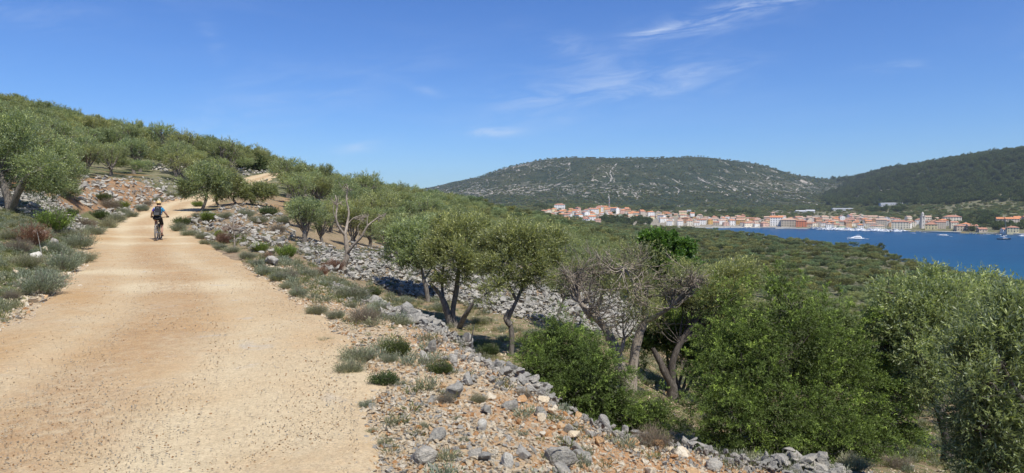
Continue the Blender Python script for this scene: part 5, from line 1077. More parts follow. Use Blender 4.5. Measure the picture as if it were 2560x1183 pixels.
def house_meshes(w, d, st, kind, seed):
    r = rng(seed); h = st * 2.9 + .3; ov = .4; x, y = w / 2, d / 2; rh = (d if kind != 'flat' else 0) * .21
    if kind == 'gable': Vw, Fw = [(-x,-y,-3),(x,-y,-3),(x,y,-3),(-x,y,-3),(-x,-y,h),(x,-y,h),(x,y,h),(-x,y,h),(-x,0,h+rh-.15),(x,0,h+rh-.15)], [(0,1,5,4),(2,3,7,6),(1,2,6,9,5),(3,0,4,8,7)]
    else: Vw, Fw = box(-x, x, -y, y, -3, h)
    X, Yy = x + ov, y + ov; t = .22
    if kind == 'gable':
        a = [(-X,-Yy,h-.12),(X,-Yy,h-.12),(X,0,h+rh),(-X,0,h+rh),(X,Yy,h-.12),(-X,Yy,h-.12)]; b = [(p[0], p[1], p[2] + t) for p in a]
        Vr = a + b; Fr = [(6,7,8,9),(9,8,10,11),(0,3,2,1),(3,5,4,2),(0,1,7,6),(5,11,10,4),(0,6,9,3),(3,9,11,5),(1,2,8,7),(2,4,10,8)]
    elif kind == 'hip':
        k = max(X - Yy, .3); Vr = [(-X,-Yy,h),(X,-Yy,h),(X,Yy,h),(-X,Yy,h),(-X,-Yy,h+t),(X,-Yy,h+t),(X,Yy,h+t),(-X,Yy,h+t),(-k,0,h+rh+t),(k,0,h+rh+t)]
        Fr = [(0,3,2,1),(0,1,5,4),(1,2,6,5),(2,3,7,6),(3,0,4,7),(4,5,9,8),(5,6,9),(6,7,8,9),(7,4,8)]
    else: Vr, Fr = box(-X + .2, X - .2, -Yy + .2, Yy - .2, h, h + .35)
    win = []
    n = max(2, int(w / 3.0))
    for f in range(st):
        z = f * 2.9 + 1.1
        for i in range(n):
            c = -x + w * (i + .5) / n; door = f == 0 and i == n // 2
            win.append((c - .5, c + .5, -y - .06, -y + .02, z - (1.0 if door else 0), z + 1.35)); win.append((c - .5, c + .5, y - .02, y + .06, z, z + 1.35))
        for j in (-1, 1): 
            for q in (-.25, .25): win.append((j * x - .06 if j > 0 else -x - .06, j * x + .06 if j > 0 else -x + .06, q * d - .45, q * d + .45, z, z + 1.3))
    cx = x * r.uniform(-.5, .5); 
    return dict(wall=grab(mesh_obj('wall', Vw, Fw, WALLM)), roof=grab(mesh_obj('roof', Vr, Fr, ROOFM)), windows=grab(boxes('windows', win, GLASS)), chimney=grab(boxes('chimney', [(cx - .4, cx + .4, d * .12, d * .12 + .8, h, h + rh + 1.1)], WALLM)), h=h + rh)
HT = []
for i, (w, d, st, k) in enumerate(((9,8,1,'gable'),(11,9,2,'gable'),(13,9,2,'hip'),(10,9,3,'gable'),(14,11,3,'hip'),(12,10,3,'gable'),(17,11,3,'gable'),(11,10,2,'hip'),(9,9,3,'hip'),(16,10,4,'gable'),(20,11,3,'hip'),(13,10,2,'flat'))): HT.append((house_meshes(w, d, st, k, i), st, k, w))
WC = {'white': (.80,.78,.73),'cream': (.74,.67,.53),'pale yellow': (.70,.60,.36),'ochre': (.56,.36,.13),'pink': (.60,.40,.32),'beige': (.58,.50,.40),'grey': (.48,.46,.42),'apricot': (.62,.38,.21),'light green': (.38,.45,.30),'stone': (.44,.38,.30)}
RCc = {'orange': (.50,.215,.105),'terracotta': (.37,.19,.13),'pale tiled': (.42,.29,.215),'brown': (.27,.14,.09)}
NAMEK = {'gable': 'gabled', 'hip': 'hipped', 'flat': 'flat'}
houses = []
def place_house(x, y, ti, wc, rc, rz, s=1.0, label=None, name='town_house', z=None):
    m, st, k, w = HT[ti]; t = thing(name, (x, y, gz(x, y) if z is None else z), label, 'house', 'houses of the town', rz, s)
    for p in ('wall', 'roof', 'chimney'):
        if p == 'chimney' and k == 'flat': continue
        o = link(p, m[p], t); o.color = (*(RCc[rc] if p == 'roof' and k != 'flat' else (WC[wc])), 1)
    link('windows', m['windows'], t)['kind'] = 'stuff'
    if label is None: houses.append((t, x, y, ('single-storey', 'two-storey', 'three-storey', 'four-storey')[st - 1], wc, rc, NAMEK[k]))
    return t
TOP = [(1335,535),(1370,529),(1395,528),(1450,528),(1500,526),(1560,526),(1600,534),(1690,537),(1760,545),(1800,547),(1900,550),(2000,550),(2080,549),(2130,543),(2160,543),(2170,551),(2280,550),(2350,551),(2360,558),(2420,568)]
BOT = [(1335,540),(1360,548),(1400,556),(1430,556),(1440,552),(1480,562),(1500,562),(1520,551),(1630,551),(1635,568),(1900,570),(2000,572),(2100,574),(2200,578),(2300,583),(2420,587)]
def town():
    r = rng(110); tx, ty = np.array(TOP).T; bx, by = np.array(BOT).T; used = []
    land = [(2,1940,560),]
    Y = 900
    rows = []
    while Y < 1640:
        X = 20 + r.uniform(0, 10)
        while X < 760:
            rows.append((X + r.uniform(-2, 2), Y + r.uniform(-5, 5))); X += r.uniform(13, 20)
        Y += 34
    P = np.array(rows); H = height(P[:, 0], P[:, 1]); u, v = to_px(np.stack([P[:, 0], P[:, 1], H], -1)); sdw = poly_sd(WATER, P[:, 0], P[:, 1])
    k = (v > np.interp(u, tx, ty)) & (v < np.interp(u, bx, by)) & (sdw > 11) & (u > 1335) & (u < 2425) & (P[:, 1] > 880)
    k &= ~((u > 2230) & (v < 553) & (r.random(len(u)) < .45)) & ~((u > 1500) & (u < 1632) & (v > 549)) & (r.random(len(u)) < .86)
    for lu, lv, lr in ((1935,560,14),(1943,572,12),(1972,573,18),(2003,575,12),(2306,570,13),(2328,578,18),(2380,560,20),(2250,579,22)): k &= ~((np.abs(u - lu) < lr) & (np.abs(v - lv) < 7))
    P, u, v = P[k], u[k], v[k]; o_ = r.permutation(len(P))[:288]; P, u, v = P[o_], u[o_], v[o_]
    wl = list(WC); wp = np.array([.30,.24,.11,.05,.06,.10,.03,.05,.02,.04])
    for i in range(len(P)):
        left = u[i] < 1640; rc = ('orange' if r.random() < .62 else 'terracotta') if left else ('orange', 'terracotta', 'pale tiled', 'brown')[r.choice(4, p=[.18, .3, .4, .12])]
        ti = int(r.choice(12, p=[.12,.24,.12,.08,.06,.06,.06,.14,.05,.02,.02,.03])); 
        front = v[i] > np.interp(u[i], bx, by) - 6 and not left
        if front: ti = int(r.choice([1,1,2,7,3]))
        th_ = math.atan2(-P[i, 0], -P[i, 1]); rz = -math.atan2(P[i, 0], P[i, 1]) * .6 + r.normal(0, .25) + (math.pi / 2 if r.random() < .22 and not front else 0)
        place_house(P[i, 0], P[i, 1], ti, wl[r.choice(10, p=wp)], rc, rz, r.uniform(.74, .94))
    print('houses', len(houses))
town()
ordn = ['nearest', 'second', 'third', 'fourth', 'fifth', 'sixth', 'seventh', 'eighth', 'ninth', 'tenth', 'eleventh', 'twelfth', '13th', '14th', '15th', '16th', '17th', '18th', '19th', '20th', '21st', '22nd', '23rd', '24th', '25th']
LMK = [(1523, 'the lattice mast'), (1932, 'the clock tower'), (2306, 'the bell tower')]
def label_houses():
    from collections import defaultdict
    G = defaultdict(list)
    for t, x, y, st, wc, rc, k in houses:
        u, v = to_px(np.array([x, y, gz(x, y)])); sdw = float(poly_sd(WATER, np.array([x]), np.array([y]))[0])
        row = 'by the quay' if sdw < 40 else ('mid-town' if v > 548 else 'uphill')
        j = min(range(3), key=lambda q: abs(LMK[q][0] - u)); side = 'left' if u < LMK[j][0] else 'right'
        G[(st, wc, row, LMK[j][1], side)].append((abs(u - LMK[j][0]), t, rc, k))
    for (st, wc, row, lm, side), L in G.items():
        L.sort(key=lambda q: q[0])
        for i, (_, t, rc, k) in enumerate(L):
            roof = f'{rc} roof' if k != 'flat' else 'flat roof'
            if len(L) == 1: t['label'] = f'{wc} {st} house with {roof} {row}, {side} of {lm}'
            else: t['label'] = f'{wc} {st} house, {roof}, {row}, {ordn[i]} such {side} of {lm}'
label_houses()
# landmark buildings
def g2(u, Y): X = (u - CX) / F * Y; return X, Y
x, y = g2(1941, 1118 + 26); o = place_house(x, y, 9, 'white', 'orange', -.35, 1.25, 'large plain white gabled building on the quay right of the square clock tower')
x, y = g2(1972, 1126); place_house(x, y, 10, 'stone', 'pale tiled', -.3, 1.2, 'long grey-beige quay building between the white block and the red-orange facade')
x, y = g2(2003, 1104); place_house(x, y, 4, 'apricot', 'terracotta', -.35, 1.1, 'red-orange facade standing out on the quay beside the small harbour mole'); 
for ch in [c for c in bpy.data.objects if c.parent and c.parent.get('label', '').startswith('red-orange') and c.name.startswith('wall')]: ch.color = (.56, .20, .11, 1)
x, y = g2(2328, 962); place_house(x, y, 2, 'pale yellow', 'terracotta', -.5, 1.15, 'yellow waterfront house with hipped roof right of the domed bell tower')
x, y = g2(2250, 1003); place_house(x, y, 10, 'cream', 'terracotta', -.5, 1.1, 'long low cream shed by the boatyard left of the domed bell tower')
x, y = g2(2380, 1075); place_house(x, y, 10, 'cream', 'terracotta', -.3, 1.15, 'large cream house with hipped terracotta roof on the slope right of the bell tower')
x, y = g2(2532, 852); place_house(x, y, 2, 'pale yellow', 'terracotta', -.5, .95, 'ochre-walled villa by the shore near the right edge', z=gz(x, y))
for i, (u, Y) in enumerate(((2508, 985), (2528, 980), (2548, 990), (2570, 985))): x, y = g2(u, Y); place_house(x, y, 6, 'beige', 'orange', -.5 + .2 * i, 1.0, f'{ordn[i].replace("nearest", "first")} from the left of the orange-roofed holiday blocks among trees at the right edge')
for u, Y, ti, wc, lb in ((2430, 905, 1, 'beige', 'small beige house on the shore between dark trees'), (2400, 915, 7, 'stone', 'low stone-coloured boathouse right of the yellow waterfront house'), (2455, 880, 0, 'stone', 'lowest stone boathouse on the shore left of the holiday blocks'), (2515, 858, 0, 'white', 'small white shore building beside the ochre villa'),
                          (1399, 1395, 10, 'white', 'long white apartment slab at the top left end of the town'), (1499, 1400, 4, 'white', 'white apartment block left of the lattice mast'), (1568, 1395, 4, 'apricot', 'terracotta-coloured apartment block right of the lattice mast')):
    x, y = g2(u, Y); place_house(x, y, ti, wc, 'terracotta', -.2, 1.05, lb)
HALL = simple('white_sheet_metal', (.46, .47, .48), .5, 0, .05, .1)
for u, Y, w, d, h, lb in ((2000,1640,22,12,4,'white industrial hall left of the rounded one above the town'),(2024,1650,20,14,4.5,'white hall with a rounded roof above the town'),(2105,1680,48,14,5,'long grey-white hall above the town centre'),(2210,1720,22,14,8,'white hall at the left end of the long roof row'),(2232,1720,40,14,5,'long low white hall right above the bell tower slope'),(1722,1560,9,9,7,'isolated white cube-like house above the town')):
    x, y = g2(u, Y); t = thing('industrial_hall', (x, y, gz(x, y)), lb, 'hall', 'white halls above the town', -.15)
    boxes('wall', [(-w / 2, w / 2, -d / 2, d / 2, -4, h)], HALL, t)
    a = np.linspace(0, math.pi, 9); rh = 2.6 if 'round' in lb else 1.1; V = [(sx_ * (w / 2 + .3), -math.cos(q) * (d / 2 + .3), h + .02 + math.sin(q) * rh) for sx_ in (-1, 1) for q in a]; mesh_obj('roof', V, [(i, i + 1, i + 10, i + 9) for i in range(8)] + [tuple(range(9)), tuple(range(17, 8, -1)), (0, 9, 17, 8)], HALL, t)
    boxes('windows', [(-w / 2 + i * 4 + 1, -w / 2 + i * 4 + 3, -d / 2 - .06, -d / 2 + .02, 1.5, 3) for i in range(int(w // 4))], GLASS, t)['kind'] = 'stuff'
# square clock tower
x, y = g2(1932, 1150); t = thing('clock_tower', (x, y, gz(x, y)), 'square stone clock tower with open belfry rising above the quay roofs', 'tower')
boxes('shaft', [(-2.8, 2.8, -2.8, 2.8, -2, 18)], STONEW, t); boxes('belfry', [(sx_ * 2.1 - .6, sx_ * 2.1 + .6, sy_ * 2.1 - .6, sy_ * 2.1 + .6, 18.5, 22) for sx_ in (-1, 1) for sy_ in (-1, 1)] + [(-3.1, 3.1, -3.1, 3.1, 18, 18.5), (-3.0, 3.0, -3.0, 3.0, 22, 22.7)], STONEW, t)
mesh_obj('roof', [(-3.3,-3.3,22.7),(3.3,-3.3,22.7),(3.3,3.3,22.7),(-3.3,3.3,22.7),(0,0,24.6)], [(0,3,2,1),(0,1,4),(1,2,4),(2,3,4),(3,0,4)], ROOFM, t).color = (*RCc['pale tiled'], 1)
a = np.arange(16) * math.pi / 8; mesh_obj('clock_face', [(math.cos(q) * 1.2, -2.86, 14.5 + math.sin(q) * 1.2) for q in a] + [(math.cos(q) * 1.2, -2.78, 14.5 + math.sin(q) * 1.2) for q in a], [tuple(range(16)), tuple(range(31, 15, -1))] + [(i, (i + 1) % 16, (i + 1) % 16 + 16, i + 16) for i in range(16)], HALL, t)
# domed bell tower
def lathe(name, prof, mat, parent, n=16):
    V = [(rr * math.cos(2 * math.pi * i / n), rr * math.sin(2 * math.pi * i / n), z) for rr, z in prof for i in range(n)]
    Fc = [(k * n + i, k * n + (i + 1) % n, (k + 1) * n + (i + 1) % n, (k + 1) * n + i) for k in range(len(prof) - 1) for i in range(n)]
    return mesh_obj(name, V, Fc, mat, parent, smooth=False)
x, y = g2(2306, 990); t = thing('bell_tower', (x, y, gz(x, y)), 'tall pale church bell tower with a small dome, right of the marina', 'tower')
PALE = simple('pale_render', (.52, .49, .44), .9, 0, .12, .3)
boxes('shaft', [(-2.5, 2.5, -2.5, 2.5, -2, 13), (-2.7, 2.7, -2.7, 2.7, 13, 13.5)], PALE, t)
boxes('belfry', [(sx_ * 1.75 - .55, sx_ * 1.75 + .55, sy_ * 1.75 - .55, sy_ * 1.75 + .55, 13.5, 18) for sx_ in (-1, 1) for sy_ in (-1, 1)] + [(-1.1, 1.1, -1.1, 1.1, 13.5, 18), (-2.7, 2.7, -2.7, 2.7, 18, 18.6)], PALE, t)
lathe('drum', [(1.7, 18.6), (1.7, 20.6), (1.9, 20.8)], PALE, t, 8); lathe('dome', [(1.85, 20.8), (1.7, 21.9), (1.2, 22.9), (.4, 23.5), (.15, 24.2), (.02, 25.4)], PALE, t, 12)
boxes('windows', [(-.4, .4, -2.58, -2.45, z, z + 1.8) for z in (4, 9)], GLASS, t)['kind'] = 'stuff'
MET = simple('galvanised_steel', (.45, .46, .47), .5, .6, .05, 1)
x, y = g2(1523, 1400); t = thing('lattice_mast', (x, y, gz(x, y)), 'red and white lattice radio mast standing above the hilltop roofs', 'mast')
parts = []
for i in range(8):
    z0, z1 = i * 3.6, (i + 1) * 3.6; w0, w1 = 1.3 - .12 * i, 1.3 - .12 * (i + 1); A = Acc()
    for sx_, sy_ in ((-1,-1),(1,-1),(1,1),(-1,1)):
        A.add(tube([(sx_*w0, sy_*w0, z0), (sx_*w1, sy_*w1, z1)], [.22, .22], 4, sub=1)); A.add(tube([(sx_*w0, sy_*w0, z0), (-sy_*w1, sx_*w1, z1)], [.12, .12], 4, sub=1))
    V, Fc, _ = A.get(); mesh_obj('section', V, Fc, simple('mast_paint', (.60, .58, .56) if i % 2 else (.55, .35, .32), .6, 0, .03, 1), t)
boxes('antenna', [(-.9, -.5, -.9, -.5, 25, 28.5), (.5, .9, -.9, -.5, 25, 28.5), (-.1, .1, -.1, .1, 28.5, 31)], HALL, t)
for u, Y, h, lb in ((1542, 1420, 13, 'thin white pole on the hilltop roofs right of the lattice mast'),): x, y = g2(u, Y); o = mesh_obj('pole', *tube([(0, 0, -1), (0, 0, h)], [.25, .15], 6, sub=1), MET); o.location = (x, y, gz(x, y)); tag(o, lb, 'pole')
# quay and moles
def quay(name, pts, w, top, bottom=-2.5):
    pts = np.array(pts, float); d = unit(np.gradient(pts, axis=0)); nn = np.stack([d[:, 1], -d[:, 0]], 1); V = []
    for p, q in zip(pts, nn): V += [(*(p - q * .0), bottom), (*(p - q * .0), top), (*(p - q * w), top), (*(p - q * w), bottom)]
    Fc = [(i * 4 + j, i * 4 + j + 1, i * 4 + j + 5, i * 4 + j + 4) for i in range(len(pts) - 1) for j in range(3)] + [(0, 3, 2, 1), tuple(len(V) - 4 + j for j in range(4))]
    return tag(mesh_obj(name, V, Fc, QUAYM), kind='structure')
quay('quay', [(160,1148),(225,1146),(310,1132),(409,1126),(458,1084),(505,998),(556,939),(592,883),(641,828)], 14, 1.55)
quay('mole', [(418,1088),(432,1086),(449,1077),(464,1072)], -7, 1.3); quay('mole', [(255,1122),(290,1122),(325,1119),(352,1117)], -4, 1.1)
for u, Y, L in ((2150, 985, 26), (2105, 1012, 22)): x, y = g2(u, Y); o = boxes('pontoon', [(-L / 2, L / 2, -1.2, 1.2, -.3, .55)], simple('weathered_decking', (.30, .27, .22), .9), None); o.location = (x, y, 0); tag(o, 'floating pontoon in front of the moored boats, ' + ('right one' if u == 2150 else 'left one'), 'pontoon')

# ------------------------------------------------------------------ boats
def hull(L, B, H, mat, parent, sheer=.35):
    st = np.linspace(0, 1, 11); V = []; 
    for s in st:
        w = B / 2 * (1 - max(0, (s - .45) / .55) ** 2.2) * (.86 + .14 * min(1, s * 4)); z = H * (1 + sheer * s * s); x = (s - .5) * L
        V += [(x - (.06 * L * s if s > .8 else 0) , -w * .62, -.3), (x, -w, z * .6), (x + .02 * L * s, -w, z), (x + .02 * L * s, w, z), (x, w, z * .6), (x - (.06 * L * s if s > .8 else 0), w * .62, -.3)]
    Fc = [(i * 6 + j, i * 6 + (j + 1) % 6, i * 6 + 6 + (j + 1) % 6, i * 6 + 6 + j) for i in range(10) for j in range(6)] + [(5, 4, 3, 2, 1, 0), (60, 61, 62, 63, 64, 65)]
    return mesh_obj('hull', V, [tuple(reversed(f)) for f in Fc], mat, parent)
def prism(name, prof, w, mat, parent, taper=.85):
    """side profile (x, z) extruded across, slightly narrower at the top"""
    zs = [p[1] for p in prof]; z0, z1 = min(zs), max(zs); n = len(prof)
    k = [w / 2 * (1 - (1 - taper) * (p[1] - z0) / (z1 - z0 + 1e-6)) for p in prof]
    V = [(p[0], -q, p[1]) for p, q in zip(prof, k)] + [(p[0], q, p[1]) for p, q in zip(prof, k)]
    return mesh_obj(name, V, [tuple(range(n)), tuple(range(2 * n - 1, n - 1, -1))] + [((i + 1) % n, i, i + n, (i + 1) % n + n) for i in range(n)], mat, parent)
WHITE = simple('white_gelcoat', (.74, .75, .75), .35, 0, .03, .5, .5); NAVY = simple('dark_blue_hull', (.03, .04, .06), .35, 0, .05, .5, .5); CANV = simple('blue_canvas', (.06, .13, .33), .8)
def motor_yacht(L, parent_loc, rz, label, group=None, hullm=WHITE, fly=True):
    t = thing('motor_yacht', (*parent_loc, 0), label, 'motor yacht', group, rz); H = L * .085
    hull(L, L * .26, H, hullm, t)
    c = prism('cabin', [(-.34*L, H), (-.34*L, H + .062*L), (.10*L, H + .066*L), (.26*L, H + .005*L), (.26*L, H)], L * .2, WHITE, t)
    prism('windows', [(-.28*L, H + .020*L), (-.28*L, H + .048*L), (.09*L, H + .050*L), (.17*L, H + .020*L)], L * .205, GLASS, c, .9)
    if fly:
        prism('flybridge', [(-.33*L, H + .066*L), (-.30*L, H + .098*L), (.0*L, H + .100*L), (.05*L, H + .066*L)], L * .17, WHITE, t)
        prism('hard_top', [(-.26*L, H + .150*L), (-.26*L, H + .158*L), (-.03*L, H + .158*L), (-.03*L, H + .150*L)], L * .14, WHITE, t)
        A = Acc(); [A.add(tube([(xx * L, yy * L, H + .095*L), (xx * L - .01*L, yy * L * .9, H + .152*L)], [.008 * L, .006 * L], 4, sub=1)) for xx in (-.22, -.06) for yy in (-.06, .06)]; V, Fc, _ = A.get(); mesh_obj('arch', V, Fc, WHITE, t)
        mesh_obj('mast', *tube([(-.15*L, 0, H + .158*L), (-.17*L, 0, H + .22*L)], [.05, .03], 5, sub=1), WHITE, t)
    A = Acc(); pts = [(x_ * L, s_ * L * .12 * (1 if x_ < .2 else .55 if x_ < .4 else .1), H * (1.1 + .3 * max(0, x_)) + .035 * L) for s_ in (-1, 1) for x_ in (0, .2, .35, .47)]
    A.add(tube(pts[:4], [.03, .03], 4, sub=1)); A.add(tube(pts[4:], [.03, .03], 4, sub=1)); V, Fc, _ = A.get(); mesh_obj('railing', V, Fc, MET, t); return t
def sail_yacht(L, loc, rz, label, group=None, hullm=WHITE):
    t = thing('sailing_yacht', (*loc, 0), label, 'sailing boat', group, rz); H = L * .075; hull(L, L * .25, H, hullm, t, .25)
    c = prism('cabin', [(-.15*L, H), (-.14*L, H + .045*L), (.12*L, H + .04*L), (.2*L, H)], L * .14, WHITE, t); prism('windows', [(-.12*L, H + .015*L), (-.12*L, H + .03*L), (.1*L, H + .028*L), (.12*L, H + .015*L)], L * .145, GLASS, c)
    m = mesh_obj('mast', *tube([(.06*L, 0, H), (.06*L, 0, H + 1.15*L)], [.12, .08], 6, sub=1), MET, t); mesh_obj('boom', *tube([(.06*L, 0, H + .12*L), (-.32*L, 0, H + .12*L)], [.07, .07], 5, sub=1), MET, t)
    mesh_obj('sail_cover', *tube([(.04*L, 0, H + .14*L), (-.30*L, 0, H + .135*L)], [.2, .13], 6, sub=1), CANV if hullm is WHITE else WHITE, t)
    A = Acc(); [A.add(tube([(.06*L, 0, H + 1.13*L), p], [.02, .02], 3, sub=1)) for p in ((.49*L, 0, H * 1.2), (-.48*L, 0, H), (.06*L, .12*L, H), (.06*L, -.12*L, H))]; V, Fc, _ = A.get(); mesh_obj('rigging', V, Fc, MET, t); return t
def small_boat(L, loc, rz, label, group=None, cab=True, canvas=False):
    t = thing('small_boat', (*loc, 0), label, 'boat', group, rz); H = L * .1; hull(L, L * .36, H, WHITE, t)
    if cab: prism('windscreen' if not canvas else 'canopy', [(-.15*L, H), (-.12*L, H + .14*L), (.08*L, H + .13*L), (.18*L, H)], L * .24, CANV if canvas else GLASS, t)
    mesh_obj('outboard', *box(-.56*L, -.49*L, -.05*L, .05*L, -.1, H + .1*L), simple('outboard_black', (.04, .04, .045), .4), t); return t
def sea(u, v): Y = EYE * F / (v - HOR) ; d = px_ray(u, v); Y = -EYE / d[2]; return (d[0] * Y, Y)
motor_yacht(18.5, sea(2138, 599), math.pi + .15, 'largest white motor yacht, anchored alone in the middle of the bay')
small_boat(4.2, sea(2166, 598), math.pi, 'small white dinghy trailing behind the large anchored yacht', cab=False)
motor_yacht(12.5, sea(2356, 590), math.pi - .2, 'white cabin cruiser anchored off the town, right of the large yacht', hullm=WHITE, fly=False)
small_boat(3.4, sea(2377, 592), math.pi, 'tiny dinghy behind the cabin cruiser', cab=False)
sail_yacht(15.3, sea(2511, 599), .12, 'dark-hulled sailing yacht with a tall mast anchored near the right edge', hullm=NAVY)
small_boat(6, sea(2283, 584), math.pi, 'small blue-and-white boat moored left of a smaller one off the boatyard', canvas=True)
small_boat(6.5, sea(2296, 580.5), 2.6, 'small white boat nearest the boatyard slip'); small_boat(5, sea(2310, 582), 2.9, 'small pale boat right of the two off the boatyard')
small_boat(7, sea(2512, 590.5), .3, 'white boat close to shore behind the dark-hulled sailing yacht'); motor_yacht(15, sea(2560, 592), .2, 'white motor yacht cut by the right edge of the view', fly=False)
def marina():
    r = rng(120); n = 0; rows = []
    for u in np.arange(2030, 2262, 4.6): rows.append((u + r.uniform(-1.5, 1.5), 0))
    for u in np.arange(2050, 2245, 5.4): rows.append((u + r.uniform(-1.5, 1.5), 1))
    cnt = {}
    for u, row in rows:
        Ys = np.interp(u, [2000, 2142, 2289], [1086, 1000, 941]) - 9 - row * 19; x, y = g2(u, Ys); k = r.random(); rz = -.9 + r.normal(0, .15) + (math.pi / 2 if row else 0) - .5
        if float(poly_sd(WATER, np.array([x]), np.array([y]))[0]) > -4: continue
        q = 'back row' if row == 0 else 'front row'; third = 'left part' if u < 2100 else 'middle' if u < 2175 else 'right part'
        if k < .42: motor_yacht(r.uniform(12, 20), (x, y), rz, f'white motor yacht moored in the {q}, {third} of the marina', f'motor yachts in the {q}, {third} of the marina')
        elif k < .72: sail_yacht(r.uniform(11, 16), (x, y), rz, f'white sailing yacht with bare mast moored in the {q}, {third} of the marina', f'sailing yachts in the {q}, {third} of the marina')
        elif k < .86: small_boat(r.uniform(6, 8), (x, y), rz, f'small boat with dark windscreen moored in the {q}, {third} of the marina', f'small boats in the {q}, {third} of the marina')
        else: small_boat(r.uniform(6, 8), (x, y), rz, f'small boat under blue canvas moored in the {q}, {third} of the marina', f'canvas-covered boats in the {q}, {third} of the marina', canvas=True)
    for i in range(30):
        u = r.uniform(1650, 1930) if i < 16 else (r.uniform(1950, 2020) if i < 22 else r.uniform(2400, 2500)); sh = np.interp(u, [1620, 1750, 1900, 2000, 2400, 2560], [1146, 1128, 1126, 1086, 888, 810]); x, y = g2(u, sh - 6)
        w = 'town quay' if u < 1940 else 'small mole' if u < 2100 else 'right-hand shore'; small_boat(r.uniform(5, 7.5), (x, y), r.uniform(0, 6.28), f'little white boat lying along the {w}', f'little boats along the {w}')
marina()
# ------------------------------------------------------------------ trees of the town and the far slopes
TP = [(([1500,548],[1540,544],[1626,548],[1632,562],[1560,568],[1500,562]), 90, 3.0, 'dark tree of the wood below the hilltop houses', 'trees below the hilltop houses'),
      (([1596,518],[1690,519],[1692,526],[1600,526]), 26, 3.2, 'dark pine in the row behind the town, right of the mast', 'pine row right of the mast'),
      (([1770,530],[1890,534],[1890,540],[1770,537]), 30, 3.2, 'dark pine in the belt behind the quarter left of the clock tower', 'pine belt above the clock tower quarter'),
      (([1322,519],[1384,521],[1380,525],[1320,524]), 16, 3.0, 'dark pine in the clump at the far left end of town', 'pines at the left end of town'),
      (([2400,558],[2500,556],[2560,560],[2560,580],[2480,584],[2400,578]), 40, 3.2, 'dark round tree on the right-hand shore among villas', 'trees of the right-hand shore'),
      (([2392,538],[2490,535],[2490,556],[2395,556]), 30, 3.4, 'dark tree in the park-like wood above the right shore', 'trees above the right shore'),
      (([2170,524],[2262,520],[2262,530],[2170,532]), 26, 3.4, 'dark pine above the white halls', 'pines above the white halls'),
      (([1640,536],[2340,546],[2340,566],[1900,560],[1640,556]), 80, 2.2, 'dark tree between houses of the town', 'garden trees in the town'),
      (([1360,528],[1600,528],[1600,548],[1360,545]), 22, 2.1, 'dark tree among the orange roofs of the hilltop quarter', 'garden trees in the hilltop quarter'),
      (([2330,548],[2395,548],[2395,575],[2345,575]), 12, 2.8, 'round dark tree near the yellow waterfront house', 'trees near the yellow house')]
def town_trees():
    r = rng(130)
    for poly, n, s, lb, g in TP:
        poly = np.array(poly, float); lo, hi = poly.min(0), poly.max(0); us, vs = r.uniform(lo[0], hi[0], n * 5), r.uniform(lo[1], hi[1], n * 5); m = poly_sd(poly, us, vs) < 0
        P = ground_many(us[m][:n], vs[m][:n], 820, 3500, 300); P = P[poly_sd(WATER, P[:, 0], P[:, 1]) > 6]
        for i, p in enumerate(P): put_tree(p[0], p[1], 2, i, s * r.uniform(.8, 1.25) * (1.25 if p[1] > 1500 else 1), r.uniform(0, 6.28), lb, g, 'town_tree', BU, cat='tree', sink=.4)
town_trees()
for u_, Y_, k_ in ((2166, 492, 'left'), (2200, 497, 'right')):
    x, y = g2(u_, Y_); put_tree(x, y, 2, 1, 2.3, 0, f'{k_} one of two dark round trees at the shoreline of the wooded point', 'pair of dark trees on the point', 'shore_tree', BU, cat='tree')
PATHM = simple('bare_path_scree', (.25, .235, .20), .95, 0, .3, .05)
def scar(pts, w):
    pts = np.array(pts, float); t = np.arange(len(pts)); q = np.linspace(0, len(pts) - 1, len(pts) * 9); r = rng(int(pts[0][0])); us, vs = np.interp(q, t, pts[:, 0]) + r.normal(0, .5, len(q)), np.interp(q, t, pts[:, 1])
    P = ground_many(us, vs, 1500, 6000, 500)
    if len(P) < 4: return
    d = np.gradient(P[:, :2], axis=0); d = unit(d); nn = np.stack([d[:, 1], -d[:, 0]], 1); ww = w * (.55 + .9 * r.random(len(P)))[:, None]; A, B = P[:, :2] - nn * ww, P[:, :2] + nn * ww
    V = []
    for a, b in zip(A, B): V += [(*a, gz(*a) + 1.2), (*b, gz(*b) + 1.2)]
    tag(mesh_obj('hill_path', V, [(2 * i, 2 * i + 1, 2 * i + 3, 2 * i + 2) for i in range(len(P) - 1)], PATHM), kind='structure')
for pts, w in (([(1543,412),(1535,422),(1527,430),(1525,440),(1530,450),(1523,459),(1510,465)], 2.6), ([(1540,480),(1546,488),(1552,500)], 2.4), ([(1506,479),(1520,486),(1522,497)], 2.4), ([(1590,484),(1594,492),(1592,501)], 2.8), ([(1430,450),(1400,462),(1372,474)], 1.8),
               ([(1905,432),(1922,440),(1915,448),(1930,452)], 2.6), ([(2150,474),(2190,464),(2230,456)], 3), ([(2270,474),(2320,466),(2360,458)], 2.6), ([(1630,450),(1655,449)], 2.2), ([(1745,452),(1775,460)], 3.4), ([(2130,445),(2165,441)], 3), ([(1682,468),(1700,480),(1690,492)], 2.6)): scar(pts, w)
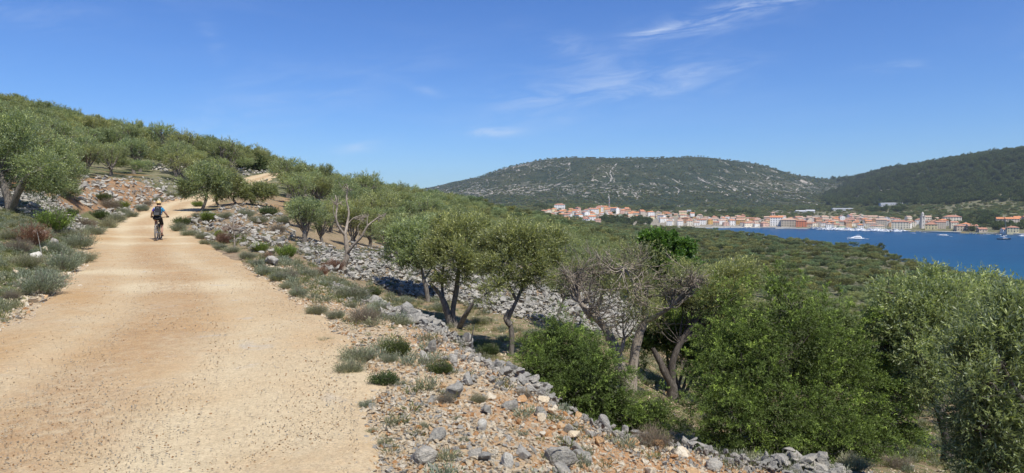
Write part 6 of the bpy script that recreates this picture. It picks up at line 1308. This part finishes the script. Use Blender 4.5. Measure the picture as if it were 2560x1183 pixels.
def far_woods():
    r = rng(131); n = 84000; Y = np.exp(r.uniform(math.log(950), math.log(4200), n)); sx_ = r.uniform(-.18, 1.25, n); X = sx_ * Y; H = height(X, Y); u, v = to_px(np.stack([X, Y, H], -1)); h = H - EYE
    sdw = poly_sd(WATER, X, Y); tb = np.interp(u, *np.array(TOP).T); inside = (Y < 1640) & (v > tb - 1) & (u > 1335) & (u < 2430)
    pine = (sx_ > .47 + .1 * fbm(X / 300, Y / 300, 132, 3)) & (h > 5 + 30 * fbm(X / 150, Y / 150, 133, 3)); nz = fbm(X / 60, Y / 60, 134, 4)
    d = np.where(pine, .34, np.where(h < 60, .30 + .9 * sstep(nz, -.02, .14), .22 + .5 * sstep(nz, .0, .2))); d = d * (sdw > 12) * ~inside * (Y > 1150 - 300 * (u > 1900)); d = np.where((u < 1335) & (Y < 1500), .9 * (Y > 1150), d)
    d = np.where((u > 1335) & (u < 1560) & (Y < 1230), .9, d) * ((Y > 1100) | (u > 2300))
    k = (r.random(n) < d); X, Y, H, pine = X[k], Y[k], H[k], pine[k]; vis = visible(X, Y, H + 8); X, Y, H, pine = X[vis], Y[vis], H[vis], pine[vis]; n = len(X)
    s = np.where(pine, r.uniform(2.4, 5.6, n), r.uniform(.9, 2.1, n)) * (1 + (Y - 1200) / 5000)
    P = np.stack([X, Y, H - .4 - .25 * s], 1); rot = np.stack([np.zeros(n), np.zeros(n), r.uniform(0, 6.28, n)], 1); s3 = np.repeat(s[:, None], 3, 1)
    scatter('pine_forest', [proto('pine_crown', b[0]) for b in BU], P[pine], rot[pine], s3[pine]); 
    scatter('far_maquis', [proto('far_crown', OL[2][i][0]) for i in range(4)], P[~pine] - [0, 0, 2.2], rot[~pine], s3[~pine] * 1.05); print('far', n)
far_woods()
print('town', round(time.time() - T0, 1))

# ------------------------------------------------------------------ labels that single out: position in its own rank, counted from the left
def nth(i):
    w = ['first','second','third','fourth','fifth','sixth','seventh','eighth','ninth','tenth','eleventh','twelfth']
    return w[i] if i < 12 else f"{i + 1}{'th' if 10 < (i + 1) % 100 < 14 else {1: 'st', 2: 'nd', 3: 'rd'}.get((i + 1) % 10, 'th')}"
def count_off():
    from collections import defaultdict
    G = defaultdict(list)
    for o in bpy.data.objects:
        if o.parent is None and o.get('category') and o.get('label') and o.name.split('.')[0] in ('olive_tree', 'evergreen_bush', 'town_tree', 'motor_yacht', 'sailing_yacht', 'small_boat'): G[o['label']].append(o)
    for lb, L in G.items():
        if len(L) < 2: continue
        P = np.array([o.location[:] for o in L]); d = np.hypot(P[:, 0], P[:, 1])
        nb = max(1, min(6, len(L) // 16)); q = np.quantile(d, np.linspace(0, 1, nb + 1)); names = {1: [''], 2: ['front rank', 'rear rank'], 3: ['front rank', 'middle rank', 'rear rank']}.get(nb, [f'{nth(k)} rank from the front' for k in range(nb)])
        for k in range(nb):
            S = [o for o, dd in zip(L, d) if q[k] <= dd and (dd < q[k + 1] or k == nb - 1)]; S.sort(key=lambda o: o.location.x / o.location.y)
            for i, o in enumerate(S):
                t = f"{nth(i)} from left" + (f", {names[k]}" if nb > 1 else '')
                base = SHORT.get(lb, lb); o['label'] = f"{base}, {t}"
SHORT = {'spreading olive tree on the terrace above the orange earth bank': 'spreading olive on the terrace above the earth bank', 'olive tree in the dense grove climbing the left hillside': 'olive tree of the left hillside grove',
 'olive tree in the grove behind the grey stone bank and dead tree': 'olive tree behind the grey stone bank', 'olive tree in the grove falling away below the skyline, centre left': 'olive tree of the grove below the central skyline',
 'olive tree standing just behind the large juniper': 'olive tree behind the large juniper', 'olive tree in the grove that slopes down to the sea': 'olive tree sloping to the sea',
 'dark green rounded bush tree growing among the grey-green olives': 'dark green bush tree among olives', 'dark tree of the wood below the hilltop houses': 'dark tree below the hilltop houses',
 'dark pine in the row behind the town, right of the mast': 'dark pine behind town, right of mast', 'dark pine in the belt behind the quarter left of the clock tower': 'dark pine belt left of clock tower',
 'dark pine in the clump at the far left end of town': 'dark pine at the left end of town', 'dark round tree on the right-hand shore among villas': 'dark round tree on the right shore', 'dark tree in the park-like wood above the right shore': 'dark tree above the right shore',
 'dark tree among the orange roofs of the hilltop quarter': 'dark tree among orange hilltop roofs'}
for th_n in ('motor yacht', 'sailing yacht with bare mast',  'small boat with dark windscreen', 'small boat under blue canvas'):
    for q in ('back row', 'front row'):
        for th_ in ('left part', 'middle', 'right part'):
            w = '' if th_n.startswith('small') else 'white '; SHORT[f'{w}{th_n} moored in the {q}, {th_} of the marina'] = f"{w}{th_n.replace('yacht with bare mast', 'yacht').replace('boat with dark windscreen', 'open boat').replace('boat under blue canvas', 'canvas-covered boat')}, {q}, {th_} of marina"
count_off()
# ------------------------------------------------------------------ cyclist and mountain bike
SKIN = simple('skin', (.42, .25, .175), .6); BLACKC = simple('black_fabric', (.014, .014, .016), .85, 0, .2, 20); RUBBER = simple('tyre_rubber', (.05, .048, .045), .9, 0, .2, 30)
DUST = simple('dusty_tyre_tread', (.20, .185, .16), .95, 0, .25, 40); FRAMEM = simple('black_frame_paint', (.03, .03, .03), .35); YEL = simple('yellow_frame_paint', (.58, .43, .08), .4); METB = simple('bike_alloy', (.4, .4, .42), .35, .9)
SHOE = simple('brown_shoe', (.16, .075, .045), .7); SOLE = simple('shoe_sole', (.06, .05, .045), .8)
def m_jersey():
    m, nt, b = MAT('jersey'); P = N(nt, 'ShaderNodeTexCoord').outputs['Object']; s = N(nt, 'ShaderNodeSeparateXYZ', {0: P}); x, z = s.outputs[0], s.outputs[2]
    c = MIX(nt, STEP(nt, x, -.02, .02), (.14, .36, .66), (.05, .24, .42))
    c = MIX(nt, MA(nt, 'MULTIPLY', STEP(nt, x, -.075, -.085), STEP(nt, z, 1.23, 1.25)), c, (.085, .045, .42))
    c = MIX(nt, MA(nt, 'MULTIPLY', STEP(nt, MA(nt, 'ABSOLUTE', MA(nt, 'ADD', x, .155)), .014, .008), STEP(nt, z, 1.2, 1.22)), c, (.30, .55, .80))
    c = MIX(nt, STEP(nt, z, 1.13, 1.115), c, (.72, .56, .30)); c = MIX(nt, STEP(nt, z, 1.06, 1.05), c, (.72, .72, .70))
    SETC(nt, b, c); b.inputs['Roughness'].default_value = .8; return m
def m_helmet():
    m, nt, b = MAT('helmet_shell'); P = N(nt, 'ShaderNodeTexCoord').outputs['Object']; v = N(nt, 'ShaderNodeTexVoronoi', {'Vector': P, 'Scale': 22.0})
    SETC(nt, b, MIX(nt, STEP(nt, v.outputs['Distance'], .28, .34), (.05, .045, .04), (.66, .46, .20))); b.inputs['Roughness'].default_value = .4; return m
def skin_body(name, V, E, Rr, mat, parent, lv=2, root=0):
    me = bpy.data.meshes.new(name); me.from_pydata(V, E, []); me.materials.append(mat); o = link(name, me, parent)
    sm = o.modifiers.new('skin', 'SKIN'); sm.use_smooth_shade = True; sv = me.skin_vertices[0].data if len(me.skin_vertices) else None
    if sv is None:
        bpy.context.view_layer.update(); sv = me.skin_vertices[0].data
    for i, q in enumerate(Rr): sv[i].radius = (q, q) if not hasattr(q, '__len__') else q
    sv[root].use_root = True
    s = o.modifiers.new('sub', 'SUBSURF'); s.levels = lv; s.render_levels = lv; return o
def cyclist():
    b0 = ground_at(397, 604); px_, py_ = b0[0], b0[1]; D, S, Z = road_dist(np.array([px_]), np.array([py_])); z0 = float(Z[0]) + EYE + .0
    rz = -math.atan2(RT[np.argmin(np.hypot(RC[:, 0] - px_, RC[:, 1] - py_)), 0], RT[np.argmin(np.hypot(RC[:, 0] - px_, RC[:, 1] - py_)), 1]); rz = rz * .55   # heading up the track (+Y local is forward)
    bike = thing('mountain_bike', (px_, py_, z0), 'black and yellow mountain bike ridden away up the track, seen from behind', 'bicycle', None, rz)
    def ring(name, R0, r0, mat, parent, c, n=40, k=10, knob=False):
        V = []; Fc = []
        for i in range(n):
            a = 2 * math.pi * i / n
            for j in range(k):
                p = 2 * math.pi * j / k; q = r0 * (1 + (.12 if knob and (i + j) % 2 and abs(math.cos(p)) > .4 and math.cos(p) > 0 else 0)); rr = R0 + q * math.cos(p)
                V.append((c[0] + q * math.sin(p), c[1] + rr * math.cos(a), c[2] + rr * math.sin(a)))
                Fc.append((i * k + j, i * k + (j + 1) % k, ((i + 1) % n) * k + (j + 1) % k, ((i + 1) % n) * k + j))
        return mesh_obj(name, V, Fc, mat, parent, smooth=True)
    for nm, yc, xo in (('rear', -.48, 0), ('front', .70, -.05)):
        w = thing('wheel', (xo, yc, .355), None, None); w.parent = bike
        for k_ in ('label', 'category'): 
            if k_ in w: del w[k_]
        ring('tyre', .325, .032, DUST, w, (0, 0, 0), 48, 10, True); ring('rim', .295, .014, FRAMEM, w, (0, 0, 0))
        A = Acc(); [A.add(tube([(.025 * (-1) ** i, .02 * math.cos(a), .02 * math.sin(a)), (0, .29 * math.cos(a + .1), .29 * math.sin(a + .1))], [.002, .002], 3, sub=1)) for i, a in enumerate(np.arange(24) * math.pi / 12)]; V, Fc, _ = A.get(); mesh_obj('spokes', V, Fc, METB, w)['kind'] = 'stuff'
        mesh_obj('hub', *tube([(-.06, 0, 0), (.06, 0, 0)], [.022, .022], 8, sub=1), METB, w)
    A = Acc(); BB = (0, -.02, .33); ST = (0, -.17, .80); HT_ = (-.01, .42, .90); HB = (-.015, .47, .78)
    for p, q, a, b in ((BB, ST, .02, .017), (ST, HT_, .018, .018), (BB, HB, .026, .024), (HT_, HB, .026, .026)): A.add(tube([p, q], [a, b], 8, sub=1))
    for s in (-1, 1): A.add(tube([(s * .045, -.02, .33), (s * .07, -.48, .355)], [.012, .01], 6, sub=1)); A.add(tube([(s * .03, -.17, .74), (s * .07, -.48, .355)], [.009, .009], 6, sub=1))
    V, Fc, _ = A.get(); mesh_obj('frame', V, Fc, FRAMEM, bike, smooth=True)
    A = Acc(); A.add(tube([(0, .02, .36), (-.01, .43, .72)], [.031, .030], 8, sub=1)); A.add(tube([(0, -.03, .42), (0, -.10, .62)], [.026, .024], 8, sub=1)); V, Fc, _ = A.get(); mesh_obj('frame_panel', V, Fc, YEL, bike, smooth=True)
    A = Acc(); [A.add(tube([(-.02 + s * .06, .50, .72), (-.05 + s * .06, .70, .355)], [.019, .015], 8, sub=1)) for s in (-1, 1)]; A.add(tube([(-.08, .495, .73), (.04, .495, .73)], [.02, .02], 8, sub=1)); V, Fc, _ = A.get(); mesh_obj('fork', V, Fc, FRAMEM, bike, smooth=True)
    A = Acc(); A.add(tube([(0, -.17, .78), (0, -.215, .955)], [.014, .014], 8, sub=1)); V, Fc, _ = A.get(); mesh_obj('seat_post', V, Fc, METB, bike)
    mesh_obj('saddle', [(-.075,-.33,.965),(.075,-.33,.965),(.06,-.2,.96),(.02,-.05,.965),(-.02,-.05,.965),(-.06,-.2,.96),(-.065,-.32,1.0),(.065,-.32,1.0),(.05,-.2,.99),(.015,-.06,.985),(-.015,-.06,.985),(-.05,-.2,.99)], [(5,4,3,2,1,0),(6,7,8,9,10,11)] + [(i, (i + 1) % 6, (i + 1) % 6 + 6, i + 6) for i in range(6)], FRAMEM, bike)
    mesh_obj('handlebar', *tube([(-.39, .40, 1.035), (-.2, .43, 1.03), (-.01, .45, 1.0), (.18, .43, 1.03), (.37, .40, 1.035)], [.0145, .0145], 8), FRAMEM, bike, smooth=True)
    for s, x in ((-1, -.335), (1, .315)): mesh_obj('grip', *tube([(x - .06, .402, 1.036), (x + .06, .408, 1.036)], [.021, .021], 8, sub=1), RUBBER, bike)
    mesh_obj('stem', *tube([(-.01, .41, .93), (-.01, .45, 1.0)], [.024, .02], 8, sub=1), FRAMEM, bike)
    for s, ya, za in ((1, .06, .175), (-1, -.05, .48)): # right pedal down, left pedal up
        cr = mesh_obj('crank', *tube([(s * .075, -.02, .33), (s * .085, ya, za)], [.014, .011], 6, sub=1), METB, bike); mesh_obj('pedal', *box(min(s * .09, s * .17), max(s * .09, s * .17), ya - .045, ya + .045, za - .009, za + .009), FRAMEM, bike)
    ring('chainring', .085, .005, METB, bike, (.05, -.02, .33), 28, 5); ring('cassette', .05, .012, METB, bike, (.045, -.48, .355), 20, 5)
    # rider (same local axes as the bike: +Y forward)
    p = thing('person', (px_, py_, z0), 'cyclist in a blue, purple and cream jersey and black shorts, riding away up the track', 'person', None, rz)
    V = [(0,-.20,1.06),(0,-.13,1.18),(.0,-.02,1.31),(.0,.08,1.42),(.0,.13,1.50),(.0,.17,1.585),(.0,.205,1.67),
         (-.15,.07,1.405),(-.265,.10,1.245),(-.325,.25,1.10),(-.335,.35,1.06), (.15,.07,1.405),(.265,.11,1.235),(.32,.26,1.10),(.315,.35,1.06),
         (-.10,-.17,.99),(-.125,.17,.88),(-.115,.02,.64),(-.12,-.055,.555),(-.125,.06,.515), (.10,-.17,.98),(.12,.13,.70),(.125,.045,.40),(.125,.03,.27),(.128,.13,.215)]
    E = [(0,1),(1,2),(2,3),(3,4),(4,5),(5,6),(3,7),(7,8),(8,9),(9,10),(3,11),(11,12),(12,13),(13,14),(0,15),(15,16),(16,17),(17,18),(18,19),(0,20),(20,21),(21,22),(22,23),(23,24)]
    Rr = [(.15,.12),(.145,.105),(.165,.11),(.13,.085),(.055,.055),(.078,.09),(.082,.095), .062,.046,.036,.026, .062,.046,.036,.026, .088,.062,.05,.035,.034, .088,.062,.055,.036,.034]
    body = skin_body('body', V, E, Rr, SKIN, p)
    lerp = lambda a, b, t: tuple(a[i] * (1 - t) + b[i] * t for i in range(3))
    # clothes follow the same joints, a little fuller
    Vt = [V[0], V[1], V[2], V[3], V[7], (-.205,.085,1.33), (-.232,.092,1.29), V[11], (.205,.088,1.33), (.232,.097,1.285)]
    skin_body('jersey', Vt, [(0,1),(1,2),(2,3),(3,4),(4,5),(5,6),(3,7),(7,8),(8,9)], [(.168,.135),(.165,.125),(.185,.128),(.145,.10),.076,.066,.064,.076,.066,.064], m_jersey(), p)
    def loft(rings, n=16):
        Vv = []
        for c, a1, a2 in rings:
            for j in range(n): q = 2 * math.pi * j / n; Vv.append((c[0] + a1 * math.cos(q), c[1] + a2 * math.sin(q), c[2] + .02 * math.sin(q)))
        k = len(rings); Fq = [(i * n + j, i * n + (j + 1) % n, (i + 1) * n + (j + 1) % n, (i + 1) * n + j) for i in range(k - 1) for j in range(n)]
        return np.array(Vv), np.array(Fq)
    A = Acc(); A.add(loft([((0,-.17,1.115),.140,.105),((0,-.19,1.07),.165,.13),((0,-.205,1.01),.178,.15),((0,-.20,.955),.165,.14),((0,-.17,.92),.08,.09)]))
    for P0, P1, e_ in ((V[15], V[16], 1.02), (V[20], V[21], .98)):
        p1 = lerp(P0, P1, .5); p2 = lerp(P0, P1, e_); A.add(loft([(lerp(P0, P1, -.15),.09,.10),(lerp(P0, P1, .12),.100,.115),(p1,.088,.10),(p2,.078,.088)]))
    Vq, Fq, _ = A.get(); mesh_obj('shorts', Vq, Fq, BLACKC, p, smooth=True)
    def ell(name, c, a, mat, parent, zc=-9, n=20, m=12):
        Vv = []; 
        for i in range(m + 1):
            ph = math.pi * i / m
            for j in range(n): q = 2 * math.pi * j / n; Vv.append((c[0] + a[0] * math.sin(ph) * math.cos(q), c[1] + a[1] * math.sin(ph) * math.sin(q), max(c[2] + a[2] * math.cos(ph), zc)))
        return mesh_obj(name, Vv, [(i * n + j, (i + 1) * n + j, (i + 1) * n + (j + 1) % n, i * n + (j + 1) % n) for i in range(m) for j in range(n)], mat, parent, smooth=True)
    he = ell('helmet', (0,.185,1.675), (.115,.15,.105), m_helmet(), p, 1.655)
    boxes('helmet_visor', [(-.09, .09, .32, .41, 1.70, 1.712)], FRAMEM, he)
    ell('hair', (0,.165,1.635), (.088,.10,.075), simple('brown_hair', (.09, .06, .04), .8), p)
    for s in (-1, 1): ell('ear', (s * .083,.185,1.615), (.012,.02,.032), SKIN, body, n=10, m=6)
    ell('nose', (0,.305,1.60), (.014,.02,.024), SKIN, body, n=8, m=6)
    for s in (-1, 1): ell('eye', (s * .032,.283,1.635), (.013,.01,.009), simple('eye_white', (.6, .58, .55), .3), body, n=8, m=6)
    ell('mouth', (0,.285,1.555), (.026,.01,.007), simple('lips', (.36, .15, .12), .6), body, n=8, m=6)
    for s, ax, ay in ((-1, -.335, .40), (1, .315, .40)):       # gloved hands closed round the grips
        A = Acc(); A.add(tube([(ax - s * .0, ay - .09, 1.055), (ax, ay - .02, 1.066)], [.026, .040], 8, sub=1))
        for f, (dx, ln) in enumerate(((-.033, .9), (-.011, 1.0), (.011, .96), (.033, .8))):
            x_ = ax + dx * s; A.add(tube([(x_, ay - .03, 1.068), (x_, ay + .012, 1.076), (x_, ay + .036 * ln, 1.055), (x_, ay + .036 * ln, 1.030), (x_, ay + .012, 1.012)], [.0125, .0125, .0115, .011, .0095], 6, sub=2))
        A.add(tube([(ax - s * .035, ay - .045, 1.056), (ax - s * .050, ay - .026, 1.032), (ax - s * .040, ay - .008, 1.010)], [.014, .013, .010], 6, sub=2))
        Vg, Fg, _ = A.get(); mesh_obj('glove', Vg, Fg, BLACKC, p, smooth=True)
    for s, c, tilt in ((-1, (-.127, .02, .525), .35), (1, (.13, .10, .225), .1)):
        sh = skin_body('shoe', [(c[0], c[1] - .11, c[2] + .01), (c[0], c[1] - .03, c[2] + .005), (c[0], c[1] + .06, c[2] - .005), (c[0], c[1] + .14, c[2] - .012), (c[0], c[1] - .085, c[2] + .07)], [(0,1),(1,2),(2,3),(1,4)], [(.036,.036),(.042,.036),(.046,.032),(.034,.024),(.046,.042)], SHOE, p, 1, 1)
        mesh_obj('sole', *box(c[0] - .043, c[0] + .043, c[1] - .14, c[1] + .17, c[2] - .040, c[2] - .022), SOLE, sh)
        skin_body('sock', [(c[0], c[1] - .085, c[2] + .05), (c[0], c[1] - .07, c[2] + .13)], [(0,1)], [.048, .046], simple('dark_sock', (.05, .045, .045), .9), p, 1)
    bp = thing('backpack', (px_, py_, z0), 'black backpack on the cyclist\'s back with grey emblem and waist straps', 'backpack', None, rz)
    prof = [(.0,1.17),(.105,1.15),(.135,1.22),(.13,1.36),(.105,1.47),(.0,1.50)]; Vb = []
    def back(z): return np.interp(z, [1.1, 1.18, 1.31, 1.42, 1.52], [-.245, -.225, -.135, -.02, .04])
    rings = []
    for z, w in ((1.15,.10),(1.18,.145),(1.25,.158),(1.34,.150),(1.42,.135),(1.49,.12),(1.53,.085)):
        yb = back(z); dpt = .17 if 1.17 < z < 1.40 else .12; Vb += [(-w, yb + .01, z), (w, yb + .01, z), (w * 1.0, yb - dpt * .6, z - .02), (w * .7, yb - dpt, z - .03), (-w * .7, yb - dpt, z - .03), (-w * 1.0, yb - dpt * .6, z - .02)]
    Fb = [(i * 6 + j, i * 6 + (j + 1) % 6, i * 6 + 6 + (j + 1) % 6, i * 6 + 6 + j) for i in range(6) for j in range(6)] + [(5, 4, 3, 2, 1, 0), (36, 37, 38, 39, 40, 41)]
    bag = mesh_obj('bag', Vb, Fb, BLACKC, bp, smooth=False)
    Vp = [(x_, back(z) - (.19 if z < 1.3 else .175) - .012 * abs(math.cos(i)), z - .03) for i, z in enumerate((1.17,1.22,1.28)) for x_ in (-.10, 0, .10)]
    mesh_obj('pocket', Vp, [(0,1,4,3),(1,2,5,4),(3,4,7,6),(4,5,8,7)], simple('dark_grey_pocket', (.05, .05, .055), .8), bp)
    GR = simple('grey_emblem', (.35, .37, .38), .6)
    mesh_obj('emblem', *tube([(-.055, back(1.45) - .135, 1.435), (-.02, back(1.45) - .14, 1.45), (.03, back(1.45) - .14, 1.455), (.055, back(1.45) - .135, 1.435)], [.006, .006], 5), GR, bp)
    mesh_obj('side_buckle', *tube([(-.13, back(1.28) - .06, 1.27), (-.10, back(1.28) - .13, 1.285), (-.08, back(1.28) - .15, 1.27)], [.009, .009], 5), GR, bp)
    for s in (-1, 1):
        mesh_obj('shoulder_strap', *tube([(s * .09, back(1.47) + .0, 1.47), (s * .125, .05, 1.51), (s * .13, .15, 1.43), (s * .14, .12, 1.30), (s * .17, -.05, 1.2)], [.018, .018], 6), BLACKC, bp)
        mesh_obj('waist_strap', *tube([(s * .08, back(1.16) - .06, 1.15), (s * .155, -.17, 1.15), (s * .165, -.06, 1.14)], [.022, .015], 6), BLACKC, bp)
cyclist()

# ------------------------------------------------------------------ air between here and the hills
def haze():
    m = bpy.data.materials.new('thin_haze'); m.use_nodes = True; nt = m.node_tree
    for n in list(nt.nodes): nt.nodes.remove(n)
    v = nt.nodes.new('ShaderNodeVolumePrincipled'); v.inputs['Color'].default_value = (.72, .84, 1, 1); v.inputs['Density'].default_value = 5.0e-5; v.inputs['Anisotropy'].default_value = .1
    out = nt.nodes.new('ShaderNodeOutputMaterial'); nt.links.new(v.outputs[0], out.inputs['Volume'])
    V, Fc = box(-7600, 7600, -7600, 7600, -6, 400); o = mesh_obj('haze', V, Fc, m); tag(o, kind='stuff')
haze()
print('objects', len(bpy.data.objects), 'tris', sum(len(m.loops) - 2 * len(m.polygons) for m in bpy.data.meshes), round(time.time() - T0, 1))

for o in bpy.data.objects:
    if o.parent is None and len(str(o.get('label', '')).split()) > 16: print('LONG', o['label']); break
